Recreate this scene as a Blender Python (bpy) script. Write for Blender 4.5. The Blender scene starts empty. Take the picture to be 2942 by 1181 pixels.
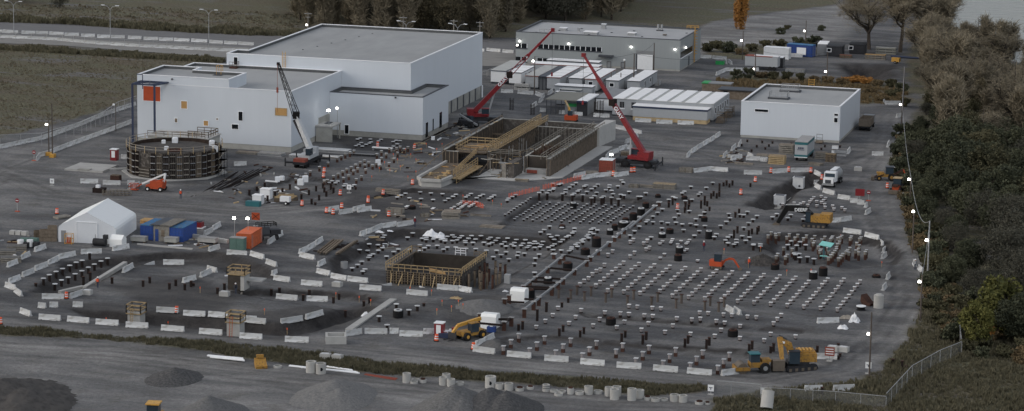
import bpy, math, random, numpy as np
from math import sin, cos, tan, pi, radians as R, atan2, hypot, sqrt
from mathutils import Vector, Matrix
random.seed(7)
rnd = random.Random(11)
scene = bpy.context.scene
col = scene.collection
# ------------------------------------------------------------------ camera and ground geometry
# World axes are the site's own: x to the right along the facades, y away from the camera, z up.
W, H = 2942.0, 1181.0
F, PITCH, ROLL, CH = 8407.6, .190628, -.0152475, 100.0
AS = R(-15.6767); OX, OY = -43.8, 569.81
def w2s(x, y):
    dx, dy = x-OX, y-OY
    return (dx*cos(AS)+dy*sin(AS), -dx*sin(AS)+dy*cos(AS))
CX, CY = w2s(0, 0)
def ray(px, py):
    a, b = px-W/2, -(py-H/2)
    c, s = cos(ROLL), sin(ROLL)
    x, y = (c*a+s*b)/F, (-s*a+c*b)/F
    d = (x, cos(PITCH)+y*sin(PITCH), -sin(PITCH)+y*cos(PITCH))
    return (d[0]*cos(AS)+d[1]*sin(AS), -d[0]*sin(AS)+d[1]*cos(AS), d[2])
def G(px, py, z=0.0):
    d = ray(px, py); t = (z-CH)/d[2]
    return (CX+d[0]*t, CY+d[1]*t)
def gp(pts): return [G(*p) for p in pts]
def zm(x0, y0, s, pts): return [(x0+p[0]/s, y0+p[1]/s)+tuple(p[2:]) for p in pts]
# pits: rim in picture coordinates of the survey photo, turned into ground metres here
PITS = [
 (1.4, 2.6, [(1045,690),(1110,657),(1200,655),(1400,668),(1580,682),(1650,665),(1610,720),(1500,775),(1420,835),(1130,822),(960,800),(935,745)]),
 (1.3, 2.4, [(2200,668),(2400,660),(2560,690),(2600,725),(2585,760),(2450,778),(2330,770),(2230,752),(2190,715)]),
 (2.3, 3.0, [(2138,588),(2225,535),(2320,492),(2362,500),(2385,522),(2300,548),(2262,600),(2200,604)]),
 (1.2, 2.4, [(80,840),(180,752),(330,736),(470,722),(640,724),(780,765),(805,800),(690,800),(600,760),(400,760),(330,790),(200,848)]),
 (1.8, 2.6, [(190,884),(400,893),(640,905),(800,925),(930,895),(1010,868),(1120,885),(1000,925),(900,955),(830,968),(600,950),(330,925),(230,905)]),
 (1.0, 1.8, [(640,835),(760,828),(1000,835),(1095,850),(1060,880),(960,887),(760,858)]),
 (0.8, 1.2, [(1430,645),(1545,560),(1780,566),(1900,580),(1835,640),(1740,668),(1560,655)]),
 (2.8, 5.0, [(2407,182),(2480,184),(2566,190),(2556,225),(2500,236),(2440,222)]),
 (0.6, 1.2, [(1420,978),(1560,958),(1700,972),(1900,990),(2150,1003),(2210,1040),(2100,1072),(1450,1015)]),
 (0.5, 1.0, [(1640,895),(1900,915),(2200,938),(2330,945),(2300,960),(2100,950),(1750,930)]),
 (0.6, 1.0, [(870,500),(960,520),(960,555),(880,575),(700,590),(720,540)]),
 (0.9, 1.5, [(2145,712),(2230,700),(2240,712),(2200,722)]),
 (1.1, 1.6, [(1045,575),(1120,545),(1180,540),(1330,548),(1345,575),(1330,560),(1180,556)]),
]
PITG = [(d, w, np.array(gp(p))) for d, w, p in PITS]
MND = [(2170,742,4.5,1.0),(2130,700,6,.7),(1470,985,4,.8),(2350,762,9,.6),(2420,830,7,.5),(1310,890,8,.7),(640,560,7,.6),
       (2300,735,9,.6),(2430,745,8,.7),(2520,800,8,.5),(2010,660,7,.5),(1170,905,7,.5),(2260,1000,5,.4),(1440,1000,4,1.1),
       (620,740,8,.4),(560,1010,10,.4),(60,760,8,.4),(1260,560,8,.3),(1900,395,6,.4)]
MNDG = [G(a, b)+(r, h) for a, b, r, h in MND]
def sdist(X, Y, poly):
    """signed distance to polygon, positive inside (vectorised)"""
    n = len(poly); best = np.full(X.shape, 1e9); ins = np.zeros(X.shape, bool)
    for i in range(n):
        ax, ay = poly[i]; bx, by = poly[(i+1) % n]
        ex, ey = bx-ax, by-ay
        t = np.clip(((X-ax)*ex+(Y-ay)*ey)/(ex*ex+ey*ey+1e-9), 0, 1)
        best = np.minimum(best, np.hypot(X-ax-ex*t, Y-ay-ey*t))
        c = ((ay > Y) != (by > Y)) & (X < (bx-ax)*(Y-ay)/((by-ay) if abs(by-ay) > 1e-9 else 1e-9)+ax)
        ins ^= c
    return np.where(ins, best, -best)
def wob(X, Y, s, k=0.0):
    return (np.sin(X/s+k)*np.cos(Y/s*1.3-k*2)+.6*np.sin(X/s*2.3+Y/s*1.7+k)+.4*np.cos(X/s*4.1-Y/s*3.3+k*3))/2
def hgt(X, Y, slope=False):
    X = np.asarray(X, float); Y = np.asarray(Y, float)
    Z = np.zeros(X.shape); S = np.zeros(X.shape)
    for d, w, poly in PITG:
        lo, hi = poly.min(0)-3, poly.max(0)+3
        m = (X > lo[0]) & (X < hi[0]) & (Y > lo[1]) & (Y < hi[1])
        if not np.any(m): continue
        q = sdist(X[m], Y[m], poly)+.35*wob(X[m], Y[m], 1.3, d)
        t = np.clip(q/w, 0, 1); t2 = t*t*(3-2*t)
        Z[m] = np.minimum(Z[m], -d*t2)
        S[m] = np.maximum(S[m], 4*t*(1-t))
    for x, y, r, h in MNDG:
        q = np.exp(-((X-x)**2+(Y-y)**2)/(r*r)*2)
        Z = Z+h*q*(.8+.4*wob(X, Y, 1.7, h)); S = np.maximum(S, .3*q)
    # the river lies below the plateau
    rv = sdist(X, Y, RIVG)
    Z = np.where(rv > -6, np.minimum(Z, -5.0*np.clip((rv+6)/6, 0, 1)), Z)
    return (Z, S) if slope else Z
RIVG = np.array(gp([(2672,-60),(2700,-20),(2712,12),(2738,30),(2745,58),(2775,72),(2790,98),(2822,108),(2850,136),(2900,140),(2960,168),(3500,330),(4300,300),(3900,-560),(2650,-700)]))
def hz(x, y): return float(hgt(np.array([x]), np.array([y]))[0])
def P(px, py, up=0.0):
    """point on the terrain (raised by up) seen at that place of the survey photo"""
    z = 0.0
    for _ in range(5):
        x, y = G(px, py, z+up); z = .5*z+.5*hz(x, y)
    x, y = G(px, py, z+up); z = hz(x, y)
    return Vector((x, y, z))
# ------------------------------------------------------------------ materials
M = {}
def mat(name, c, rough=.7, var=.15, scale=1.5, metal=0.0, bump=0.0, emit=0.0, rust=None, stretch=None, c2=None, streak=False):
    m = bpy.data.materials.new(name); m.use_nodes = True; nt = m.node_tree; N = nt.nodes; Lk = nt.links
    b = N['Principled BSDF']; b.inputs['Roughness'].default_value = rough; b.inputs['Metallic'].default_value = metal; b.inputs['Specular IOR Level'].default_value = .2 if rough > .55 else .5
    tc = N.new('ShaderNodeTexCoord'); mp = N.new('ShaderNodeMapping')
    Lk.new(tc.outputs['Object'], mp.inputs['Vector'])
    if stretch: mp.inputs['Scale'].default_value = stretch
    n1 = N.new('ShaderNodeTexNoise'); n1.inputs['Scale'].default_value = scale; n1.inputs['Detail'].default_value = 6
    n1.inputs['Roughness'].default_value = .65
    Lk.new(mp.outputs[0], n1.inputs['Vector'])
    oi = N.new('ShaderNodeObjectInfo')
    ad = N.new('ShaderNodeMath'); ad.operation = 'MULTIPLY_ADD'; ad.inputs[1].default_value = .35; Lk.new(oi.outputs['Random'], ad.inputs[0]); Lk.new(n1.outputs['Fac'], ad.inputs[2])
    rp = N.new('ShaderNodeValToRGB'); e = rp.color_ramp.elements
    lo = [max(0, v*(1-var)) for v in c]; hi = [min(1, v*(1+var)) for v in c]
    if c2: hi = list(c2)
    e[0].position = .42; e[1].position = .88; e[0].color = (*lo, 1); e[1].color = (*hi, 1)
    Lk.new(ad.outputs[0], rp.inputs['Fac']); out = rp.outputs['Color']
    if rust:
        n2 = N.new('ShaderNodeTexNoise'); n2.inputs['Scale'].default_value = scale*2.2; n2.inputs['Detail'].default_value = 8
        Lk.new(mp.outputs[0], n2.inputs['Vector'])
        r2 = N.new('ShaderNodeValToRGB'); r2.color_ramp.elements[0].position = .5; r2.color_ramp.elements[1].position = .64
        Lk.new(n2.outputs['Fac'], r2.inputs['Fac'])
        mx = N.new('ShaderNodeMix'); mx.data_type = 'RGBA'; Lk.new(r2.outputs['Color'], mx.inputs[0]); Lk.new(out, mx.inputs[6])
        mx.inputs[7].default_value = (*rust, 1); out = mx.outputs[2]
    Lk.new(out, b.inputs['Base Color'])
    if bump:
        bp = N.new('ShaderNodeBump'); bp.inputs['Strength'].default_value = bump; bp.inputs['Distance'].default_value = .1
        Lk.new(n1.outputs['Fac'], bp.inputs['Height']); Lk.new(bp.outputs[0], b.inputs['Normal'])
    if emit:
        b.inputs['Emission Color'].default_value = (*c, 1); b.inputs['Emission Strength'].default_value = emit
    M[name] = m; return m
def panelmat(name, c, period=1.0, axis='X', dark=.82, rough=.5, var=.05, rust=None, width=.12):
    """sheet cladding: narrow vertical joints every period metres plus faint weathering"""
    m = mat(name, c, rough, var, .35, rust=rust, stretch=(1, 1, .25)); nt = m.node_tree; N = nt.nodes; Lk = nt.links
    b = N['Principled BSDF']; src = b.inputs['Base Color'].links[0].from_socket
    tc = N.new('ShaderNodeTexCoord'); sp = N.new('ShaderNodeSeparateXYZ'); Lk.new(tc.outputs['Object'], sp.inputs[0])
    if axis == 'XY':
        a = N.new('ShaderNodeMath'); a.operation = 'ADD'; Lk.new(sp.outputs['X'], a.inputs[0]); Lk.new(sp.outputs['Y'], a.inputs[1]); v = a.outputs[0]
    else: v = sp.outputs[axis]
    f = N.new('ShaderNodeMath'); f.operation = 'DIVIDE'; f.inputs[1].default_value = period; Lk.new(v, f.inputs[0])
    g = N.new('ShaderNodeMath'); g.operation = 'FRACT'; Lk.new(f.outputs[0], g.inputs[0])
    h = N.new('ShaderNodeMath'); h.operation = 'LESS_THAN'; h.inputs[1].default_value = width; Lk.new(g.outputs[0], h.inputs[0])
    mx = N.new('ShaderNodeMix'); mx.data_type = 'RGBA'; Lk.new(h.outputs[0], mx.inputs[0]); Lk.new(src, mx.inputs[6])
    mx.inputs[7].default_value = (*[k*dark for k in c], 1); Lk.new(mx.outputs[2], b.inputs['Base Color'])
    return m
panelmat('white_cladding', (.585,.63,.685), 1.1, 'XY', .985, .5, .025, width=.08)
panelmat('grey_cladding', (.28,.305,.315), .9, 'XY', .97, .5, .03)
mat('roof_membrane', (.30,.31,.315), .9, .12, .22, bump=.1, stretch=(1,.35,1))
mat('roof_upstand', (.10,.105,.11), .9, .15, .5)
mat('roof_pale', (.34,.35,.36), .9, .10, .25)
mat('white_trim', (.78,.80,.83), .5, .05)
mat('dark_trim', (.05,.055,.065), .5, .1)
mat('concrete', (.33,.33,.31), .9, .22, .5, bump=.3)
mat('concrete_pale', (.38,.38,.37), .9, .14, .6, bump=.2)
mat('barrier', (.50,.515,.525), .85, .2, 1.2, bump=.2, rust=(.33,.33,.32))
mat('concrete_form', (.075,.068,.062), .9, .4, .9, bump=.4, rust=(.14,.13,.12))
mat('formply', (.05,.043,.037), .8, .3, 1.0)
mat('timber', (.33,.24,.13), .85, .3, 1.2, c2=(.48,.37,.22))
mat('timber_old', (.12,.095,.07), .9, .3, 1.5, c2=(.22,.18,.14))
mat('timber_grey', (.19,.18,.16), .9, .3, 1.5, c2=(.30,.28,.25))
mat('plywood', (.45,.27,.11), .8, .18, .8)
mat('rust', (.060,.032,.025), .9, .35, 2.5, bump=.3)
mat('rust_dark', (.020,.014,.013), .9, .3, 2.5)
mat('sleeve', (.25,.235,.24), .8, .2, 2)
mat('cap_white', (.66,.67,.68), .8, .15, 1)
mat('cap', (.50,.515,.53), .8, .2, 1)
mat('cap_dull', (.30,.30,.30), .85, .15, 1)
mat('black', (.008,.008,.009), .8, .2)
mat('tyre', (.018,.018,.019), .85, .2)
mat('chassis', (.03,.031,.035), .6, .25)
mat('red', (.21,.014,.02), .4, .15, 1, rust=(.15,.012,.015))
mat('crane_white', (.42,.44,.46), .45, .12)
mat('orange', (.42,.075,.03), .6, .12)
mat('drum_orange', (.75,.12,.05), .6, .1)
mat('orange_container', (.55,.13,.05), .6, .15, rust=(.40,.10,.05))
mat('red_container', (.26,.07,.05), .65, .15, rust=(.20,.06,.04))
mat('blue_container', (.015,.055,.24), .55, .2, rust=(.03,.06,.17))
mat('blue_roof', (.04,.16,.34), .6, .25, rust=(.10,.13,.15))
mat('navy', (.022,.034,.075), .5, .1)
mat('teal', (.02,.12,.14), .5, .15)
mat('green_cabinet', (.10,.17,.15), .6, .15)
mat('green_bright', (.02,.30,.08), .5, .1)
mat('aqua', (.25,.60,.56), .6, .1)
mat('yellow', (.55,.30,.05), .45, .12, rust=(.40,.22,.05))
mat('cat_yellow', (.34,.19,.045), .6, .2, rust=(.20,.12,.05))
mat('boom_dark', (.009,.009,.009), .7, .2)
mat('bucket', (.13,.11,.09), .6, .25)
mat('glass', (.03,.045,.06), .12, .1)
mat('window_dark', (.008,.010,.013), .15, .3)
mat('tent', (.80,.82,.82), .55, .03)
mat('tent_end', (.66,.69,.73), .55, .03)
mat('white_paint', (.74,.76,.78), .5, .06)
mat('grey_paint', (.24,.25,.26), .6, .1)
mat('steel', (.30,.31,.33), .45, .15, metal=.6)
mat('galv', (.30,.31,.32), .5, .1)
mat('pole_wood', (.10,.085,.075), .9, .2, 2)
mat('bag_white', (.72,.74,.77), .7, .1, 2, bump=.3)
mat('trailer_wall', (.36,.38,.40), .6, .06)
mat('roof_white', (.78,.79,.80), .6, .06, .6)
mat('roof_dull', (.42,.43,.42), .8, .12, .6)
mat('olive_grey', (.20,.20,.18), .85, .12)
mat('gravel_dark', (.095,.095,.098), .95, .4, 3, bump=.8, c2=(.15,.15,.15))
mat('gravel_grey', (.13,.13,.132), .95, .35, 3, bump=.6, c2=(.20,.20,.198))
mat('soil', (.032,.030,.030), .95, .4, 1.2, bump=.9, c2=(.085,.08,.076))
mat('lamp_lit', (1, .96, .88), .4, 0, emit=9)
mat('lamp_warm', (1, .80, .55), .4, 0, emit=8)
mat('headlight', (1, .93, .8), .4, 0, emit=2.0)
mat('bark', (.065,.055,.047), .95, .3, 3)
mat('bark_pale', (.10,.092,.08), .95, .3, 3)
mat('skin', (.45,.28,.20), .6, .05)
mat('denim', (.05,.06,.09), .8, .1)
mat('trunk_brown', (.05,.04,.033), .95, .3, 3)
def leafmat(name, c, c2, rnd_amt=.5):
    m = bpy.data.materials.new(name); m.use_nodes = True; N = m.node_tree.nodes; Lk = m.node_tree.links
    b = N['Principled BSDF']; b.inputs['Roughness'].default_value = .8; b.inputs['Specular IOR Level'].default_value = .15
    tc = N.new('ShaderNodeTexCoord'); n = N.new('ShaderNodeTexNoise'); n.inputs['Scale'].default_value = .45; n.inputs['Detail'].default_value = 5
    Lk.new(tc.outputs['Object'], n.inputs['Vector'])
    w = N.new('ShaderNodeTexWhiteNoise'); 
    mp = N.new('ShaderNodeVectorMath'); mp.operation = 'SNAP'; mp.inputs[1].default_value = (.5,.5,.5); Lk.new(tc.outputs['Object'], mp.inputs[0]); Lk.new(mp.outputs[0], w.inputs['Vector'])
    oi = N.new('ShaderNodeObjectInfo')
    a = N.new('ShaderNodeMath'); a.operation = 'MULTIPLY_ADD'; a.inputs[1].default_value = .45; Lk.new(oi.outputs['Random'], a.inputs[0]); Lk.new(n.outputs['Fac'], a.inputs[2])
    a2 = N.new('ShaderNodeMath'); a2.operation = 'MULTIPLY_ADD'; a2.inputs[1].default_value = .35; Lk.new(w.outputs['Value'], a2.inputs[0]); Lk.new(a.outputs[0], a2.inputs[2])
    rp = N.new('ShaderNodeValToRGB'); e = rp.color_ramp.elements; e[0].position = .45; e[1].position = 1.05 if False else 1.0
    e[0].color = (*c, 1); e[1].color = (*c2, 1); Lk.new(a2.outputs[0], rp.inputs['Fac']); Lk.new(rp.outputs['Color'], b.inputs['Base Color'])
    M[name] = m; return m
leafmat('leaf_dark', (.026,.032,.022), (.078,.084,.052))
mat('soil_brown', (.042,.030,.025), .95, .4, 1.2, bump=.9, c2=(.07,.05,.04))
leafmat('leaf_olive', (.038,.040,.024), (.090,.084,.048))
leafmat('leaf_brown', (.048,.044,.032), (.118,.100,.062))
leafmat('leaf_orange', (.20,.10,.03), (.36,.18,.055))
leafmat('leaf_yellow', (.045,.055,.024), (.120,.118,.036))
leafmat('leaf_grey', (.033,.034,.027), (.075,.074,.058))
leafmat('grass', (.080,.072,.052), (.150,.130,.092))
leafmat('grass_brown', (.070,.056,.036), (.150,.112,.062))
leafmat('twig', (.120,.108,.082), (.23,.20,.145))
leafmat('weed', (.046,.046,.030), (.115,.106,.070))
# chain link: wires read as a veil; a procedural diamond grid with real gaps
m = bpy.data.materials.new('chain_link'); m.use_nodes = True; N = m.node_tree.nodes; Lk = m.node_tree.links
b = N['Principled BSDF']; b.inputs['Base Color'].default_value = (.22,.23,.23,1); b.inputs['Roughness'].default_value = .6
b.inputs['Alpha'].default_value = .26
M['chain_link'] = m
m = bpy.data.materials.new('rail_veil'); m.use_nodes = True
b = m.node_tree.nodes['Principled BSDF']; b.inputs['Base Color'].default_value = (.35,.08,.05,1); b.inputs['Alpha'].default_value = .35
M['orange_net'] = m
# ------------------------------------------------------------------ mesh building helpers
class MB:
    def __init__(s): s.v = []; s.f = []; s.m = []; s.mats = []
    def mi(s, m):
        if m not in s.mats: s.mats.append(m)
        return s.mats.index(m)
    def add(s, vs, fs, m):
        n = len(s.v); s.v += [tuple(v) for v in vs]; k = s.mi(m)
        for f in fs: s.f.append([n+i for i in f]); s.m.append(k)
        return s
    def box(s, x0, x1, y0, y1, z0, z1, m):
        vs = [(x0,y0,z0),(x1,y0,z0),(x1,y1,z0),(x0,y1,z0),(x0,y0,z1),(x1,y0,z1),(x1,y1,z1),(x0,y1,z1)]
        return s.add(vs, [(0,3,2,1),(4,5,6,7),(0,1,5,4),(1,2,6,5),(2,3,7,6),(3,0,4,7)], m)
    def obox(s, c, d, rot, m):
        Mx = rot if isinstance(rot, Matrix) else Matrix.Rotation(rot, 3, 'Z')
        vs = []
        for z in (-1, 1):
            for x, y in ((-1,-1),(1,-1),(1,1),(-1,1)):
                vs.append(Vector(c)+Mx@Vector((x*d[0]/2, y*d[1]/2, z*d[2]/2)))
        return s.add(vs, [(0,3,2,1),(4,5,6,7),(0,1,5,4),(1,2,6,5),(2,3,7,6),(3,0,4,7)], m)
    def bar(s, p, q, w, m, h=None, w2=None):
        p = Vector(p); q = Vector(q); d = q-p; L = d.length
        if L < 1e-6: return s
        d.normalize(); u = Vector((0,0,1)) if abs(d.z) < .95 else Vector((1,0,0))
        a = d.cross(u).normalized(); b = a.cross(d)
        h = h or w; w2 = w2 or w; k = w2/w
        vs = []
        for c, t in ((p, 1), (q, k)):
            for x, y in ((-1,-1),(1,-1),(1,1),(-1,1)): vs.append(c+a*x*w/2*t+b*y*h/2*t)
        return s.add(vs, [(0,3,2,1),(4,5,6,7),(0,1,5,4),(1,2,6,5),(2,3,7,6),(3,0,4,7)], m)
    def cyl(s, p, q, r, m, n=10, r2=None, cap=True, hollow=0):
        p = Vector(p); q = Vector(q); d = (q-p).normalized(); u = Vector((0,0,1)) if abs(d.z) < .95 else Vector((1,0,0))
        a = d.cross(u).normalized(); b = a.cross(d); r2 = r if r2 is None else r2
        vs = [p+(a*cos(2*pi*i/n)+b*sin(2*pi*i/n))*r for i in range(n)]+[q+(a*cos(2*pi*i/n)+b*sin(2*pi*i/n))*r2 for i in range(n)]
        fs = [(i, (i+1) % n, n+(i+1) % n, n+i) for i in range(n)]
        if cap: fs += [tuple(range(n-1, -1, -1)), tuple(range(n, 2*n))]
        return s.add(vs, fs, m)
    def ring(s, c, ro, ri, h, m, n=18, mi=None):
        x, y, z = c; vs = []
        for r, zz in ((ro, z), (ro, z+h), (ri, z+h), (ri, z+.02)):
            vs += [(x+r*cos(2*pi*i/n), y+r*sin(2*pi*i/n), zz) for i in range(n)]
        s.add(vs[:2*n], [(i, (i+1) % n, n+(i+1) % n, n+i) for i in range(n)], m)
        s.add(vs[n:3*n], [(i, (i+1) % n, n+(i+1) % n, n+i) for i in range(n)], m)
        s.add(vs[2*n:], [(i, (i+1) % n, n+(i+1) % n, n+i) for i in range(n)], mi or m)
        return s
    def prism(s, poly, z0, z1, m, top=None):
        n = len(poly); vs = [(p[0], p[1], z0) for p in poly]+[(p[0], p[1], z1) for p in poly]
        s.add(vs, [(i, (i+1) % n, n+(i+1) % n, n+i) for i in range(n)]+[tuple(range(n-1, -1, -1))], m)
        s.add([(p[0], p[1], z1) for p in poly], [tuple(range(n))], top or m)
        return s
    def xprism(s, prof, x0, x1, m):
        """profile in (y,z) swept along x"""
        n = len(prof); vs = [(x0, p[0], p[1]) for p in prof]+[(x1, p[0], p[1]) for p in prof]
        return s.add(vs, [(i, (i+1) % n, n+(i+1) % n, n+i) for i in range(n)]+[tuple(range(n-1, -1, -1)), tuple(range(n, 2*n))], m)
    def mesh(s, name, smooth=False):
        me = bpy.data.meshes.new(name); me.from_pydata(s.v, [], s.f)
        for m in s.mats: me.materials.append(M[m] if isinstance(m, str) else m)
        me.polygons.foreach_set('material_index', s.m)
        if smooth: me.polygons.foreach_set('use_smooth', [True]*len(s.f))
        import bmesh
        bm = bmesh.new(); bm.from_mesh(me); bmesh.ops.recalc_face_normals(bm, faces=bm.faces); bm.to_mesh(me); bm.free()
        me.update(); return me
    def build(s, name, parent=None, smooth=False):
        o = bpy.data.objects.new(name, s.mesh(name, smooth)); col.objects.link(o)
        if parent: o.parent = parent
        return o
def tag(o, label, cat, group=None, kind=None):
    if label: o['label'] = label
    if cat: o['category'] = cat
    if group: o['group'] = group
    if kind: o['kind'] = kind
    return o
def thing(name, label, cat, loc, rz=0.0, group=None):
    o = bpy.data.objects.new(name, None); o.empty_display_size = .3; col.objects.link(o)
    o.location = loc; o.rotation_euler = (0, 0, rz); return tag(o, label, cat, group)
def solo(mb, name, label, cat, loc, rz=0.0, group=None, smooth=False):
    o = mb.build(name, smooth=smooth); o.location = loc; o.rotation_euler = (0, 0, rz); return tag(o, label, cat, group)
def clone(root, loc, rz=0.0, label=None, group=None, sc=None, rot=None):
    r = root.copy(); col.objects.link(r); r.location = loc; r.rotation_euler = rot or (0, 0, rz)
    if label: r['label'] = label
    if group: r['group'] = group
    if sc: r.scale = sc
    for c in list(root.children):
        d = c.copy(); col.objects.link(d); d.parent = r
        for g in list(c.children):
            e = g.copy(); col.objects.link(e); e.parent = d
    return r
ONES = ['zeroth','first','second','third','fourth','fifth','sixth','seventh','eighth','ninth','tenth','eleventh','twelfth','thirteenth','fourteenth','fifteenth','sixteenth','seventeenth','eighteenth','nineteenth']
TENS = {2:'twent',3:'thirt',4:'fort',5:'fift',6:'sixt',7:'sevent',8:'eight',9:'ninet'}
def ordw(n):
    if n < 20: return ONES[n]
    if n >= 100: return 'hundred-and-'+ordw(n-100)
    return TENS[n//10]+('ieth' if n % 10 == 0 else 'y-'+ONES[n % 10])
def rnk(i, n, side='left'):
    if n == 1: return 'alone'
    if i == 0: return 'leftmost'
    if i == n-1: return 'rightmost'
    return ordw(i+1)+' from the left'
def text_mb(txt, size, depth, matname):
    cu = bpy.data.curves.new('lettering', 'FONT'); cu.body = txt; cu.size = size; cu.extrude = depth; cu.align_x = 'CENTER'; cu.align_y = 'CENTER'
    cu.offset = size*.025
    o = bpy.data.objects.new('tmp', cu); col.objects.link(o); dg = bpy.context.evaluated_depsgraph_get()
    me = bpy.data.meshes.new_from_object(o.evaluated_get(dg)); bpy.data.objects.remove(o); me.name = 'lettering'
    me.materials.clear(); me.materials.append(M[matname]); return me
def lettering(txt, size, parent, loc, rot, matname='white_paint'):
    o = bpy.data.objects.new('lettering', text_mb(txt, size, .015, matname)); col.objects.link(o)
    o.parent = parent; o.location = loc; o.rotation_euler = rot; return o
def rail(mb, pts, z, h, m, posts=1.8, t=.06, n=2, pt=None):
    """guard rail along a polyline"""
    for i in range(len(pts)-1):
        p = Vector((*pts[i][:2], pts[i][2] if len(pts[i]) > 2 else z)); q = Vector((*pts[i+1][:2], pts[i+1][2] if len(pts[i+1]) > 2 else z))
        for k in range(n): mb.bar(p+Vector((0,0,h*(k+1)/n)), q+Vector((0,0,h*(k+1)/n)), t, m, h=t*1.3)
        L = (q-p).length; c = max(1, int(L/posts))
        for j in range(c+1):
            r = p.lerp(q, j/c); mb.bar(r, r+Vector((0,0,h+.05)), pt or t, m)
# ------------------------------------------------------------------ the ground
def axis(lo, a, b, hi, d):
    core = np.arange(a, b+d*.5, d); l = []; x = a; s = d
    while x > lo: s *= 1.16; x -= s; l.append(x)
    r = []; x = core[-1]; s = d
    while x < hi: s *= 1.16; x += s; r.append(x)
    return np.concatenate([np.array(l[::-1]), core, np.array(r)])
# mid zone needs care too (grass edges), so the core is wide
xs = axis(-2600, -62, 150, 2600, .85); ys = axis(-700, -215, 70, 4200, .85)
def refine(a, lo, hi, dmax):
    out = [a[0]]
    for v in a[1:]:
        g = v-out[-1]
        if g > dmax and v > lo and out[-1] < hi:
            k = int(math.ceil(g/dmax)); out += [out[-1]+g*(i+1)/k for i in range(k)]
        else: out.append(v)
    return np.array(out)
xs = refine(xs, -190, 260, 2.6); ys = refine(ys, -230, 330, 2.6)
X, Y = np.meshgrid(xs, ys); Z, SL = hgt(X, Y, True)
Z = Z + .03*wob(X, Y, 2.1)*(np.abs(X-60) < 200)
def area(pts, soft=1.5, k=1.0, wobs=1.2):
    q = sdist(X, Y, np.array(gp(pts)))+wobs*wob(X, Y, 3.1, k)
    return np.clip(q/soft+.5, 0, 1)
GRASS = [
 [(-600,118),(0,126),(150,130),(300,141),(400,149),(520,152),(650,166),(560,200),(396,240),(394,285),(345,300),(200,345),(0,395),(-400,470)],
 [(-900,55),(0,60),(200,66),(430,85),(700,98),(870,101),(1250,108),(1500,108),(1480,85),(2000,83),(2045,62),(2130,48),(2260,30),(2400,14),(2420,-20),(2500,-300),(-900,-300)],
 [(-60,938),(150,948),(300,966),(620,985),(900,1012),(1100,1040),(1500,1078),(1700,1088),(2040,1112),(2000,1128),(1850,1138),(1700,1118),(1400,1094),(1150,1080),(1000,1063),(750,1038),(620,1017),(300,975),(-60,960)],
 [(2050,1146),(2250,1118),(2350,1105),(2450,1098),(2530,1060),(2600,980),(2640,905),(2690,860),(3400,800),(3600,1500),(2050,1500)],
 [(2620,130),(2600,200),(2640,300),(2590,400),(2558,470),(2600,560),(2618,690),(2668,760),(2660,830),(2700,900),(3600,900),(3700,100),(2640,60)],
 [(2105,215),(2200,215),(2380,225),(2560,235),(2640,250),(2620,300),(2560,292),(2480,300),(2200,300),(2085,275),(2060,245)],
 [(2020,150),(2120,135),(2230,125),(2330,130),(2350,150),(2230,160),(2120,172),(2040,168)],
]
g = np.zeros(X.shape)
for i, p in enumerate(GRASS): g = np.maximum(g, area(p, 1.5, i))
PALE = [
 [(1770,96),(2030,62),(2160,48),(2420,14),(2460,60),(2420,110),(2300,118),(2110,128),(2010,155),(1990,100)],
 [(-60,960),(300,985),(620,1025),(1000,1075),(1500,1110),(1700,1125),(1990,1145),(2200,1130),(2330,1180),(2330,1500),(-100,1500)],
 [(-60,935),(350,950),(700,975),(1100,1010),(1330,1030),(1500,1030),(2100,1085),(2400,1070),(2520,1000),(2640,880),(2620,720),(2560,560),(2500,440),(2520,330),(2600,330),(2600,420),(2640,600),(2690,800),(2620,980),(2480,1090),(2200,1115),(1500,1075),(1000,1030),(600,985),(-60,950)],
 [(-60,430),(250,380),(560,560),(900,600),(900,640),(600,640),(260,600),(-60,640)],
 [(1250,330),(1460,300),(1700,400),(1900,380),(2050,420),(1900,480),(1750,470),(1600,480)],
 [(-60,62),(1300,125),(1300,150),(1000,120),(-60,118)],
]
pl = np.zeros(X.shape)
for i, p in enumerate(PALE): pl = np.maximum(pl, area(p, 5, i+3, 2.0)*(1.25 if i == 0 else .62 if i == 1 else .55 if i == 2 else .4))
DARK = [
 [(330,742),(470,728),(640,730),(775,768),(790,800),(700,798),(600,768),(400,764),(330,790),(220,835),(120,830),(190,762)], [(215,890),(400,897),(640,912),(800,930),(930,900),(1050,872),(1090,885),(990,920),(900,948),(830,962),(600,943),(330,918)],
 [(2395,182),(2480,182),(2570,188),(2575,215),(2545,236),(2440,228)], [(2160,590),(2225,540),(2330,498),(2300,520),(2240,575)],
 [(20,1085),(160,1100),(200,1181),(200,1400),(-300,1400),(-200,1080)],
 [(980,540),(1360,545),(1400,600),(1200,640),(1000,620)], [(320,820),(560,790),(700,860),(640,900),(400,880)],
 [(1700,455),(1760,440),(1770,470),(1700,480)], [(160,860),(640,900),(930,880),(1100,840),(1000,940),(840,975),(300,935)],
 [(1330,400),(1480,360),(1560,410),(1500,420),(1400,520),(1320,540)], [(1300,850),(1440,850),(1440,1000),(1360,960),(1290,930)],
 [(940,380),(1120,340),(1300,340),(1300,420),(1150,440),(1000,430)],
 [(-60,118),(0,124),(400,150),(650,168),(640,174),(400,158),(0,134),(-60,130)],
 [(-60,52),(0,48),(200,55),(430,72),(700,88),(900,95),(900,102),(700,99),(430,86),(200,68),(0,62),(-60,62)],
]
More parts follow.
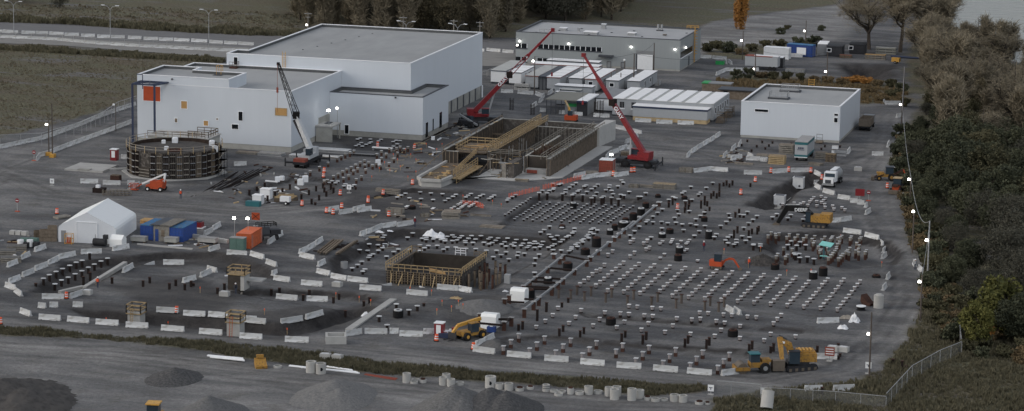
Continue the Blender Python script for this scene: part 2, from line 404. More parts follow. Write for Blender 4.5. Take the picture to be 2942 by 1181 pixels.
def bands(L, base):
    for pts, off, w, amp in L:
        g2 = [Vector(G(*p)) for p in pts]
        for o_ in off:
            best = np.full(X.shape, 1e9)
            for a_, b_ in zip(g2[:-1], g2[1:]):
                e_ = b_-a_; L2 = e_.length_squared; nrm = Vector((-e_.y, e_.x)).normalized()*(o_+.5*math.sin(o_*9+a_.x*.07))
                ax, ay = a_.x+nrm.x, a_.y+nrm.y
                t = np.clip(((X-ax)*e_.x+(Y-ay)*e_.y)/L2, 0, 1); best = np.minimum(best, np.hypot(X-ax-e_.x*t, Y-ay-e_.y*t))
            base[...] = np.clip(base+amp*np.clip(1.3-best/w, 0, 1)*(.7+.5*wob(X, Y, 6, o_)), 0, 1)
RR = [(2560,330),(2540,430),(2500,520),(2520,620),(2590,740),(2600,860),(2540,970),(2400,1060),(2200,1095),(1900,1080),(1500,1045),(1100,1000),(700,965),(300,935),(-60,915)]
FR = [(-60,1000),(300,1015),(700,1070),(1200,1120),(1700,1160),(2100,1165),(2300,1130)]
CR = [(-60,480),(150,560),(400,590),(700,610),(1000,585),(1200,540),(1300,500)]
LR = [(-60,560),(60,480),(200,430),(330,370),(395,330)]
KR = [(1250,340),(1440,330),(1640,420),(1760,420),(1960,440),(2120,480),(2400,470),(2500,430)]
bands([(RR,(-2.6,-.7,1.3,3.0),.7,.7),(FR,(-5,-2,0,2.5,5),.8,.6),(CR,(-3,-1,1,3.4),.8,.7),(LR,(-1.6,.4,2),.7,.6),(KR,(-2.4,-.6,1.4,3.2),.7,.7)], pl)
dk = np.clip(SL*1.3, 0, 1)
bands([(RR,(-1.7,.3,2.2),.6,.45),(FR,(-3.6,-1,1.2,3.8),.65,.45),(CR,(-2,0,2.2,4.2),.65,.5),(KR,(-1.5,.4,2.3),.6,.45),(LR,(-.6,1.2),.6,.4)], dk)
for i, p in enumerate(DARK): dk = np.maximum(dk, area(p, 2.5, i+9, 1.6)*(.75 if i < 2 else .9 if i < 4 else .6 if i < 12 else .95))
n = X.size; co = np.stack([X, Y, Z], -1).reshape(-1, 3).astype(np.float32)
ny, nx = X.shape; idx = np.arange(n).reshape(ny, nx)
q = np.stack([idx[:-1,:-1], idx[:-1,1:], idx[1:,1:], idx[1:,:-1]], -1).reshape(-1, 4)
me = bpy.data.meshes.new('ground'); me.vertices.add(n); me.vertices.foreach_set('co', co.ravel())
me.loops.add(q.size); me.loops.foreach_set('vertex_index', q.ravel().astype(np.int32))
me.polygons.add(len(q)); me.polygons.foreach_set('loop_start', np.arange(0, q.size, 4, dtype=np.int32))
me.polygons.foreach_set('use_smooth', np.ones(len(q), bool)); me.update(calc_edges=True)
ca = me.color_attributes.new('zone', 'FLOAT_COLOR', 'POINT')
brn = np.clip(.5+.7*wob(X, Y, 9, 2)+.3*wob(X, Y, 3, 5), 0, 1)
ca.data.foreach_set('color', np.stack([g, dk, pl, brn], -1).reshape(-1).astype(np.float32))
ground = bpy.data.objects.new('ground', me); col.objects.link(ground); ground['kind'] = 'structure'
# ground material: compacted crushed stone, worn by wheels, darker where freshly dug, scrub on top
m = bpy.data.materials.new('ground'); m.use_nodes = True; nt = m.node_tree; N = nt.nodes; Lk = nt.links; b = N['Principled BSDF']
b.inputs['Roughness'].default_value = .95; b.inputs['Specular IOR Level'].default_value = .25
tc = N.new('ShaderNodeTexCoord'); at = N.new('ShaderNodeVertexColor'); at.layer_name = 'zone'
sp = N.new('ShaderNodeSeparateColor'); Lk.new(at.outputs['Color'], sp.inputs[0])
def noise(scale, detail=6, rough=.6, st=None, rot=0):
    mp = N.new('ShaderNodeMapping'); Lk.new(tc.outputs['Object'], mp.inputs[0])
    if st: mp.inputs['Scale'].default_value = st
    mp.inputs['Rotation'].default_value = (0, 0, rot)
    x = N.new('ShaderNodeTexNoise'); x.inputs['Scale'].default_value = scale; x.inputs['Detail'].default_value = detail; x.inputs['Roughness'].default_value = rough
    Lk.new(mp.outputs[0], x.inputs['Vector']); return x.outputs['Fac']
def ramp(f, a, ca_, b_, cb):
    r = N.new('ShaderNodeValToRGB'); e = r.color_ramp.elements; e[0].position = a; e[1].position = b_
    e[0].color = (*ca_, 1) if len(ca_) == 3 else ca_; e[1].color = (*cb, 1); Lk.new(f, r.inputs['Fac']); return r.outputs['Color']
def mixc(f, a, c, mode='MIX'):
    x = N.new('ShaderNodeMix'); x.data_type = 'RGBA'; x.blend_type = mode
    if isinstance(f, float): x.inputs[0].default_value = f
    else: Lk.new(f, x.inputs[0])
    for k, v in ((6, a), (7, c)):
        if isinstance(v, tuple): x.inputs[k].default_value = (*v, 1)
        else: Lk.new(v, x.inputs[k])
    return x.outputs[2]
def mth(op, a, c=None, d=None):
    x = N.new('ShaderNodeMath'); x.operation = op; x.use_clamp = op != 'SUBTRACT'
    for k, v in enumerate((a, c, d)):
        if v is None: continue
        if isinstance(v, (int, float)): x.inputs[k].default_value = v
        else: Lk.new(v, x.inputs[k])
    return x.outputs[0]
big = noise(.045, 5, .6); mid = noise(.22, 8, .65); fine = noise(1.6, 8, .75); grit = noise(7, 4, .8)
trk = noise(.13, 7, .60, (.42, 1.25, 1), R(6)); trk2 = noise(.3, 6, .65, (1.3, .2, 1), R(-8))
base = ramp(big, .34, (.080,.083,.089), .68, (.130,.133,.140))
base = mixc(mth('MULTIPLY', ramp(trk, .47, (0,0,0), .60, (1,1,1)), .62), base, (.215,.212,.208))
base = mixc(mth('MULTIPLY', ramp(trk, .36, (1,1,1), .46, (0,0,0)), .6), base, (.062,.061,.064))
base = mixc(mth('MULTIPLY', ramp(trk2, .58, (0,0,0), .70, (1,1,1)), .3), base, (.075,.072,.070))
base = mixc(mth('MULTIPLY', ramp(mid, .52, (0,0,0), .68, (1,1,1)), .5), base, (.090,.082,.071))
pal = mixc(ramp(trk, .40, (0,0,0), .66, (1,1,1)), (.185,.184,.182), (.335,.332,.326))
pal = mixc(mth('MULTIPLY', ramp(mid, .52, (0,0,0), .68, (1,1,1)), .4), pal, (.120,.112,.098))
base = mixc(mth('MULTIPLY', sp.outputs['Blue'], .75), base, pal)
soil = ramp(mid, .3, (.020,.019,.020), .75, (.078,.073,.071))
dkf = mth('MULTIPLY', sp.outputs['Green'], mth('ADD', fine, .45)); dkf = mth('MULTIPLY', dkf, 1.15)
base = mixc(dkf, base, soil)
gr = mixc(ramp(fine, .35, (0,0,0), .68, (1,1,1)), (.082,.080,.052), (.160,.152,.100))
gr = mixc(mth('MULTIPLY', ramp(noise(.09, 6, .65, (.5,1.4,1)), .46, (0,0,0), .62, (1,1,1)), .75), gr, mixc(fine, (.080,.064,.050), (.155,.125,.094)))
gr = mixc(ramp(noise(.07, 7, .7, (.45,1.6,1), .2), .54, (0,0,0), .62, (1,1,1)), gr, mixc(fine, (.10,.098,.094), (.185,.182,.175)))
gf = mth('MULTIPLY', sp.outputs['Red'], mth('ADD', mid, .62))
base = mixc(gf, base, gr)
sh = ramp(fine, .28, (.62,.62,.62), .72, (1.3,1.3,1.3)); base = mixc(1.0, base, sh, 'MULTIPLY')
sh2 = ramp(grit, .3, (.80,.80,.80), .7, (1.2,1.2,1.2)); base = mixc(1.0, base, sh2, 'MULTIPLY')
Lk.new(base, b.inputs['Base Color'])
bp = N.new('ShaderNodeBump'); bp.inputs['Strength'].default_value = .9; bp.inputs['Distance'].default_value = .7
Lk.new(mth('ADD', mth('MULTIPLY', mid, .6), mth('MULTIPLY', fine, .5)), bp.inputs['Height']); Lk.new(bp.outputs[0], b.inputs['Normal'])
ground.data.materials.append(m)
# river
mw = bpy.data.materials.new('water'); mw.use_nodes = True; N2 = mw.node_tree.nodes; L2 = mw.node_tree.links; b2 = N2['Principled BSDF']
b2.inputs['Base Color'].default_value = (.34,.35,.33,1); b2.inputs['Roughness'].default_value = .22; b2.inputs['IOR'].default_value = 1.33
t2 = N2.new('ShaderNodeTexCoord'); mp2 = N2.new('ShaderNodeMapping'); mp2.inputs['Scale'].default_value = (.35, .8, 1); L2.new(t2.outputs['Object'], mp2.inputs[0])
n2 = N2.new('ShaderNodeTexNoise'); n2.inputs['Scale'].default_value = .55; n2.inputs['Detail'].default_value = 5; L2.new(mp2.outputs[0], n2.inputs['Vector'])
b3 = N2.new('ShaderNodeBump'); b3.inputs['Strength'].default_value = .9; b3.inputs['Distance'].default_value = 1.2; L2.new(n2.outputs['Fac'], b3.inputs['Height']); L2.new(b3.outputs[0], b2.inputs['Normal'])
M['water'] = mw
rv = MB(); rv.add([(62,-300,-3.2),(2600,-300,-3.2),(2600,3000,-3.2),(62,3000,-3.2)], [(0,1,2,3)], 'water')
o = rv.build('river'); o['kind'] = 'structure'
# asphalt road at the back, a sheet laid 4 mm over the ground
def strip(name, up, lo, m, dz=.06):
    a = gp(up); c = gp(lo); mb = MB()
    mb.add([(x, y, dz) for x, y in a]+[(x, y, dz) for x, y in c], [(i, i+1, len(a)+i+1, len(a)+i) for i in range(len(a)-1)], m)
    o = mb.build(name); o['kind'] = 'structure'; return o
mat('asphalt', (.165,.166,.17), .9, .16, .4, stretch=(.3, 1.5, 1))
mat('road_edge', (.20,.197,.19), .9, .2, .5, stretch=(.3, 1.2, 1))
UPR = [(-700,48),(0,65),(200,73),(430,87),(740,100),(1000,114),(1500,124),(1800,130)]
MIDR = [(-700,96),(0,108),(180,112),(430,122),(740,139),(1000,150),(1500,150),(1800,155)]
LOR = [(-700,112),(0,124),(180,131),(400,148),(640,165),(1000,190),(1500,190),(1800,170)]
strip('road', UPR, MIDR, 'asphalt'); strip('road_shoulder', MIDR, LOR, 'road_edge', .064)
# ------------------------------------------------------------------ buildings
def onY(px, py, y):
    d = ray(px, py); t = (y-CY)/d[1]; return (CX+d[0]*t, CH+d[2]*t)
def onX(px, py, x):
    d = ray(px, py); t = (x-CX)/d[0]; return (CY+d[1]*t, CH+d[2]*t)
def inset(poly, d):
    out = []; n = len(poly)
    for i in range(n):
        p0, p1, p2 = Vector(poly[i-1]), Vector(poly[i]), Vector(poly[(i+1) % n])
        a = (p1-p0).normalized(); b = (p2-p1).normalized(); na = Vector((-a.y, a.x)); nb = Vector((-b.y, b.x))
        out.append(tuple(p1+na*d+nb*d))
    return out
def block(par, poly, H, wall='white_cladding', roof='roof_membrane', trim='white_trim', pl=1.1, para=.55, zb=0.0, th=.35):
    n = len(poly); inn = inset(poly, th); w = MB()
    z0 = zb+pl if pl else zb
    for z, z1, P_, wall in ((z0, H, poly, wall), (H-para, H, inn, 'roof_upstand')):
        w.add([(x, y, z) for x, y in P_]+[(x, y, z1) for x, y in P_], [(i, (i+1) % n, n+(i+1) % n, n+i) for i in range(n)], wall)
    w.build('wall', par)
    r = MB(); r.add([(x, y, H-para) for x, y in inn], [tuple(range(n))], roof); r.build('roof', par)
    t = MB(); o2 = inset(poly, -.05); i2 = inset(poly, th+.02)
    for i in range(n):
        j = (i+1) % n
        t.add([(*o2[i], H+.001), (*o2[j], H+.001), (*i2[j], H+.001), (*i2[i], H+.001), (*o2[i], H+.12), (*o2[j], H+.12), (*i2[j], H+.12), (*i2[i], H+.12)],
              [(0,3,2,1),(4,5,6,7),(0,1,5,4),(2,3,7,6)], trim)
    t.build('parapet_trim', par)
    if pl:
        b = MB(); p2 = inset(poly, .06); b.prism(p2, zb-.3, z0, 'concrete'); b.build('plinth', par)
def openingY(par, name, y, r, m, rel=(0,0,0), t=.05, frame=None):
    """opening on a wall facing the camera, r = picture rect l,t,r,b"""
    x0, z1 = onY(r[0], r[1], y); x1, _ = onY(r[2], r[1], y); _, z0 = onY(r[0], r[3], y)
    mb = MB(); mb.box(x0-rel[0], x1-rel[0], y-t-rel[1], y+.02-rel[1], z0, z1, m); o = mb.build(name, par)
    if frame:
        f = MB(); e = .12
        for a in ((x0-e, x1+e, z1, z1+e), (x0-e, x1+e, z0-e, z0), (x0-e, x0, z0, z1), (x1, x1+e, z0, z1)):
            f.box(a[0]-rel[0], a[1]-rel[0], y-t-.03-rel[1], y+.01-rel[1], a[2], a[3], frame)
        f.build('frame', o)
    return o
def openingX(par, name, x, r, m, t=.05):
    y0, _ = onX(r[0], r[3], x); y1, z1 = onX(r[2], r[1], x); _, z0 = onX(r[0], r[3], x)
    mb = MB(); mb.box(x-.02, x+t, min(y0, y1), max(y0, y1), max(0, min(z0, z1)), max(z0, z1), m); return mb.build(name, par)
def lampbulb(par, loc, r=.22, m='lamp_lit'):
    mb = MB(); mb.box(-.2, .2, -.02, .28, .12, .3, 'galv'); mb.cyl((0,-.02,.12), (0,-.02,-.18), r, m, 8); o = mb.build('lamp', par); o.location = loc; return o
mb_main = thing('process_building', 'large white metal clad process hall with lower white blocks stepping down in front', 'building', (0,0,0))
block(mb_main, [(-32.7,0),(0,0),(0,30.25),(-32.7,30.25)], 12.15)
block(mb_main, [(-32.68,-.02),(-13.1,-.02),(-13.1,9.7),(-24.3,9.7),(-24.3,13.6),(-32.68,13.6)], 13.83, pl=0, zb=11.4)
block(mb_main, [(-25.4,30.3),(15,30.3),(15,82.4),(-22.9,82.4),(-22.9,36.2),(-25.4,36.2)], 14.5)
block(mb_main, [(.02,22.9),(20,22.9),(20,40.6),(15.02,40.6),(15.02,30.28),(.02,30.28)], 8.82, trim='dark_trim')
def zr(x0, y0, s, r): return (x0+r[0]/s, y0+r[1]/s, x0+r[2]/s, y0+r[3]/s)
openingY(mb_main, 'orange_tarp_opening', 0, zr(0,0,3.447,(1420,850,1588,995)), 'orange', frame='white_trim')
for r, m_, nm in (((1795,35,1853,108),'plywood','boarded_opening'),((1732,207,1757,245),'timber_old','boarded_opening'),((2018,230,2062,277),'plywood','boarded_opening'),
               ((2143,205,2160,222),'timber_old','boarded_opening'),((2363,140,2403,228),'window_dark','window'),((2297,265,2360,310),'window_dark','window')):
    openingY(mb_main, nm, 0, zr(0,280,3.447,r), m_, frame='white_trim')
openingY(mb_main, 'boarded_opening', 0, zr(700,280,3.447,(317,107,425,172)), 'plywood', frame='timber')
openingY(mb_main, 'door', 22.9, zr(700,280,3.447,(1003,272,1040,358)), 'window_dark', frame='white_trim')
openingY(mb_main, 'roof_door', 30.3, zr(360,120,6.44,(2010,285,2078,425)), 'window_dark', frame='white_trim')
for yy0, yy1, z0, z1 in ((24.9,26.3,.3,3.3),(29.6,30.2,1.0,3.4),(34.3,35.9,.8,4.0)):
    d = MB(); d.box(19.98, 20.06, yy0, yy1, z0, z1, 'window_dark'); d.build('door' if z0 < .9 else 'window', mb_main)
d = MB(); d.box(-.02,.06,24.5,27.2,.9,4.4,'window_dark'); d.build('door', mb_main)
d = MB(); d.box(-.02,.05,16,22.8,1.1,4.5,'concrete'); d.build('dock_wall', mb_main)
d = MB(); d.box(14.97, 15.05, 41, 82.2, 0, 2.7, 'concrete'); d.build('dock_wall', mb_main)
for k in range(6):
    d = MB(); yy = 58.5+k*4.55; d.box(15.0, 15.14, yy, yy+.7, 0, 2.7, 'dark_trim'); d.build('dock_column', mb_main)
d = MB(); d.box(14.9, 15.2, 81.7, 82.5, 0, 2.7, 'white_trim'); d.build('corner_post', mb_main)
c0 = G(906.6,407); c1 = G(954.7,409)
d = MB(); x0, x1, y0 = c0[0], c1[0], (c0[1]+c1[1])/2; y1 = y0+5.2
d.box(x0, x1, y0, y0+.3, 0, 3.0, 'concrete'); d.box(x0, x0+.3, y0+.3, y1, 0, 3.0, 'concrete'); d.box(x1-.25, x1, y1-.3, y1, 0, 3.0, 'concrete')
d.box(x0-.1, x1+.1, y0-.1, y1+.1, 3.0, 3.3, 'concrete_pale'); d.box(x0+.9, x1-1.4, y0+2.6, y1-.5, 3.302, 3.4, 'dark_trim'); d.build('concrete_vestibule', mb_main)
d = MB(); yl = Vector((-12.6,30.1,12.0))
for s_ in (-.35,.35): d.bar(yl+Vector((s_,0,0)), yl+Vector((s_,0,3.6)), .07, 'yellow')
for k in range(9): d.bar(yl+Vector((-.35,0,.4*k)), yl+Vector((.35,0,.4*k)), .05, 'yellow')
d.build('ladder', mb_main)
d = MB()
for s_ in (-.5,.5):
    d.bar((-18.6+s_,9.5,13.9),(-18.6+s_,9.5,15.2),.07,'yellow'); d.bar((-18.6+s_,9.5,15.2),(-18.6+s_,8.5,15.2),.07,'yellow'); d.bar((-18.6+s_,8.5,15.2),(-18.6+s_,8.5,13.3),.07,'yellow')
for z_ in (14.2,14.7,15.2): d.bar((-19.1,9.5,z_),(-18.1,9.5,z_),.07,'yellow')
d.box(-19.6,-17.8,7.6,9.0,13.3,13.36,'dark_trim'); d.build('roof_hatch_rail', mb_main)
d = MB(); rail(d, [(-24.2,28.6),(-22.6,28.6),(-22.6,30.1)], 12.0, 1.0, 'rust', .8); d.box(-24.2,-22.6,28.6,30.2,11.62,11.95,'rust'); d.build('steps', mb_main)
for k in range(6):
    d = MB(); d.box(-14+k*1.1,-13.7+k*1.1,45+k*6,45.3+k*6,13.96,14.05,'dark_trim'); d.build('roof_drain', mb_main)
for px, py in ((1137,280),(495,227)):
    x_, z_ = onY(px, py, 22.9 if px > 1000 else 0); d = MB(); d.box(x_-.15,x_+.15,(22.9 if px > 1000 else 0)-.3,(22.9 if px > 1000 else 0),z_-.15,z_+.15,'dark_trim'); d.build('security_camera', mb_main)
# blue steel canopy frame at its left corner
fr = thing('steel_canopy_frame', 'dark blue steel canopy frame on tall posts at the left corner of the process hall', 'steel frame', (-36,-3,0))
fx0, fz = onY(380.2,241,-4.5); fx1, _ = onY(443.5,244,-4.5)
def rel(p, o): return (p[0]-o[0], p[1]-o[1], p[2]-o[2])
o0 = (-36,-3,0)
for x_, y_ in ((fx0,-4.5),(fx1,-4.5)):
    d = MB(); d.bar(rel((x_,y_,0),o0), rel((x_,y_,fz),o0), .34, 'navy'); d.build('post', fr)
d = MB()
for a, b_ in (((fx0,-4.5),(fx1+.3,-4.5)),((fx0,-.3),(fx1+1.3,-.3)),((fx0,-4.5),(fx0,-.3)),((fx1+.2,-4.5),(fx1+1.2,-.3)),((fx0,-4.5),(fx0+2,-.3)),((fx0+2,-.3),(fx0+3.7,-4.5)),((fx0+3.7,-4.5),(fx1+1,-.3))):
    d.bar(rel((*a,fz),o0), rel((*b_,fz),o0), .26, 'navy')
d.bar(rel((fx0+2.2,-4.5,fz-.9),o0), rel((fx0+2.2,-4.5,fz+2),o0), .14, 'navy'); d.bar(rel((fx0+2.2,-4.5,fz+2),o0), rel((fx0+.9,-4.5,fz+2),o0), .14, 'navy')
d.build('roof_frame', fr)
# right hand white building
bR = thing('white_building', 'windowless looking white clad building with railed roof platforms beside the tree belt', 'building', (0,0,0))
block(bR, [(80.15,50.25),(100.75,50.25),(100.75,75.9),(80.15,75.9)], 7.5, pl=.5)
for r in ((383,600,625,645),(1850,685,1918,725),(1848,762,1912,845)): openingY(bR, 'window', 50.25, zr(2110,220,6.44,r), 'window_dark', frame='white_trim')
for cx_, cy_ in ((86.6,70.8),(86.2,60.0)):
    d = MB(); d.box(cx_-2.2,cx_+2.2,cy_-1.0,cy_+1.0,6.96,7.3,'dark_trim'); d.box(cx_-1.9,cx_+1.9,cy_-.8,cy_+1.0,7.3,7.5,'galv')
    rail(d, [(cx_-1.9,cy_-.8),(cx_+1.9,cy_-.8),(cx_+1.9,cy_+1),(cx_-1.9,cy_+1),(cx_-1.9,cy_-.8)], 7.5, 1.0, 'galv', 1.2, .06); d.build('roof_platform', bR)
d = MB()
for s_ in (-.6,.6): d.bar((90.2+s_,75.7,6.9),(90.2+s_,75.7,9.0),.09,'yellow'); d.bar((90.2+s_,75.7,9.0),(90.2+s_,76.5,9.0),.09,'yellow')
for z_ in (8.0,8.5,9.0): d.bar((89.6,75.7,z_),(90.8,75.7,z_),.09,'yellow')
d.build('ladder', bR)
d = MB(); rail(d, [(96.4,48.4),(97.6,48.4)], .4, 1.5, 'dark_trim', .6); d.box(96.3,97.7,47.8,49.2,.2,.5,'timber_old'); d.build('entry_platform', bR)
# grey office and workshop building
bG = thing('grey_building', 'long pale grey two storey workshop and office building with strip windows and roller door', 'building', (0,0,0))
GX0, GX1, GY0, GY1, GH = 7.1, 47.7, 138.0, 160.9, 7.45
block(bG, [(GX0,GY0),(GX1,GY0),(GX1,GY1),(GX0,GY1)], GH, 'grey_cladding', 'roof_pale', 'dark_trim', pl=.4, para=.35)
def stripwin(a, b_, y, n):
    xa, za1 = onY(a[0], a[1], y); _, za0 = onY(a[0], a[2], y); xb, _ = onY(b_[0], b_[1], y)
    f = MB(); f.box(xa-.1, xb+.1, y-.07, y+.01, za0-.25, za0, 'dark_trim'); f.build('sill', bG)
    for k in range(n):
        w0 = xa+(xb-xa)*k/n; w1 = xa+(xb-xa)*(k+1)/n-.14
        d = MB(); d.box(w0, w1, y-.05, y+.01, za0, za1, 'window_dark'); o = d.build('window', bG)
        f = MB(); f.box(w1, w1+.14, y-.06, y+.01, za0, za1, 'white_trim'); f.build('frame', o)
def sc(x, y, y2=None, o=(1460,40,6.44)): return (o[0]+x/o[2], o[1]+y/o[2]) if y2 is None else (o[0]+x/o[2], o[1]+y/o[2], o[1]+y2/o[2])
stripwin(sc(145,540,625), sc(355,550), GY0, 2); stripwin(sc(560,560,635), sc(1735,640), GY0, 12)
stripwin(sc(140,790,875), sc(350,800), GY0, 2); stripwin(sc(545,815,895), sc(1730,870), GY0, 12)
d = MB(); x0, z1 = onY(*sc(1690,750), GY0); x1, z0 = onY(*sc(1950,800), GY0); d.box(x0,x1,GY0-1.2,GY0-.01,z0,z1,'dark_trim'); d.build('canopy', bG)
for r in ((1835,885,1897,985),(2095,900,2150,990)): openingY(bG, 'door', GY0, zr(1460,40,6.44,r), 'grey_paint', frame='dark_trim')
x0, z1 = onY(1760+435/6.44, 60+545/6.44, GY0); x1, _ = onY(1760+772/6.44, 60+545/6.44, GY0)
d = MB(); d.box(x0,x1,GY0-.05,GY0+.01,z1-.9,z1,'grey_paint'); d.box(x0,x0+.35,GY0-.06,GY0,0,z1-.9,'dark_trim'); d.box(x1-.3,x1,GY0-.06,GY0,0,z1-.9,'dark_trim'); d.build('door_surround', bG)
d = MB(); d.box(x0+.35,x1-.3,GY0-.04,GY0+.01,0,z1-.9,'white_paint'); d.build('roller_door', bG)
d = MB(); d.box(GX1-.01,GX1+.05,GY0+.6,GY0+13.5,3.1,4.5,'window_dark'); o = d.build('window', bG)
f = MB(); f.box(GX1-.01,GX1+.1,GY0+.4,GY0+13.7,2.85,3.09,'white_trim'); f.build('sill', o)
d = MB(); d.box(GX1-.01,GX1+.06,GY0+9.2,GY0+10.4,.2,2.4,'dark_trim'); d.build('door', bG)
d = MB()
for s_ in (14.3,15.0):
    d.bar((GX1+.3,GY0+s_,.3),(GX1+.3,GY0+s_,8.6),.1,'yellow')
for k in range(20): d.bar((GX1+.3,GY0+14.3,.5+k*.4),(GX1+.3,GY0+15,.5+k*.4),.07,'yellow')
for k in range(9):
    d.bar((GX1+.3,GY0+14.1,2.4+k*.7),(GX1+1.0,GY0+14.65,2.4+k*.7),.06,'yellow'); d.bar((GX1+1.0,GY0+14.65,2.4+k*.7),(GX1+.3,GY0+15.2,2.4+k*.7),.06,'yellow')
d.build('ladder', bG); d = MB(); rail(d, [(GX1-3.4,GY1-.6),(GX1-.4,GY1-.6)], GH, .7, 'yellow', 1.0, .08); d.build('roof_guard', bG)
for px, py, sx, sy, sz, m_ in ((1619,87,1.7,1.4,.7,'white_paint'),(1699,98,3.3,2.0,.7,'roof_white'),(1735,82,1.0,1.0,1.2,'white_paint'),(1816,100,1.8,1.6,.6,'roof_white'),(1663,90,.5,.5,.8,'galv'),(1910,103,.7,.6,.35,'timber_old')):
    x_, y_ = G(px, py, GH-.3); d = MB(); d.box(x_-sx/2,x_+sx/2,y_-sy/2,y_+sy/2,GH-.34,GH-.3+sz-.15,'galv'); d.box(x_-sx/2-.1,x_+sx/2+.1,y_-sy/2-.1,y_+sy/2+.1,GH-.45+sz,GH-.3+sz,m_); d.build('roof_unit', bG)
x_, y_ = G(1896, 88, GH-.3); d = MB(); d.box(x_-.8,x_+.8,y_-.5,y_+.5,GH-.34,GH-.1,'dark_trim')
for s_ in (-.45,.45): d.cyl((x_+s_,y_,GH-.1),(x_+s_,y_,GH+1.2),.26,'galv',8)
d.build('twin_vent', bG)
for k in range(9):
    x_ = GX0+4+k*4.3; d = MB(); d.box(x_,x_+.5,GY0+3+(k*5.3) % 15,GY0+3.35+(k*5.3) % 15,GH-.34,GH-.2,'dark_trim'); d.build('roof_drain', bG)
d = MB(); rail(d, [(GX0+5.8,GY0+.3),(GX0+9.3,GY0+.3),(GX0+9.3,GY0+2.5)], GH-.3, 1.2, 'galv', .9, .07); d.build('roof_rail', bG)
for px, py in ((1494,117),(1487,129),(1635,125),(1814,134),(1940,141)): x_, z_ = onY(px, py, GY0); lampbulb(bG, (x_, GY0-.3, z_), .2)
y_, z_ = onX(1967.5,136,GX1); o = lampbulb(bG, (GX1+.3, y_, z_), .13)
# ---- site cabins
def cabin(name, label, x0, x1, y0, y1, h, cat='trailer', group=None, roofm='roof_white', wall='trailer_wall', trim='dark_trim', lines=0, lift=.5, wins=((.5,'F'),), doors=1, thick=.22):
    t = thing(name, label, cat, (x0, y0, 0), 0, group); w, dd = x1-x0, y1-y0
    b_ = MB(); b_.box(0, w, 0, dd, lift, h-thick, wall); b_.build('body', t)
    r = MB(); r.box(-.12, w+.12, -.12, dd+.12, h-.06, h, roofm)
    for k in range(lines): yy = dd*(k+.5)/lines; r.box(-.1, w+.1, yy, yy+.18, h+.001, h+.03, 'roof_dull')
    r.build('roof', t)
    f = MB(); f.box(-.1, w+.1, -.1, dd+.1, h-thick, h-.07, trim); f.build('fascia', t)
    if lift > .1: s = MB(); s.box(.15, w-.15, .15, dd-.15, 0, lift-.003, 'dark_trim'); s.build('skirt', t)
    for fx, side in wins:
        d = MB()
        if side == 'F': d.box(w*fx-.45, w*fx+.45, -.04, .01, h-1.5, h-.75, 'window_dark'); o = d.build('window', t); e = MB(); e.box(w*fx-.58, w*fx+.58, -.03, .005, h-1.62, h-.63, 'white_trim'); e.build('frame', o)
        else: d.box(w-.01, w+.05, dd*fx-.5, dd*fx+.5, h-1.6, h-.8, 'window_dark'); o = d.build('window', t); e = MB(); e.box(w-.01, w+.03, dd*fx-.62, dd*fx+.62, h-1.72, h-.68, 'white_trim'); e.build('frame', o)
    for k in range(doors):
        yy = dd*(.3+.4*k); d = MB(); d.box(w-.01, w+.06, yy, yy+.9, lift, h-.75, 'grey_paint'); d.build('door', t)
    return t
TG = 'site office trailers below the grey building'
cabin('site_trailer','white roofed trailer nearest the process hall, leftmost of the row',11.2,14.7,102.5,119.5,3.2,group=TG,roofm='roof_dull',trim='navy',wins=((.75,'R'),),doors=2,wall='white_paint')
cabin('site_trailer','short white trailer second from the left, beside the blue trimmed one',15.7,18.6,102,113,3.1,group=TG,wins=((.6,'R'),),lines=2,wall='white_paint',doors=2)
cabin('site_trailer','trailer left of the black covered passage',20.8,23.8,97.6,114.8,3.2,group=TG,trim='red_container',roofm='roof_dull',wins=((.3,'R'),))
cabin('site_trailer','trailer right of the black covered passage with seamed white roof',26.0,29.0,97.2,115.3,3.2,group=TG,trim='red_container',lines=4,wins=((.35,'R'),(.85,'R')))
cabin('site_trailer','fifth trailer with a grey walkway strip along its white roof',31.0,34.0,97.8,115,3.2,group=TG,lines=3,wins=((.6,'R'),))
cabin('site_trailer','maroon trimmed trailer with clean white roof and one front window',34.7,37.6,97.9,115,3.2,group=TG,trim='red_container',wins=((.45,'F'),(.4,'R')))
cabin('site_trailer','trailer with cables lying across its white roof',39.7,42.6,97.6,115,3.2,group=TG,wins=((.45,'F'),(.5,'R')),lines=1)
cabin('site_trailer','rightmost trailer of the row, bright white roof beside a small pen',44.4,47.3,98.3,115.8,3.2,group=TG,wins=((.3,'R'),(.6,'R')),doors=2)
t = thing('covered_passage','black roofed covered passage between two white trailers','passage',(23.9,97.6,0))
d = MB(); d.box(.05,2.0,0,17.2,3.02,3.12,'dark_trim'); d.build('roof', t)
for x_, y_ in ((.2,.1),(1.8,.1),(1.0,.1)): d = MB(); d.bar((x_,y_,0),(x_,y_,3.0),.16,'dark_trim'); d.build('post', t)
d = MB(); d.box(.1,1.9,.6,.8,0,2.9,'grey_paint'); d.build('end_wall', t)
cabin('long_trailer','long low cabin with white roof lying across behind the trailer row',16.8,32.8,117.4,121.0,3.1,trim='red_container',wins=((.2,'F'),(.5,'F')),lift=.3)
t = cabin('roof_cabin','pale cabin behind the long one, narrow white roof against the grey building',19,31.5,123.0,126.0,3.3,wins=(),lift=.3)
cabin('small_cabin','low grey cabin with white roof behind the canteen canopy',30.6,39.1,86.8,90,3.0,roofm='roof_white',wins=((.2,'F'),),cat='cabin',lift=.2)
cabin('small_cabin','narrow grey cabin just behind the canopy roof',33.3,37.6,82.5,84.5,2.8,cat='cabin',roofm='roof_dull',wins=(),lift=.2)
cabin('small_cabin','little cabin with bright white roof touching the canopy',33.2,37.2,78.2,79.4,2.9,cat='cabin',wins=(),doors=0,lift=.2)
t = thing('canopy_shelter','grey flat roofed open canteen shelter on posts, green banner inside','shelter',(34.4,65,0))
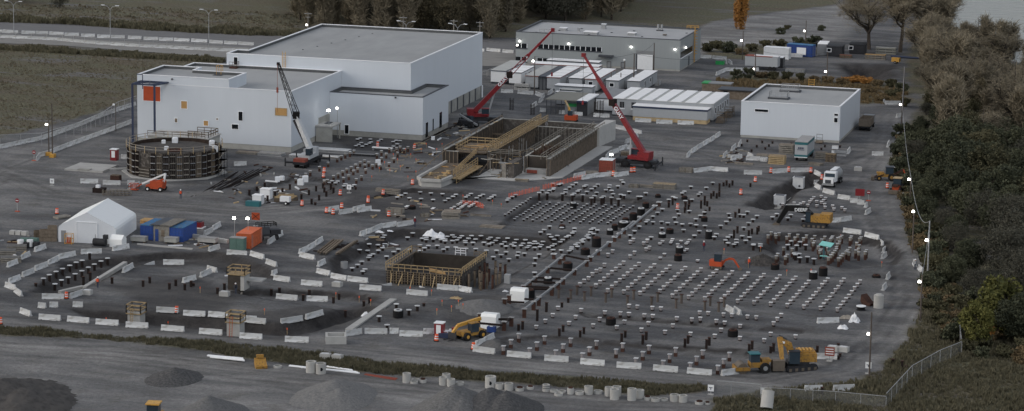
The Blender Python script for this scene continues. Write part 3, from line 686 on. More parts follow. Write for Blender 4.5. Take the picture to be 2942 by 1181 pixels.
d = MB(); d.box(0,6.9,0,11.5,3.1,3.3,'olive_grey'); d.build('roof', t)
d = MB(); d.box(6.92,9.2,-.1,10.6,3.08,3.32,'roof_white'); d.box(6.9,9.25,-.15,-.1,2.9,3.3,'navy'); d.build('white_roof', t)
for k, x_ in enumerate((.2,1.2,2.3,3.5)): d = MB(); d.bar((x_,.1,0),(x_,.1,3.1),.14,'dark_trim'); d.build('post', t)
d = MB(); d.box(4.0,9.0,1.2,10.5,0,3.06,'grey_paint'); d.build('wall', t)
d = MB(); d.box(6.95,9.05,.2,1.19,0,3.05,'chassis'); d.build('front_room', t)
d = MB(); d.box(4.7,6.6,1.15,1.19,1.7,2.4,'green_bright'); d.build('banner', t)
cabin('grey_annex','dark grey roofed cabin joining the shelter to the modular block',43.7,48.4,72.5,86.3,3.0,cat='cabin',roofm='grey_paint',wall='white_paint',wins=(),doors=0,lift=.3)
t = thing('modular_building','low modular office block with white roof bays and grey joints, blue edged annex in front','building',(48.6,67.5,0))
MW = 22.2/7
d = MB(); d.box(0,22.2,0,16.5,.35,3.75,'trailer_wall'); d.build('wall', t)
d = MB(); d.box(.1,22.1,.1,16.4,0,.347,'dark_trim'); d.build('skirt', t)
d = MB(); d.box(-.05,22.25,-.1,16.6,3.752,3.84,'roof_dull'); d.build('roof', t)
for k in range(7):
    d = MB(); d.box(k*MW+.1,k*MW+MW-.72+.1*(k == 6)*6,-.15,16.5,3.842,3.95,'roof_white'); d.build('roof_bay', t)
for x_ in (1.6,4.2):
    d = MB(); d.box(x_,x_+1.05,-.05,.01,1.9,3.2,'window_dark'); o = d.build('window', t)
    d = MB(); [d.box(x_+.33*k,x_+.33*k+.06,-.08,0,1.9,3.2,'galv') for k in range(4)]; d.box(x_-.1,x_+1.15,-.07,0,1.62,1.88,'white_trim'); d.build('frame', o)
for k in range(6):
    y_ = 1.5+k*2.5; d = MB(); d.box(22.19,22.26,y_,y_+.8,1.6,2.8,'window_dark'); o = d.build('window', t); e = MB(); e.box(22.19,22.23,y_-.12,y_+.92,1.48,2.92,'white_trim'); e.build('frame', o)
t = thing('blue_trimmed_annex','grey annex with dark blue roof edge on a plywood skirt','annex',(54.05,63.6,0))
d = MB(); d.box(0,16.2,0,3.6,.85,2.75,'trailer_wall'); d.build('wall', t)
d = MB(); d.box(-.08,16.28,-.08,3.7,2.752,3.1,'navy'); d.build('fascia', t)
d = MB(); d.box(-.1,16.3,-.1,3.72,3.102,3.16,'roof_white'); d.build('roof', t)
d = MB(); d.box(.05,16.1,.05,3.5,0,.847,'timber'); d.build('plywood_skirt', t)
for x_, y_, l_ in ((71.6,67.3,'wooden stair landing at the right front corner of the modular block'),(71.7,74.8,'wooden stair landing halfway along the right side of the modular block')):
    d = MB(); d.box(0,1.7,0,2.0,1.0,1.12,'timber_old'); rail(d, [(0,0),(1.7,0),(1.7,2)], 1.12, 1.1, 'timber_old', .9, .09)
    for a in ((0,0),(1.7,0),(1.7,2),(0,2)): d.bar((*a,0),(*a,1.1),.12,'timber_old')
    for k in range(5): d.box(0,1.7,-1.5+k*.3,-1.2+k*.3,.1+.2*k,.2+.2*k,'timber_old')
    solo(d, 'stair_landing', l_, 'stairs', (x_, y_, 0))
# containers of the upper right yard
def container(name, label, x, y, rz, L, w, h, wall, roof, cat='container', group=None, extra=None, doors=True):
    t = thing(name, label, cat, (x, y, 0), rz, group)
    b_ = MB(); n = max(2, int(L/.5))
    for k in range(n):  # corrugated long sides
        a = L*k/n; c_ = L*(k+.55)/n; b_.box(a, c_, 0, w, .12, h-.1, wall); b_.box(c_, L*(k+1)/n, .05, w-.05, .12, h-.1, wall)
    b_.build('body', t)
    r = MB(); r.box(-.03, L+.03, -.03, w+.03, h-.098, h, roof); r.build('roof', t)
    f = MB()
    for a in ((-.04,.1),(L-.1,L+.04)):
        for c_ in ((-.04,.1),(w-.1,w+.04)): f.box(a[0], a[1], c_[0], c_[1], 0, h-.1, wall)
    f.box(.1, L-.1, -.03, w+.03, 0, .118, 'chassis'); f.build('frame', t)
    if doors:
        d = MB(); d.box(L+.041, L+.09, .12, w/2-.02, .15, h-.2, wall); d.box(L+.041, L+.09, w/2+.02, w-.12, .15, h-.2, wall)
        for k in (.3,.8,w-.8,w-.3): d.bar((L+.1,k,.2),(L+.1,k,h-.25),.05,'galv')
        d.build('door', t)
    return t
container('storage_container','white container next to the blue container in the upper right yard',62.3,167.2,R(-4),6.2,2.5,2.9,'white_paint','white_paint')
t = container('storage_container','bright blue container with a white board on its side, upper right yard',66.7,174.5,R(-10),6.6,2.5,3.0,'blue_container','blue_roof')
d = MB(); d.box(2.6,5.0,-.12,-.06,.5,2.3,'white_paint'); d.build('side_board', t)
container('storage_container','grey container tucked behind the pink topped semi trailer',63.8,152.4,R(-2),6.0,2.4,2.6,'chassis','white_paint')
t = thing('semi_trailer','pale semi trailer with pinkish top rail parked at the yard edge','trailer',(61.5,147.6,0),R(-3))
d = MB(); d.box(0,8.0,0,2.5,.9,3.2,'trailer_wall'); d.build('body', t); d = MB(); d.box(-.05,6.6,-.05,2.55,3.202,3.3,'red_container'); d.box(2,8.05,.9,2.55,3.302,3.36,'roof_white'); d.build('top_rail', t)
for k in (6.2,7.2):
    d = MB(); d.cyl((k,-.05,.5),(k,.35,.5),.5,'tyre',12); d.build('wheel', t)
container('storage_container','light grey container with sloping white lid beside the dark cabins',73.7,178,R(4),2.4,6,2.9,'grey_paint','roof_white')
t = cabin('dark_cabin','black cabin with a broken white window in the upper right yard',76.2,80.0,177.2,181,2.7,cat='cabin',roofm='chassis',wall='chassis',wins=((.15,'F'),),doors=0,lift=.1)
cabin('dark_cabin','black cabin with a bright framed window, right of its twin',80.8,84.6,183.5,187,2.7,cat='cabin',roofm='chassis',wall='chassis',wins=((.1,'F'),),doors=0,lift=.1)
# ------------------------------------------------------------------ concrete road barriers
bar_mb = MB(); PRF = [(-.30,0),(-.30,.08),(-.14,.32),(-.085,.82),(.085,.82),(.14,.32),(.30,.08),(.30,0)]
bar_mb.xprism(PRF, -.5, -.18, 'barrier').xprism([(y*(1 if z > .1 else 1), z) for y, z in PRF], -.1799, .1799, 'barrier').xprism(PRF, .18, .5, 'barrier')
for s_ in (-.36,.36): bar_mb.box(s_-.04, s_+.04, -.302, .302, 0, .055, 'chassis')
BAR = bar_mb.mesh('road_barrier')
NB = [0]
def barrier(p, q, label, group, hs=1.0, tilt=0):
    a = P(*p); b = P(*q); d = b-a; L = min(4.15, max(1.3, hypot(d.x, d.y)))
    o = bpy.data.objects.new('road_barrier', BAR); col.objects.link(o); c = (a+b)/2
    o.location = (c.x, c.y, min(a.z, b.z, c.z)); o.rotation_euler = (rnd.uniform(-.03,.03), rnd.uniform(-.02,.02), atan2(d.y, d.x)+rnd.uniform(-.02,.02)); o.scale = (L, 1, hs*1.02)
    tag(o, label, 'road barrier', group); NB[0] += 1; return o
def chain(org, segs, where, group, kind='pale concrete barrier'):
    pts = [((org[0]+a/org[2], org[1]+b/org[2]), (org[0]+c/org[2], org[1]+d/org[2])) for a, b, c, d in segs]
    pts = [(p, q) if p[0] < q[0] else (q, p) for p, q in pts]
    pts.sort(key=lambda t: t[0][0]+t[1][0])
    for i, (p, q) in enumerate(pts): barrier(p, q, f'{kind}, {rnk(i, len(pts))} {where}'.replace('pale ','') if len(pts) > 1 else f'{kind} {where}', group)
def runline(org, pts, where, group, step=4.0, gap=.12, kind='pale concrete barrier'):
    W_ = [P(org[0]+x/org[2], org[1]+y/org[2]) for x, y in pts]; out = []
    cur = W_[0]; i = 1; n = 0
    segs = []
    while i < len(W_):
        d = W_[i]-cur; L = hypot(d.x, d.y)
        if L < step: i += 1; 
        else:
            nx_ = cur+d*(step/L); segs.append((cur, nx_)); cur = nx_
            if len(segs) > 120: break
    for k, (a, b) in enumerate(segs):
        o = bpy.data.objects.new('road_barrier', BAR); col.objects.link(o); c = (a+b)/2; d = b-a
        o.location = (c.x, c.y, hz(c.x, c.y)); o.rotation_euler = (0, 0, atan2(d.y, d.x)); o.scale = (step-gap, 1, 1)
        tag(o, f'{kind}, {rnk(k, len(segs))} {where}', 'road barrier', group); NB[0] += 1
g1 = 'concrete road barriers'
Z3 = 3.447; Z0 = 3.032
chain((1400,840,Z0), [(173,553,382,575),(498,592,707,607),(812,622,1022,640),(1128,652,1342,668),(1445,678,1660,696),(1740,705,1955,723),(2042,727,2225,700)], 'in the row along the front haul road, right half', 'barriers along the front haul road')
chain((700,840,Z0), [(2000,512,2190,535),(2022,473,2100,430),(2095,428,2178,398)], 'in the hook of three by the yellow telehandler', g1)
chain((700,840,Z0), [(-34,397,162,410),(360,428,567,437),(885,382,1025,358),(1054,358,1252,362),(1273,357,1350,360),(1357,380,1560,385),(1565,362,1665,360),(1795,365,1868,388)], 'in the front row from pit to red booth', 'barriers between front pit and red booth')
chain((700,840,Z0), [(5,247,195,262),(323,262,510,245),(540,238,690,203)], 'in the row behind the front trench, right part', g1)
chain((700,840,Z0), [(285,50,470,70),(550,70,733,80)], 'beside the white pipes above the trench', g1)
chain((0,840,Z0), [(340,233,528,247),(587,252,777,267),(836,275,1033,290),(1098,300,1290,313),(1407,327,1604,345),(1737,357,1935,373)], 'in the row in front of the left trench', 'barriers in front of the left trench')
chain((0,840,Z0), [(1365,168,1555,182),(1598,187,1788,205),(1815,202,1985,215),(2133,245,2235,250)], 'in the row behind the left trench towers', 'barriers behind the left trench')
chain((0,840,Z0), [(180,178,268,210),(340,132,395,138),(440,128,500,130),(635,125,722,128)], 'scattered at the left end of the front trench', g1)
chain((0,560,Z3), [(345,565,448,530),(203,642,298,600),(73,718,173,680)], 'in the short diagonal line below the tent storage pile', g1)
chain((0,560,Z3), [(803,587,1007,577),(583,635,745,600),(478,687,577,648),(348,750,465,708),(220,812,335,768),(90,880,197,835),(1117,555,1278,530)], 'in the curved line round the left pile pit', 'barriers curving round the left pile pit')
chain((0,560,Z3), [(55,910,152,945),(150,960,215,1008),(415,1030,635,1030),(695,1028,815,985)], 'at the lower left corner of the pile pit', g1)
chain((0,560,Z3), [(1365,697,1563,680),(1617,688,1823,690),(1217,770,1317,722),(1813,873,1935,838),(1983,818,2090,772),(2055,745,2145,770)], 'inside the left pit island', 'barriers standing inside the left pit')
chain((0,560,Z3), [(2068,570,2173,535),(2247,590,2447,597)], 'by the green cabinet and orange container', g1)
chain((0,560,Z3), [(2022,405,2100,365),(2105,350,2180,310)], 'of the pair right of the blue containers', g1)
chain((700,560,Z3), [(240,490,305,450),(305,437,382,395)], 'of the pair beside the black machine', g1)
chain((700,560,Z3), [(550,585,635,550),(635,545,703,510),(712,497,780,457),(557,612,703,643)], 'in the bend left of the steel beams', g1)
chain((700,560,Z3), [(735,710,805,678),(727,770,855,803),(868,820,1020,850),(1030,850,1230,872),(1270,878,1475,892)], 'in the curve left of the timber formwork pit', 'barriers left of the timber formwork pit')
chain((700,560,Z3), [(1703,907,1915,930),(1917,932,2125,948),(2127,946,2258,970)], 'in the tight row before the timber pit', g1)
chain((700,560,Z3), [(1150,935,1365,952),(1612,985,1823,1000),(572,888,778,908),(70,597,200,637),(225,678,327,712),(300,840,457,865),(285,798,325,770)], 'in the open row between left pit and formwork', 'barriers between left pit and formwork')
chain((700,560,Z3), [(845,165,940,147),(947,193,1075,175),(1083,162,1200,140),(1130,172,1263,153)], 'in the short central cluster with orange drums', g1)
chain((700,560,Z3), [(1153,408,1205,392),(1210,385,1260,372),(1262,370,1370,325),(1370,328,1510,308),(1520,317,1693,290)], 'in the arc behind the central pile field', g1)
chain((1400,280,Z3), [(858,797,970,772),(937,815,1065,792),(1067,793,1240,775),(1262,788,1395,768)], 'in the line in front of the red container', g1)
chain((1400,280,Z3), [(1170,612,1215,568),(1215,567,1295,542),(1303,530,1380,500),(1380,512,1428,508),(1370,455,1408,440),(1455,410,1490,390)], 'in the line behind the right hand red crane', g1)
chain((1400,280,Z3), [(1465,240,1622,250),(1672,258,1832,262),(1885,265,2045,272)], 'of three against the plywood skirted annex', g1)
chain((1400,280,Z3), [(1975,600,2010,560),(2022,553,2068,520),(2075,513,2130,482),(2137,477,2190,445),(2197,445,2255,405),(2258,405,2305,370)], 'in the diagonal line left of the white building', 'barriers left of the white building')
chain((1400,280,Z3), [(2040,745,2208,725),(2208,722,2383,738)], 'beside the grey crates right of the red crane', g1)
chain((1400,280,Z3), [(2335,600,2375,565),(2378,605,2525,608)], 'beside the timber junk in front of the white building', g1)
chain((1400,280,Z3), [(1262,305,1390,332),(1400,337,1530,362)], 'of the low pair under the right crane boom', g1)
chain((1400,280,Z3), [(1055,190,1110,195),(1120,196,1210,200),(865,178,945,182),(720,165,760,163),(523,140,582,145)], 'in the broken row before the canteen canopy', g1)
chain((2100,280,Z3), [(127,762,307,765),(410,752,555,742),(590,740,775,750),(830,745,890,783),(830,860,880,810),(835,885,890,920),(915,940,1027,968),(1060,1000,1180,1018)], 'in the line bending round the white tank truck', 'barriers bending round the tank truck')
chain((2100,280,Z3), [(1395,573,1510,577),(1577,715,1710,730),(1545,500,1570,455)], 'by the scrap timber at the right road edge', g1)
chain((2100,280,Z3), [(1528,70,1680,70),(1508,66,1530,30),(1640,200,1690,190),(1645,360,1680,325)], 'along the right road beside the tree belt', g1)
chain((2100,280,Z3), [(70,500,103,445),(5,530,45,495),(148,620,290,625),(0,620,105,603),(170,580,218,605),(1145,570,1185,520)], 'around the material yard before the white building', g1)
Z5 = 5.152
chain((2150,520,Z5), [(1515,318,1605,325),(1622,345,1703,350),(1725,395,1755,375),(1735,500,1800,460)], 'near the red sign at the right hand gate', g1)
chain((2150,520,Z5), [(1240,613,1355,610),(1362,605,1520,580),(1407,757,1670,790),(1727,820,1935,868)], 'right of the black boomed excavator', g1)
chain((2150,520,Z5), [(1950,910,1995,965),(1990,1060,2025,1010),(1975,1150,2040,1110)], 'at the right rim of the rusty pile pit', g1)
chain((2150,680,Z5), [(2045,640,2090,590),(1985,800,2040,740),(2445,405,2482,455),(2525,480,2575,535)], 'along the right road near the lamp poles', g1)
chain((2100,840,Z0), [(750,270,940,262),(712,575,925,585),(640,862,795,858),(890,860,1075,850)], 'on the right near the big yellow excavator', g1)
chain((1800,860,Z5), [(1478,155,1590,215),(1595,178,1690,237)], 'of the crossed pair lying in the pile grid', g1)
chain((1760,60,6.44), [(1625,690,1830,695),(1850,700,2105,725),(2060,750,2120,815),(2140,765,2215,820)], 'right of the grey building', g1)
runline((1760,60,6.44), [(1915,1010),(2020,965),(2105,925),(2300,920),(2620,928),(2900,925)], 'in the curved wall below the trailer yard', 'barriers of the curved wall')
chain((0,280,Z3), [(797,848,972,850),(1020,862,1193,867),(1265,915,1395,870),(1270,865,1325,865),(1200,605,1278,608),(2318,678,2440,672)], 'around the formwork cylinder', g1)
chain((0,280,Z3), [(362,628,388,595)], 'upended beside the yellow based lamp poles', g1)
runline((0,280,Z3), [(-300,555),(0,505),(120,487),(410,420),(540,378),(830,265),(1000,190),(1160,135),(1362,72)], 'in the fenced left boundary wall', 'barriers under the left boundary fence', gap=.04)
runline((0,280,Z3), [(385,590),(520,550),(665,490),(800,440),(950,385),(1120,325),(1362,232)], 'in the inner line beside the left road', 'barriers of the inner left line')
chain((0,0,Z3), [(-60,322,20,325),(25,325,180,332),(215,335,350,338),(358,338,478,342),(490,345,630,350),(640,355,782,358),(805,365,940,368),(963,375,1090,377),(1100,378,1235,382),(1268,385,1400,390),(1423,395,1568,400),(1575,403,1715,407),(1725,408,1875,415),(1887,415,2060,423),(2075,427,2208,435),(2220,437,2352,443),(2360,443,2515,452)], 'on the median of the back road', 'barriers on the back road median')
runline((0,0,Z3), [(-300,355),(0,375),(620,405),(960,440),(1390,468),(2250,512),(2500,520)], 'in the wall under the back road fence', 'barriers of the back road wall', gap=.02)
chain((1400,0,Z3), [(-70,510,-30,515),(-5,505,130,520),(150,520,262,530)], 'behind the gap between hall and grey building', g1)
chain((1440,160,Z5), [(0,545,175,555),(245,560,475,580),(515,580,610,620),(600,640,635,600)], 'below the trailer row, left of the canopy', g1)
chain((1440,160,Z5), [(445,780,530,720),(540,715,630,640),(680,590,780,530)], 'in the diagonal leading to the canopy', g1)
# ------------------------------------------------------------------ piles
PC = {}
def pile_proto(kind, h):
    key = (kind, round(h, 2))
    if key in PC: return PC[key]
    s = []
    if kind == 'disc':
        a = MB(); a.cyl((0,0,-.4),(0,0,h-.07),.24,'rust_dark',8); s.append(('shaft', a.mesh('shaft')))
        a = MB(); a.cyl((0,0,h-.069),(0,0,h),.42,'cap',14); s.append(('cap', a.mesh('cap')))
    elif kind == 'stub':
        a = MB(); a.cyl((0,0,.18),(0,0,h-.14),.24,'sleeve',9); a.cyl((0,0,h-.1399),(0,0,h-.07),.25,'rust_dark',9); a.cyl((0,0,-.4),(0,0,.1799),.27,'rust_dark',9); s.append(('shaft', a.mesh('shaft')))
        a = MB(); a.box(-.28,.28,-.27,.27,h-.069,h,'cap_white'); s.append(('cap', a.mesh('cap')))
    elif kind == 'low':
        a = MB(); a.box(-.16,.16,-.12,.12,-.3,h-.05,'rust_dark'); s.append(('shaft', a.mesh('shaft')))
        a = MB(); a.box(-.23,.23,-.21,.21,h-.049,h,'cap'); s.append(('cap', a.mesh('cap')))
    elif kind == 'steel':
        a = MB(); a.box(-.17,.17,-.15,-.11,-.5,h-.03,'rust_dark'); a.box(-.17,.17,.11,.15,-.5,h-.03,'rust_dark'); a.box(-.03,.03,-.11,.11,-.5,h-.03,'rust_dark'); s.append(('shaft', a.mesh('shaft')))
        a = MB(); a.box(-.24,.24,-.24,.24,h-.029,h,'rust'); s.append(('cap', a.mesh('cap')))
    elif kind == 'wide':
        a = MB(); a.box(-.27,.27,-.2,.2,-.5,h-.05,'rust'); s.append(('shaft', a.mesh('shaft')))
        a = MB(); a.box(-.4,.4,-.35,.35,h-.049,h+.02,'cap_dull'); s.append(('cap', a.mesh('cap')))
    elif kind == 'tall':
        a = MB(); a.cyl((0,0,-.6),(0,0,h-.05),.2,'pole_wood',8); s.append(('shaft', a.mesh('shaft')))
        a = MB(); a.box(-.3,.3,-.3,.3,h-.049,h,'rust'); s.append(('cap', a.mesh('cap')))
    elif kind == 'framed':
        a = MB(); a.box(-.24,.24,-.24,.24,-.6,h-.1,'rust'); s.append(('shaft', a.mesh('shaft')))
        a = MB(); e = .45
        for q in ((-e,e,-e,-e+.17),(-e,e,e-.17,e),(-e,-e+.17,-e+.17,e-.17),(e-.17,e,-e+.17,e-.17)): a.box(*q, h-.099, h, 'cap')
        s.append(('cap', a.mesh('cap')))
    elif kind == 'sleeved':
        a = MB(); a.box(-.24,.24,-.24,.24,-.4,h*.42,'rust'); s.append(('shaft', a.mesh('shaft')))
        a = MB(); a.cyl((0,0,h*.421),(0,0,h-.08),.23,'sleeve',10); s.append(('sleeve', a.mesh('sleeve')))
        a = MB(); a.box(-.31,.31,-.31,.31,h-.079,h,'cap'); s.append(('cap', a.mesh('cap')))
    elif kind == 'rusty':
        a = MB(); a.cyl((0,0,-.6),(0,0,h*.6),.25,'rust',8); a.cyl((0,0,h*.6),(0,0,h-.05),.23,'timber_grey',8); s.append(('shaft', a.mesh('shaft')))
        a = MB(); a.box(-.26,.26,-.26,.26,h-.049,h,'cap'); s.append(('cap', a.mesh('cap')))
    PC[key] = s; return s
NM = {'disc':('disc_capped_pile','pile with round white cap','disc capped pile'),'stub':('pile_stub','square capped grey stub','pile stub'),
 'low':('low_pile','low pile','low pile'),'steel':('steel_pile','bare dark steel pile','steel pile'),'wide':('pile_post','thick brown pile','thick pile'),
 'tall':('tall_pile','tall brown pile','tall pile'),'framed':('frame_capped_pile','pile with white frame cap','frame capped pile'),
 'sleeved':('sleeved_pile','sleeved rusty footed pile','sleeved pile'),'rusty':('rusty_pile','slim rusty pile','slim pile')}
CNT = {}
def put_pile(kind, loc, h, label, group):
    nm, _, cat = NM[kind]
    if kind == 'disc' and h >= .9: nm, cat = 'tall_disc_pile', 'tall disc pile'
    r = thing(nm, label, cat, loc, rnd.uniform(-.08,.08), group)
    r.rotation_euler = (rnd.uniform(-.012,.012), rnd.uniform(-.012,.012), rnd.uniform(-.1,.1))
    for n_, me_ in pile_proto(kind, h):
        o = bpy.data.objects.new(n_, me_); col.objects.link(o); o.parent = r
    CNT[cat] = CNT.get(cat, 0)+1
def piles(kind, org, pts, h, where, short=None):
    L = []
    for p in pts:
        hh = p[2] if len(p) > 2 else h; v = P(org[0]+p[0]/org[2], org[1]+p[1]/org[2], hh); L.append((org[0]+p[0]/org[2], v, hh))
    L.sort(key=lambda t: t[0])
    for i, (_, v, hh) in enumerate(L):
        hh = round(hh*4)/4 if kind in ('steel',) else hh
        put_pile(kind, v, hh, f'{NM[kind][1]}, {rnk(i, len(L))} {where}', f'{NM[kind][2]}s {where}')
A1 = (1400,480,Z5); A2 = (1850,520,Z5); A3 = (2150,520,Z5); A4 = (1050,520,6.44); A5 = (1000,620,Z5); A6 = (1400,640,Z5); A7 = (1850,680,Z5); A8 = (2150,680,Z5)
B1 = (1360,820,Z5); B2 = (1800,860,Z5); E1 = (700,440,3.136); C1 = (700,280,Z3)
def lattice(c00, c0n, cm0, cmn, n, m, h):
    a, b, c, d = [P(*q, h) for q in (c00, c0n, cm0, cmn)]
    return [[(a*(1-i/(m-1))+c*(i/(m-1)))*(1-k/(n-1))+(b*(1-i/(m-1))+d*(i/(m-1)))*(k/(n-1)) for k in range(n)] for i in range(m)]
# dense field of low caps: 12 receding lines of ten
for i, ln in enumerate(lattice((1451,615.3),(1526.2,566.8),(1747.9,638.8),(1818.7,591),10,12,.4)):
    for k, v in enumerate(ln):
        v.z = hz(v.x, v.y); v.x += rnd.uniform(-.12,.12); v.y += rnd.uniform(-.2,.2)
        put_pile('low', v, .42, f'low white capped pile, {ordw(k+1)} from the front in {ordw(i+1)} line of the dense field', 'low piles of the dense field')
# regular grid of stubs: 16 receding lines of nine
for i, ln in enumerate(lattice((1791.7,749.7),(1700.7,825.2),(2471.2,804.2),(2406.2,883.8),9,16,.75)):
    for k, v in enumerate(ln):
        if (i == 0 and k > 7) or (i == 12 and k < 1) or (i == 4 and k > 7): continue
        v.z = hz(v.x, v.y)
        put_pile('stub', v, .75, f'grey pile stub, {ordw(k+1)} from the back in {ordw(i+1)} line of the regular grid', 'pile stubs of the regular grid')
piles('stub', A6, [(1373,887),(1435,835),(1500,797),(1557,737),(1615,690),(1675,668),(1735,598),(1787,450),(1855,398),(2118,262),(2165,228),(2115,475),(2180,418),(2353,370),(2400,345),(2317,282),(2370,245)], .75, 'beside the timber beam frame')
piles('stub', B1, [(1253,308),(1595,340),(1947,375),(2177,388),(2303,400),(2530,418),(2305,278),(2427,290),(1175,415),(1517,443),(1870,472),(2237,510),(1067,500),(1417,532),(1773,567),(2123,593),(2488,630),(932,590)], .7, 'in the loose rows, lower left')
piles('stub', B2, [(383,102),(510,110),(1083,172),(1210,180),(1437,200),(1560,210),(1790,232),(1922,242),(2290,207),(2232,267),(2177,330),(390,222),(745,265),(967,285),(1092,290),(1330,310),(1453,322),(1683,345),(325,330),(687,362),(570,457),(947,485),(1400,427),(1308,515),(1680,547),(2135,487),(2503,523),(2040,580)], .7, 'in the loose rows, lower right')
piles('steel', B1, [(1330,578,1.1),(1275,630,1.1),(1637,610,1.1),(1582,658,1.1),(2250,662,1.1),(2197,712,1.25),(2560,680,1.3),(2510,725,1.3)], 1.1, 'of the paired steel piles, left part')
piles('steel', B2, [(913,530,1.3),(867,575,1.3),(1228,555,1.3),(1185,602,1.3),(1862,610,1.3),(1818,657,1.3),(2180,645,1.3),(2137,687,1.1)], 1.2, 'of the paired steel piles, right part')
piles('steel', (2080,920,3.145), [(845,235,1.2),(820,268,.75),(1033,215,.9),(1050,300,.5),(1035,322,.5)], 1, 'behind the big yellow excavator')
piles('steel', B1, [(1083,252,1.5),(948,357,1.75),(730,530,1.25),(670,575,1.0),(1405,185,.75),(1312,255,.75)], 1, 'by the end of the beam frame')
piles('tall', B1, [(1265,50),(1445,65),(1648,92),(1962,112),(2285,150),(2375,68),(2050,42),(1538,5),(1745,20)], 1.5, 'along the front of the grid, left part')
piles('tall', A7, [(560,850),(480,920),(985,885),(905,955),(1190,900),(1110,970),(205,825),(115,890)], 1.5, 'along the front of the grid, right part')
piles('sleeved', B1, [(673,710),(558,800),(447,890),(1055,745),(943,835),(835,925),(1440,777),(1330,862),(1222,955),(1823,815),(1720,908),(1617,998),(2212,850),(2115,940)], 1.3, 'in the front rows, left half')
piles('sleeved', B2, [(335,678),(243,770),(142,865),(730,712),(640,805),(543,902),(1130,748),(1038,840),(945,935),(1527,783),(1440,878),(1352,975)], 1.3, 'in the front rows, right half')
piles('disc', A1, [(65,437),(103,412),(27,462),(420,405),(370,433),(313,458),(297,485),(970,238),(1095,238),(1060,252),(1313,228),(1263,260),(1217,293),(1465,262),(1435,280),(1637,250),(1595,282),(1543,317),(1160,327),(1158,367),(1365,332),(1338,352),(1285,385),(1475,358),(1620,370),(1810,262),(1805,295),(1757,332),(1840,342),(1933,275),(2010,220),(1985,188),(987,307),(975,325),(920,342),(815,340),(2100,357),(2022,412),(1975,442),(2345,375),(2275,430),(2235,462),(1860,423)], .55, 'behind the dense field')
piles('disc', A1, [(768,373),(888,375),(1113,388),(1260,405),(1413,403),(1587,418),(1543,450),(1723,425),(1837,443),(1943,467),(1693,445)], 1.4, 'on long legs at the terrace step')
piles('disc', A6, [(843,97),(790,133),(922,45),(1103,45),(1290,77),(1285,123),(1260,148),(1205,185),(1170,205),(945,200),(1035,205),(912,225),(990,242),(1115,245),(1080,267),(998,302),(962,328),(905,355),(975,378),(1095,400),(1213,410),(1245,385),(1250,357),(1335,345),(1310,317),(1345,295),(1415,280),(1398,255),(1430,235),(1500,220),(1475,195),(1495,170),(1573,158),(1525,135),(1630,103),(1537,93),(1575,72)], .6, 'between dense field and beam frame')
piles('disc', A6, [(20,235),(48,230),(160,237),(128,260),(300,248),(72,287),(25,305),(257,275),(213,308),(430,257),(403,287),(360,312),(280,338),(400,335),(563,268),(530,297),(500,328),(625,292),(590,357),(703,280),(680,305),(620,332),(740,300),(823,290),(803,318),(780,347),(703,357),(137,400),(278,423),(205,465),(88,495),(458,427),(550,442),(447,475),(712,497),(768,455),(320,525),(700,597),(700,730),(2113,180),(2250,47),(2180,115),(2425,205)], .6, 'right of the timber formwork pit')
piles('disc', A5, [(958,257),(880,310),(1097,325),(1160,315),(1157,343),(1262,337),(1375,345),(1240,290),(1470,300),(1545,287),(1575,308),(1650,322),(1435,362),(1440,338),(1545,360),(1613,350),(1685,297),(1735,362),(1780,322),(1740,388),(1828,310),(1785,333),(1887,330),(1967,317),(1850,387),(2012,385),(540,283),(515,305)], .6, 'near the white sheeting')
piles('disc', A5, [(313,412),(443,425),(513,465),(170,498),(448,503),(290,508),(370,557),(323,578),(305,608),(205,667),(140,715),(62,763),(250,780),(218,812),(570,590),(675,523),(745,485),(920,488),(1067,505),(1133,465),(1065,422),(1190,433),(1320,430),(1467,457),(1413,487),(1593,455),(1745,475),(1890,478),(2048,503),(1560,597),(1515,622)], .6, 'behind and left of the timber pit')
piles('disc', A4, [(1012,198),(1212,218),(1425,232),(740,222),(660,257),(588,292),(812,307),(1027,322),(1250,338),(1675,243),(1620,280),(1533,317),(1473,355),(1795,368),(1953,228),(1900,260),(1860,292),(2058,307),(2120,270),(2175,243),(2045,382),(2280,322),(2333,292),(2380,258)], .5, 'in front of the long concrete channel')
piles('stub', A4, [(1592,495),(1645,467),(1718,422),(1763,398),(1877,400),(1925,375),(1840,428),(1800,457),(1770,478),(1718,508),(1648,532),(1917,462),(1962,437),(2005,412),(755,470),(780,455),(1240,505),(1262,492)], .55, 'in the small cluster before the channel')
piles('disc', A2, [(28,172),(695,75),(1020,17),(925,90),(600,148),(567,173),(840,163),(810,192),(432,228),(370,268),(613,287),(712,267),(467,245),(273,408),(203,460),(497,418),(518,480),(672,435),(135,517),(455,535),(55,575),(33,600),(135,600),(262,595),(353,615),(475,608),(567,632),(690,627),(775,645),(903,657),(835,505),(770,557),(895,455),(268,690),(587,715),(820,733),(748,800),(107,823)], .55, 'right of the frame capped line')
piles('disc', A2, [(1258,478),(1275,540),(1220,595),(1420,490),(1478,495),(1532,447),(1675,507),(1615,563),(1550,613),(1138,657),(1480,682),(1075,778),(1043,820),(1968,480),(2175,493),(1905,527),(2130,540),(2357,560),(2400,510),(1290,797),(1245,827),(1455,808),(1563,830),(1207,870),(1370,863),(1370,905),(1508,875),(1247,912),(1333,932),(1622,942),(1722,963)], .6, 'left of the black boomed excavator')
piles('stub', A2, [(675,862),(650,897),(627,918),(398,903),(425,852),(412,880),(550,878),(500,928),(237,915),(50,858),(275,882),(597,1025),(635,1000),(303,1070),(243,1125),(795,1165)], .5, 'behind the regular grid')
piles('stub', A3, [(1080,213),(1143,240),(1113,272),(1083,300),(1130,328),(1137,372),(1015,350),(1012,287),(1247,353),(1268,398),(1385,377),(1430,408),(970,230),(937,262),(912,290),(820,305),(772,325),(735,345),(678,310),(882,342),(510,318),(410,335),(577,350)], .65, 'behind the black boomed excavator')
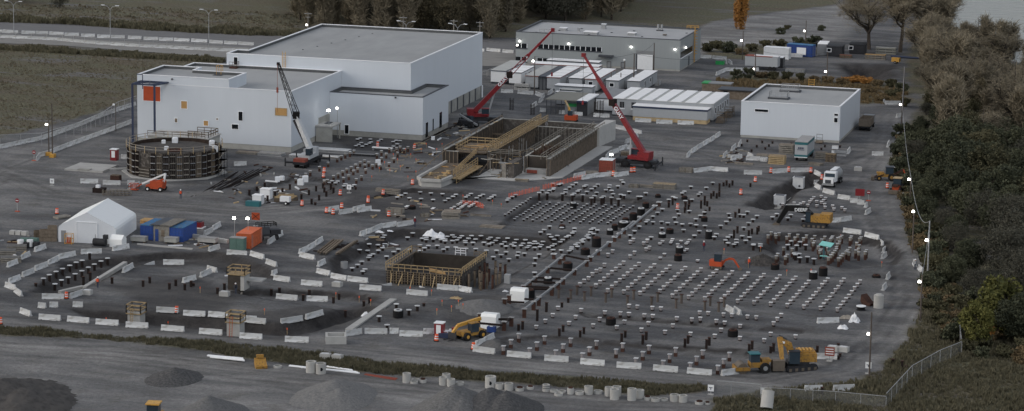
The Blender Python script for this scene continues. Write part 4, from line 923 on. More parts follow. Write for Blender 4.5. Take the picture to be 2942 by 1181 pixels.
piles('steel', A2, [(427,258,1.2),(1120,42,1.4),(1180,25,.7),(1225,-10,1.),(1312,-8,1.),(1268,32,.8),(1577,27,.8),(1033,150,1),(1117,155,1),(997,182,1),(1080,187,.9),(902,225,1.7),(848,295,1.4),(938,305,.9),(672,275,1.3),(617,320,1.4),(660,353,.9),(605,397,.9),(370,305,1.1),(973,380,.8),(915,425,.8)], 1, 'standing bare behind the pile fields')
piles('steel', A2, [(1410,412,1.),(1355,460,1),(1335,720,1.6),(1387,675,1.2),(1553,737,1.4),(1600,697,1.1),(1680,690,1.2),(1700,665,1.)], 1, 'left of the digging excavator')
piles('rusty', A3, [(340,750),(455,762),(293,797),(410,802),(403,708),(570,813),(608,775),(733,783),(692,825),(860,793),(817,833),(985,802),(945,845),(980,878),(960,907),(1087,852),(1132,812),(1150,902),(1248,808),(1232,827),(1218,845),(1385,798),(1360,818),(1325,833),(1350,883),(1320,915),(1305,960),(1303,988),(1525,808),(1508,830),(1667,822),(1648,842),(1605,902),(1643,937),(1040,950),(1180,955),(1175,980)], 1.5, 'in the back of the right pit')
piles('rusty', A8, [(525,150),(650,170),(437,245),(415,280),(578,258),(550,287),(1075,178),(1060,202),(1190,203),(1280,187),(1250,233),(1222,263),(1187,300),(1340,312),(1370,277),(1398,245),(1505,150),(1470,177),(1450,203),(1490,225),(1590,187),(1630,160),(1635,222),(1733,207),(1750,180)], 1.5, 'in the front of the right pit')
piles('disc', A8, [(635,55),(767,68),(585,110),(715,118),(850,112),(75,118),(178,138),(678,240),(700,260),(763,303),(750,245),(875,292),(972,322)], 1.0, 'round the aqua stand, right pit')
piles('rusty', E1, [(880,20),(843,38),(762,80),(683,118),(600,158),(558,180),(515,205),(470,225),(1127,78),(1090,58),(1050,77),(1010,97),(970,120),(930,135),(1243,38),(1162,102),(1092,98),(1027,130),(988,152),(893,158),(852,180),(810,200),(947,195),(900,218),(1015,228),(1062,202),(755,235),(727,240),(1197,85),(1235,105),(1310,85),(1355,45),(1100,140)], 1.0, 'in the field before the process hall')
piles('disc', E1, [(798,247),(775,262),(830,265),(848,250),(918,275),(905,292),(997,283),(972,297)], .45, 'in the small patch left of centre')
piles('steel', E1, [(417,280),(350,315),(283,345),(190,265),(120,300),(52,330),(215,382,1.25),(520,368),(588,330),(745,343),(680,377),(613,412),(645,443,.5),(787,277),(653,295),(810,308),(715,270),(727,305),(1010,305,.5)], 1.0, 'round the white boxes')
piles('disc', C1, [(1128,410),(1155,400),(1112,475),(1140,462),(1165,445),(1175,480),(1213,462),(1245,450),(1262,438),(1255,410),(1335,428),(1360,412),(1480,435),(1510,422),(1548,425),(1522,457),(1483,480)], .4, 'against the process hall wall')
piles('rusty', C1, [(1550,480),(1590,503),(1627,485),(1443,495),(1515,495),(1525,540),(1365,525),(1412,550),(1320,555),(1093,520),(1053,535),(1007,550)], 1.1, 'close to the low white block')
F1 = (0,640,3.145); G1 = (400,640,3.145)
piles('disc', F1, [(742,325),(810,300),(972,317),(913,343),(688,355),(630,383),(853,370),(798,398),(565,412),(507,438),(740,430),(447,467),(678,457),(617,488),(392,500),(555,513),(495,548)], 1.1, 'in the left pit')
piles('steel', F1, [(815,443,1.5),(753,478,1.75),(1012,495,1.),(323,545,.5)], 1, 'near the concrete beam of the left pit')
piles('steel', G1, [(35,522),(95,490),(272,545),(330,515),(412,553),(468,525),(490,545,.5),(708,587),(770,550,1.25),(930,567)], 1, 'in the middle of the left pit')
piles('steel', (700,560,Z3), [(275,925),(355,930),(650,950),(590,985),(945,975),(890,1010)], 1, 'with reddish tops above the trench')
piles('disc', (700,840,Z0), [(1330,100),(1440,150),(1513,115),(1250,280),(1180,205),(1350,165)], .9, 'left of the red booth')
piles('steel', (700,840,Z0), [(1097,35),(1047,65),(887,157),(1570,95,.5)], 1, 'at the ramp left of the red booth')
piles('steel', (2100,840,Z0), [(1415,580,.75),(1493,595,1.25),(1525,640,.5),(795,825,1.25)], 1, 'in the weeds by the right fence')
piles('steel', (2110,340,6.44), [(240,395),(515,415),(705,425),(135,475),(415,495),(640,480),(572,535),(318,575),(35,555),(1675,490),(1610,545),(1955,500),(1055,450)], .5, 'before the white building')
# line of frame capped piles and the beam frame with thick piles
piles('framed', A1, [(2545,512),(2480,565),(2265,732),(2182,803),(2030,915),(1957,977),(1887,1028)], .9, 'in the line beside black chambers')
piles('framed', A6, [(1810,280),(1648,403),(1530,495),(985,455)], .9, 'approaching the beam frame')
piles('wide', A6, [(1130,470),(1075,525),(1475,560),(895,655),(1293,690),(713,795),(1125,825),(630,847),(1050,880),(540,925),(960,950)], 1.0, 'under the beam frame')
piles('wide', B1, [(1165,20),(970,170),(893,235),(755,345),(463,195),(530,140),(455,535),(563,470),(100,415)], 1.4, 'at the front of the beam frame')
print('PILES', CNT, 'BARRIERS', NB[0])
# ------------------------------------------------------------------ structures under construction
# round tank
TX, TY, TR, TH = -13.4, -27.7, 8.8, 5.2
tk = thing('formwork_tank', 'round concrete tank wrapped in brown formwork with timber guard rail round its rim', 'tank', (TX,TY,0))
d = MB(); d.prism([((TR+1.3)*cos(R(a)),(TR+1.3)*sin(R(a))) for a in range(15,375,45)], -.1, .14, 'concrete_pale'); d.build('base_slab', tk)
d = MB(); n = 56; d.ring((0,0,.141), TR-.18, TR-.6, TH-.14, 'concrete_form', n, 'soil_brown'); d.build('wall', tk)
d = MB(); d.add([((TR-.5)*cos(2*pi*k/n),(TR-.5)*sin(2*pi*k/n),TH-.75+.15*rnd.random()) for k in range(n)], [tuple(range(n))], 'soil'); d.build('floor', tk)
for k in range(44):
    a0, a1 = 2*pi*k/44, 2*pi*(k+.93)/44; am = (a0+a1)/2; deg = math.degrees(am) % 360
    if 243 < deg < 262: continue
    d = MB(); c = (cos(am)*(TR-.1), sin(am)*(TR-.1))
    w_ = 2*pi*TR/44*.96
    d.obox((c[0],c[1],.3+(TH-.3)/2), (w_,.08,TH-.4), am+pi/2, 'concrete_form')
    for s_ in (-.36,0,.36): d.obox((cos(am+s_/TR)*(TR+.04),sin(am+s_/TR)*(TR+.04),TH/2+.1), (.12,.2,TH-.6), am+pi/2, 'rust_dark' if (k % 3) else 'timber_old')
    for z_ in (.9,1.9,3.1,4.4): d.obox((cos(am)*(TR+.18),sin(am)*(TR+.18),z_+.1*(k % 2)), (w_*.8,.1,.16), am+pi/2, 'timber_grey' if k % 2 else 'steel')
    d.build('formwork_panel', tk)
d = MB()
for k in range(72):
    a0, a1 = 2*pi*k/72, 2*pi*(k+1)/72
    if 30 < math.degrees(a0) < 75: continue
    for z_ in (TH+.5,TH+1.0): d.bar((cos(a0)*(TR+.3),sin(a0)*(TR+.3),z_),(cos(a1)*(TR+.3),sin(a1)*(TR+.3),z_),.05,'timber_grey',h=.1)
    if k % 3 == 0: d.bar((cos(a0)*(TR+.3),sin(a0)*(TR+.3),TH-.3),(cos(a0)*(TR+.3),sin(a0)*(TR+.3),TH+1.05),.09,'timber')
d.build('guard_rail', tk)
d = MB(); d.obox((cos(R(252))*(TR-.14),sin(R(252))*(TR-.14),1.2),(2.6,.1,1.9),R(252)+pi/2,'formply')
for z_ in (.5,1.1,1.7): d.obox((cos(R(252))*(TR+.0),sin(R(252))*(TR+.0),z_),(2.6,.1,.12),R(252)+pi/2,'timber_grey')
d.build('access_opening', tk)
d = MB(); d.ring((1.2,-2.6,TH-.6),1.5,1.2,.25,'rust'); 
for k in range(6): d.bar((1.2,-2.6,TH-.6),(1.2+1.3*cos(k),-2.6+1.3*sin(k),TH-.6),.07,'orange')
d.build('rebar_ring', tk)
d = MB()
for k in range(4):
    for j in range(3):
        x_ = TR+.9+(k % 2)*1.2; y_ = -2+(k//2)*1.4; d.bar((x_,y_,0),(x_,y_,5.4),.07,'galv')
        d.bar((TR+.9,-2,1.6*(j+1)),(TR+2.1,-2,1.6*(j+1)),.07,'galv'); d.bar((TR+.9,-.6,1.6*(j+1)),(TR+2.1,-.6,1.6*(j+1)),.07,'galv'); d.box(TR+.9,TR+2.1,-2,-.6,1.6*(j+1),1.6*(j+1)+.06,'timber_old')
for j in range(3): d.bar((TR+.9,-2.05,1.6*j+.1),(TR+2.1,-2.05,1.6*j+1.6),.09,'timber_grey')
d.build('scaffold_stair', tk)
for px, py, s_ in ((470,407,.8),(503,405,1.2),(478,427,.9),(609,413,1.15),(618,430,1.2)):
    x_, y_ = G(px, py+4, TH-.6); d = MB()
    d.obox((0,0,s_*.4),(s_*.9,s_*.9,s_*.8),.3,'bag_white'); d.obox((.05,0,s_*.8),(s_*.6,s_*.5,s_*.25),.7,'bag_white')
    solo(d, 'bulk_bag', f'white bulk bag on the round tank, {("leftmost","upright in the middle","at the front rim","large at the right rim","rightmost outside the rim")[[470,503,478,609,618].index(px)]}', 'bag', (x_,y_,TH-.7))
# block-like concrete structure behind the tank
x_, z_ = onY(430,378,-14); t = thing('concrete_annex','pale concrete chamber with railed roof between tank and process hall','concrete chamber',(-25,-13,0))
d = MB(); d.box(0,12.5,0,6.5,0,3.9,'concrete'); d.box(2.2,6,-.05,0,2.2,3.7,'window_dark'); d.build('wall', t)
d = MB(); d.box(-.2,12.7,-.2,6.7,3.902,4.1,'concrete_pale'); d.build('roof', t)
d = MB(); rail(d,[(8,1),(12.3,1),(12.3,6),(8,6)],4.1,1.1,'timber_old',1.2,.1); rail(d,[(0,-.1),(12,-.1)],4.1,.9,'timber_old',1.6,.08); d.build('guard_rail', t)
# long concrete channel
ch = thing('channel_structure','long grey concrete channels and basin under construction with timber walkways','concrete structure',(0,0,0))
d = MB(); d.prism([(33.9,-24),(35.2,-26),(39.0,-25.8),(39.5,-20.8),(39.5,-6),(33.9,-6)],-.6,1.15,'concrete_pale','timber_old'); d.build('nose_block', ch)
d = MB()
for a, b_ in (((33.9,-24),(35.2,-26)),((35.2,-26),(39.0,-25.8)),((39.0,-25.8),(39.5,-20.8)),((33.9,-24),(33.9,-6))): d.bar((*a,1.3),(*b_,1.3),.45,'concrete_pale',h=.55)
d.build('nose_kerb', ch)
for k in range(14):
    x_, y_ = rnd.uniform(34.6,38.4), rnd.uniform(-24,-9); d = MB(); a = rnd.uniform(0,3); d.obox((0,0,.08),(rnd.uniform(1,2.6),.25,.12),a,rnd.choice(['timber','timber','timber_old','plywood']))
    if k % 3 == 0: d.obox((.3,.4,.3),(.7,.5,.4),a,'timber')
    solo(d,'timber_board',f'loose timber on the channel nose deck, piece {ordw(k+1)} of a scatter','timber',(x_,y_,1.16),group='loose timber on the channel nose')
def wallseg(name, x0,x1,y0,y1,z0,z1, ribs=None, face='concrete_form', par=ch, top='concrete'):
    d = MB(); d.box(x0,x1,y0,y1,z0,z1-.08,face); d.box(x0,x1,y0,y1,z1-.0795,z1,top)
    if ribs:
        ax, st, m_ = ribs; L = (y1-y0) if ax == 'y' else (x1-x0); k = 0
        while k*st < L:
            if ax == 'y': 
                for xx in (x0-.09, x1+.001): d.box(xx, xx+.09, y0+k*st, y0+k*st+.12, z0, z1-.1, m_)
            else:
                for yy in (y0-.09,): d.box(x0+k*st, x0+k*st+.12, yy, yy+.089, z0, z1-.1, m_)
            k += 1
    return d.build(name, par)
wallseg('channel_wall',32.9,33.4,-5,36,-2.5,3.5,('y',1.2,'timber_old'),'formply')
wallseg('channel_wall',41.6,42.2,-4,36,-2.5,3.5,('y',.9,'timber_old'))
wallseg('end_wall',33.4,41.6,35.6,36,-2.5,3.4)
wallseg('end_wall',33.4,36.0,-5,-4.6,-1.0,3.3,('x',.8,'timber_old'),'formply')
wallseg('basin_wall',42.2,54.3,27.6,28.1,-1,3.6,('x',.8,'timber_grey'))
wallseg('basin_wall',54.5,55.1,-8,28.5,-.5,3.55,('y',.75,'timber_old'))
d = MB(); d.prism([(54.4,28.5),(55.6,28.5),(56.6,38),(54.4,38)],-.5,4.0,'concrete_pale'); d.build('wing_wall', ch)
wallseg('basin_wall',42.2,54.4,38,38.5,-.5,3.0)
wallseg('inner_wall',49.3,49.8,-5,20,-.5,3.3,('y',1.2,'timber_old')); wallseg('inner_wall',50.0,54.4,-4.6,-4.2,1.0,3.3,None,'formply')
d = MB(); d.box(49.9,54.3,-6.5,-4.7,-.3,1.0,'concrete_pale'); d.build('pedestal', ch)
d = MB(); d.box(50.2,52.2,-6.7,-6.5,.3,.9,'red_container'); d.build('red_formwork', ch)
d = MB(); d.box(47.9,49.1,-12,-6,-.5,3.0,'concrete_form'); d.box(46.8,47.6,-12.2,-11.6,0,2.8,'timber_grey'); d.build('pier', ch)
d = MB(); d.prism([(39.5,-17),(41,-14.2),(50,-14.4),(55.5,-10.5),(57.6,-8),(58.2,29),(55.3,29),(55.2,-4),(42.2,-4),(42.2,-12)],-.3,.12,'concrete_pale'); d.build('floor_slab', ch)
d = MB(); d.box(33.4,41.6,-4.6,35.6,-2.5,-2.2,'soil'); d.box(42.2,54.5,-4,27.6,-.3,.1301,'soil'); d.build('channel_floor', ch)
# timber deck and walkways
d = MB(); d.box(35.2,41.4,-4.6,5.5,3.1,3.3,'timber_old'); 
for k in range(26): d.obox((rnd.uniform(36,40.6),rnd.uniform(-3,4.5),3.34+.004*k),(rnd.uniform(1.2,3),.35,.06),rnd.uniform(-.3,.6),rnd.choice(('timber','timber','plywood','timber_grey')))
rail(d,[(35.2,-4.6),(35.2,5.5),(41.4,5.5)],3.3,1.1,'timber',1.5,.1); rail(d,[(35.2,-4.6),(41.4,-4.6)],3.3,1.1,'timber_old',1.5,.1); d.build('timber_deck', ch)
d = MB(); d.box(41.3,42.9,-3.5,35.5,3.502,3.58,'timber_old')
for k in range(34): d.bar((42.9,-3.3+k*1.16,3.5),(43.4,-3.3+k*1.16,2.2),.09,'timber_old'); d.bar((41.4,-3.3+k*1.16,3.56),(42.9,-3.3+k*1.16,3.62),.16,'timber',h=.1)
rail(d,[(41.4,-3.5),(41.4,35.5)],3.58,1.25,'timber',1.2,.1,3); rail(d,[(42.9,-3.5),(42.9,35.5)],3.58,1.1,'timber',1.2,.09,2); d.build('walkway', ch)
d = MB(); rail(d,[(33.0,-5,3.5),(33.0,36,3.5)],3.5,.5,'timber_old',3,.12,1); rail(d,[(32.7,-20,1.3),(33.5,-5,3.0)],1,.5,'timber_old',2,.1,1); d.build('wall_rail', ch)
d = MB(); d.box(39.2,41.3,-21,-6,.9,1.0,'timber')
for z_ in (0,.5,1.0,1.5,2.0): d.bar((40.5,-21,z_+.2),(40.5,-7,z_+.7),.09,'timber',h=.14)
for k in range(9): d.bar((40.5,-21+k*1.75,0),(40.5,-21+k*1.75,2.7),.1,'timber')
rail(d,[(39.6,-20,1.3),(39.6,-5,3.0)],1,1.1,'timber',1.3,.1,3); d.build('nose_walkway', ch)
d = MB()
for x_ in (53.3,54.4,55.5): rail(d,[(x_,-8),(x_,33)],3.3,1.0 if x_ != 54.4 else .7,'timber_grey',2,.1,2)
d.build('wall_walkway', ch)
d = MB(); rail(d,[(49.4,-4),(49.4,27)],3.3,1.0,'timber_grey',1.6,.1,2); rail(d,[(42.3,-4),(48,-4)],3.0,1.0,'timber_grey',1.6,.09,3); d.build('inner_rail', ch)
d = MB()
for a, b_ in (((43,-4,3),(42,-12,.1)),((45.5,-5,3),(46.5,-12,.1)),((44,-4,2.8),(44,-4,0)),((43.4,-4.2,3.0),(43.4,-4.2,0)),((47.2,0,3.2),(48.8,-10,.2)),((42.4,3,1.0),(49,12,2.9))): d.bar(a,b_,.16,'timber_old')
d.bar((45,-8,2.2),(48.6,-8.6,2.2),.28,'galv'); d.build('props', ch)
d = MB(); rc = random.Random(9)
for k in range(58):
    d = MB(); x_, y_ = rc.uniform(42.6,49), rc.uniform(-12,20); z_ = rc.choice((.2,.2,.2,1.5,2.9)); a = rc.uniform(0,3.1); d.obox((x_,y_,z_),(rc.uniform(.8,3),.16,.12),a,rc.choice(('timber_grey','timber_old','timber','concrete'))); d.build('plank', ch)
for k in range(24):
    d = MB(); x_, y_ = rc.choice(((42.4,43.2),(48.3,49.2),(43.2,47.5)))[0]+rc.uniform(0,1), rc.uniform(-6,24); d.bar((x_,y_,-.2),(x_+rc.uniform(-.2,.2),y_,rc.uniform(2,3.6)),.14,rc.choice(('timber_old','timber_grey','galv'))); d.build('upright', ch)
d = MB()
for k in range(38):
    d = MB(); x_ = rc.choice((33.15,41.9,54.8)); y_ = rc.uniform(-4,34); d.obox((x_+rc.uniform(-.6,.6),y_,3.62),(rc.uniform(.6,2.2),.18,.12),rc.uniform(1.2,1.9),rc.choice(('timber_grey','timber_old','timber','galv'))); d.build('plank', ch)
for y_ in (4,10,16,22,28):
    for z_ in (-.4,1.4): d = MB(); d.bar((33.4,y_,z_),(41.6,y_,z_),.26,'rust' if z_ < 0 else 'timber_old'); d.build('cross_strut', ch)
d = MB()
for k in range(150): x_ = 50.2+rnd.uniform(0,3.8); y_ = rnd.uniform(-3.5,6); d.bar((x_,y_,1.0),(x_+rnd.uniform(-.1,.1),y_,3.4+rnd.uniform(0,1.1)),.08,'timber_old' if k % 3 else 'rust')
for k in range(16): y_ = -3.4+k*.6; d.bar((50,y_,3.5),(54,y_+.2,3.6),.07,'rust')
d.build('rebar', ch)
for k, (px, py, h_) in enumerate(((1470,316,2.6),(1674,322,3.4),(1712,330,3.0),(1728,328,3.0),(1530,330,2.4))):
    v = P(px,py); d = MB()
    for a in (-.35,.35):
        for b_ in (-.35,.35): d.bar((a,b_,0),(a,b_,h_),.07,'rust_dark')
    for j in range(int(h_/.3)): d.bar((-.35,-.35,.3*j),(.35,-.35,.3*j),.05,'rust_dark'); d.bar((-.35,.35,.3*j),(.35,.35,.3*j),.05,'rust_dark'); d.bar((-.35,-.35,.3*j),(-.35,.35,.3*j),.05,'rust_dark')
    solo(d,'rebar_cage',f'dark upright rebar column cage, {rnk([0,4,1,2,3].index(k) if False else [0,2,3,4,1][k],5)} of those behind the channel','rebar cage',v,group='rebar cages behind the channel')
# timber formwork pit
fw = thing('formwork_pit','square pit walled with timber formwork and golden timber rails','formwork pit',(53.1,-101,-1.3))
FWd, FD, FH = 12.6, 13.6, 2.35
d = MB(); d.box(0,FWd,0,.35,0,FH-.4,'formply'); d.box(0,.35,.351,FD,0,FH,'concrete_form'); d.box(FWd-.35,FWd,.351,FD,0,FH,'concrete_form'); d.box(.351,FWd-.351,FD-.35,FD,0,FH,'formply'); d.build('wall', fw)
d = MB(); d.box(.36,FWd-.36,.36,FD-.36,.02,.1,'soil'); d.build('floor', fw)
d = MB()
for k in range(26): d.box(.2+k*.48,.32+k*.48,-.12,-.001,0,FH-.3,'timber' if k % 2 else 'timber_old')
for z_ in (.4,.8,1.2,1.6,1.95): d.box(0,FWd,-.22,-.121,z_,z_+.09,'timber_old')
for k in range(7): d.bar((1+k*1.8,-.25,1.6),(1+k*1.8+rnd.uniform(-.4,.4),-1.6,0),.12,'timber')
d.build('front_formwork', fw)
d = MB(); rail(d,[(0,-.2),(FWd,-.2)],FH-.3,1.1,'timber',1.0,.09,2); d.obox((8.2,1.2,FH-.2),(2.6,1.8,.08),Matrix.Rotation(.25,3,'Y')@Matrix.Rotation(.4,3,'Z'),'plywood'); d.build('front_rail', fw)
d = MB(); rail(d,[(-.1,0),(-.1,FD)],FH,1.0,'timber',1.2,.10,2); rail(d,[(.8,0),(.8,FD)],FH,.2,'timber_old',2,.12,1); rail(d,[(FWd+.1,0),(FWd+.1,FD)],FH,1.0,'timber',1.2,.10,2); rail(d,[(FWd-.6,0),(FWd-.6,FD)],FH,.3,'timber',2,.12,1); d.build('side_rail', fw)
d = MB(); rail(d,[(0,FD),(1.6,FD)],FH,1.0,'timber_old',.8,.1,2); d.build('back_rail', fw); d = MB(); rail(d,[(7.4,FD),(9.2,FD)],FH,1.2,'white_trim',.6,.08,3); d.build('white_gate', fw); d = MB(); rail(d,[(10.6,FD),(12.4,FD)],FH,.8,'timber_old',.8,.1,2); d.build('back_rail', fw)
rr = random.Random(5)
for k in range(34):
    x_ = 66.2+rr.random()*5.2; y_ = -102+rr.random()*14
    if x_-66 > 5.5-(y_+102)*.1: continue
    d = MB(); h_ = rr.uniform(1.6,2.7); m_ = rr.choice(['timber_old','rust','timber_old']); d.cyl((0,0,-.3),(0,0,h_),.2,m_,7); d.cyl((0,0,h_+.001),(0,0,h_+.06),.22,'rust_dark',7)
    solo(d,'sheet_pile_post','brown timber coloured post in the thicket right of the square formwork pit','post',(x_,y_,hz(x_,y_)),group='brown posts right of the square formwork pit')
# beam frame beside the grid
bf = thing('beam_frame','long frame of dark steel beams resting on thick piles through the pile field','beam frame',(0,0,0))
def bp3(p, up): v = P(p[0],p[1],up); return Vector((v.x,v.y,v.z+up))
def zz(o, x, y): return (o[0]+x/o[2], o[1]+y/o[2])
BL = [((A6,1130,480),(A6,1490,555)),((A6,895,665),(A6,1293,705)),((A6,713,810),(A6,1110,835)),((A6,640,865),(A6,1040,890)),((A6,560,940),(A6,960,965)),((A6,1475,565),(A6,1293,700)),((A6,1293,700),(A6,1125,835)),((A6,1125,835),(A6,960,965)),
      ((A6,1130,480),(A6,895,665)),((A6,895,665),(A6,713,810)),((A6,713,810),(A6,540,940)),((A6,1790,300),(A6,1530,505)),((A1,2480,580),(A1,2100,905)),((A1,2160,815),(A1,1900,1035))]
for (o1,x1,y1),(o2,x2,y2) in BL:
    d = MB(); d.bar(bp3(zz(o1,x1,y1),.85), bp3(zz(o2,x2,y2),.85), .28, 'grey_paint' if x2 < x1 else 'rust_dark'); d.build('beam', bf)
for (x1,y1,x2,y2) in ((1165,35,970,180),(970,190,755,350),(755,255,500,240),(430,590,100,560),(530,500,350,500),(455,560,560,480),(1120,60,760,50),(890,210,755,200)):
    d = MB(); d.bar(bp3(zz(B1,x1,y1),1.25), bp3(zz(B1,x2,y2),1.25), .28, 'grey_paint' if x2 < x1-150 and y2-y1 > 100 else 'rust_dark'); d.build('beam', bf)
# two ladder towers in front trench
for px, l_ in ((392,'left'),(677,'right')):
    y0 = {392:-114.6, 677:-123.9}[px]
    v = P(px, 928 if px == 392 else 962); t = thing('access_tower',f'{l_} hand concrete access tower with timber railed top in the front trench','concrete tower',(v.x,v.y,v.z))
    d = MB(); d.box(-1.0,1.0,-1,1,0,2.45,'concrete_pale'); d.box(-.9,.9,-.9,.9,2.451,2.5,'timber_old'); d.build('shaft', t)
    d = MB(); d.box(-1.2,1.2,-1.15,1.15,2.0,2.12,'timber'); rail(d,[(-1.15,-1.1),(1.15,-1.1),(1.15,1.1),(-1.15,1.1),(-1.15,-1.1)],2.12,1.3,'timber',1.3,.11,2); d.build('guard_rail', t)
    d = MB(); 
    for s_ in (-.2,.2): d.bar((-.2+s_,-1.5,0),(-.2+s_,-1.2,3.0),.06,'timber' if px == 392 else 'orange')
    for k in range(12): d.bar((-.4,-1.48+.025*k,.3+.24*k),(0,-1.48+.025*k,.3+.24*k),.05,'timber')
    d.build('ladder', t)
v = P(682,830); t = thing('access_tower','black fronted access tower with white side and railed top inside the left pit','concrete tower',(v.x,v.y,v.z))
d = MB(); d.box(-1.2,.9,-1,1.4,0,2.4,'formply'); d.box(.901,1.5,-1,1.4,0,2.3,'concrete_pale'); d.build('shaft', t)
d = MB(); d.box(1.51,3.9,.2,2.6,1.3,1.5,'concrete_pale'); d.box(-1.35,1.65,-1.15,1.6,2.402,2.5,'timber'); d.build('platform', t)
d = MB(); rail(d,[(-1.3,-1.1),(1.6,-1.1),(1.6,1.5),(-1.3,1.5),(-1.3,-1.1)],2.5,1.05,'timber',1.4,.1,2); d.build('guard_rail', t)
# thin concrete ground beams
def gbeam(name, label, p, q, w, h, m_, cat='ground beam'):
    a, b_ = P(*p), P(*q); c = (a+b_)/2; dd = b_-a; d = MB(); d.box(-dd.xy.length/2, dd.xy.length/2, -w/2, w/2, -.3, h, m_)
    return solo(d, name, label, cat, (c.x,c.y,max(a.z,b_.z)), atan2(dd.y,dd.x))
gbeam('ground_beam','long pale concrete ground beam running diagonally through the left pit, back part',(243,824),(360,761),.7,.45,'concrete_pale')
gbeam('ground_beam','pale concrete ground beam through the left pit, front part',(171,842),(238,825),.7,.45,'concrete_pale')
gbeam('ramp_beam','pale concrete ramp strip climbing right out of the front trench',(1002,950),(1130,862),1.1,.25,'concrete_pale')
v = P(965,983); d = MB(); 
for q in ((-1.5,1.5,-1.4,-1.1),(-1.5,1.5,1.1,1.4),(-1.5,-1.2,-1.1,1.1),(1.2,1.5,-1.1,1.1)): d.box(*q,0,1.15,'concrete_pale')
solo(d,'concrete_box','open topped pale concrete box between barriers at the trench end','concrete box',v,R(20))
for px, py, l_ in ((2294,541,'upper white concrete chamber standing in the diagonal trench'),(2240,590,'lower white concrete chamber standing in the diagonal trench')):
    v = P(px,py); d = MB(); d.box(-1.0,1.0,-.8,.8,0,1.95,'cap'); d.box(-1.06,1.06,-.86,.86,1.951,2.1,'cap'); d.box(-.85,.85,-.65,.65,2.101,2.12,'dark_trim'); d.cyl((.3,-.83,.5),(.3,-.79,.5),.22,'dark_trim',10)
    solo(d,'concrete_chamber',l_,'concrete chamber',v)
v = P(2250,572); gbeam('trench_slab','pale concrete floor strip in the diagonal trench',(2222,598),(2290,545),2.2,.06,'concrete','trench slab').location.z = -2.25
# tent
tt = thing('fabric_shelter','large white fabric shelter with pitched roof and grey roller door','shelter',(-6.6,-95.2,0),R(8))
TW, TL, EH, RH = 9.9, 13.1, 2.9, 5.25
def arch(i=0):
    pts = []
    for s_, sg in ((0,1),(1,-1)):
        pts.append([(TW*s_+sg*i, -0.0),(TW*s_+sg*(.0+i), EH-.6),(TW*s_+sg*(.12+i), EH-.2),(TW*s_+sg*(.5+i), EH+.12),(TW*s_+sg*(TW/2-.5), RH-.3)])
    return pts[0]+[(TW/2, RH)]+pts[1][::-1]
pr = arch(); n = len(pr); d = MB()
ys_ = [0, TL*.25, TL*.5, TL*.75, TL]
for a, b_ in zip(ys_[:-1], ys_[1:]): d.add([(x,a,z) for x, z in pr]+[(x,b_,z) for x, z in pr],[(i,i+1,n+i+1,n+i) for i in range(n-1)],'tent')
d.build('roof_fabric', tt)
d = MB(); d.add([(x,.02,z) for x, z in pr],[tuple(range(n))],'tent_end'); d.build('end_wall', tt); d = MB(); d.add([(x,TL-.02,z) for x, z in pr],[tuple(range(n))],'tent_end'); d.build('end_wall', tt)
d = MB(); d.box(3.2,6.6,-.06,.015,0,3.4,'tent_end'); d.build('roller_door', tt)
d = MB(); d.box(3.08,3.19,-.1,.015,0,3.5,'white_trim'); d.box(6.61,6.72,-.1,.015,0,3.5,'white_trim'); d.box(3.08,6.72,-.1,.015,3.5,3.6,'white_trim'); d.build('door_frame', tt)
d = MB(); d.box(.5,1.3,-.06,.015,0,2.0,'grey_paint'); d.build('side_door', tt)
v = P(352,700); t = thing('small_tent','small white house shaped tent against the right corner of the large shelter','tent',(3.0,-96.0,0)); d = MB(); d.prism([(0,0),(2.2,0),(2.2,2),(0,2)],0,1.3,'tent'); d.xprism([(0,1.3),(2,1.3),(1,1.95)],0,2.2,'tent'); d.build('fabric', t)
t = thing('fuel_tank','dark horizontal fuel tank with pump box in front of the white shelter','fuel tank',(.3,-96.3,0)); d = MB(); d.cyl((0,0,.75),(2.2,0,.75),.62,'chassis',16); d.build('vessel', t)
d = MB(); d.box(-.1,2.4,-.5,.5,0,.12,'dark_trim'); d.build('skid', t); d = MB(); d.box(1.6,2.3,.1,.8,1.2,1.95,'chassis'); d.bar((.3,0,1.3),(.3,0,2.0),.06,'dark_trim'); d.build('pump_box', t)
t = thing('gas_cage','yellow mesh cage of gas bottles by the shelter side door','cage',(-4.9,-96.4,0)); d = MB()
for a in ((0,0),(1.2,0),(1.2,.9),(0,.9)): d.bar((*a,0),(*a,1.7),.07,'yellow')
for z_ in (.1,.9,1.7): d.bar((0,0,z_),(1.2,0,z_),.06,'yellow'); d.bar((0,.9,z_),(1.2,.9,z_),.06,'yellow'); d.bar((0,0,z_),(0,.9,z_),.06,'yellow'); d.bar((1.2,0,z_),(1.2,.9,z_),.06,'yellow')
d.build('frame', t); d = MB(); [d.cyl((.3+.3*k,.4,.1),(.3+.3*k,.4,1.1),.12,'orange',8) for k in range(3)]; d.build('gas_bottle', t)
# blue containers with lean-to roof
CB = 'blue containers beside the white shelter'
container('storage_container','left blue container of the pair joined by a black and timber roof',5.6,-89.0,0,2.3,6.0,2.6,'blue_container','blue_roof',group=CB,doors=False)
container('storage_container','right blue container of the pair, bright blue roof and open side',10.9,-89.0,0,2.4,6.0,2.6,'blue_container','blue_roof',group=CB,doors=False)
t = thing('lean_to','black felt and weathered timber roof with plank front between blue containers','lean-to',(8.0,-89.1,0))
d = MB(); d.box(-.5,1.2,-.2,6.3,2.75,2.85,'dark_trim'); d.box(1.25,3.4,-.2,6.3,2.76,2.88,'timber_grey'); d.build('roof', t); d = MB(); d.box(0,2.8,0,.12,0,2.74,'timber_grey'); d.box(.3,.9,-.03,-.001,0,2.1,'blue_container'); d.box(1.4,2.0,-.03,-.001,.9,2.0,'timber_old'); d.build('front_wall', t)
container('storage_container','orange container with small lamps on masts near the black machine',23.3,-90.2,R(3),2.5,6.1,2.6,'orange_container','orange_container')
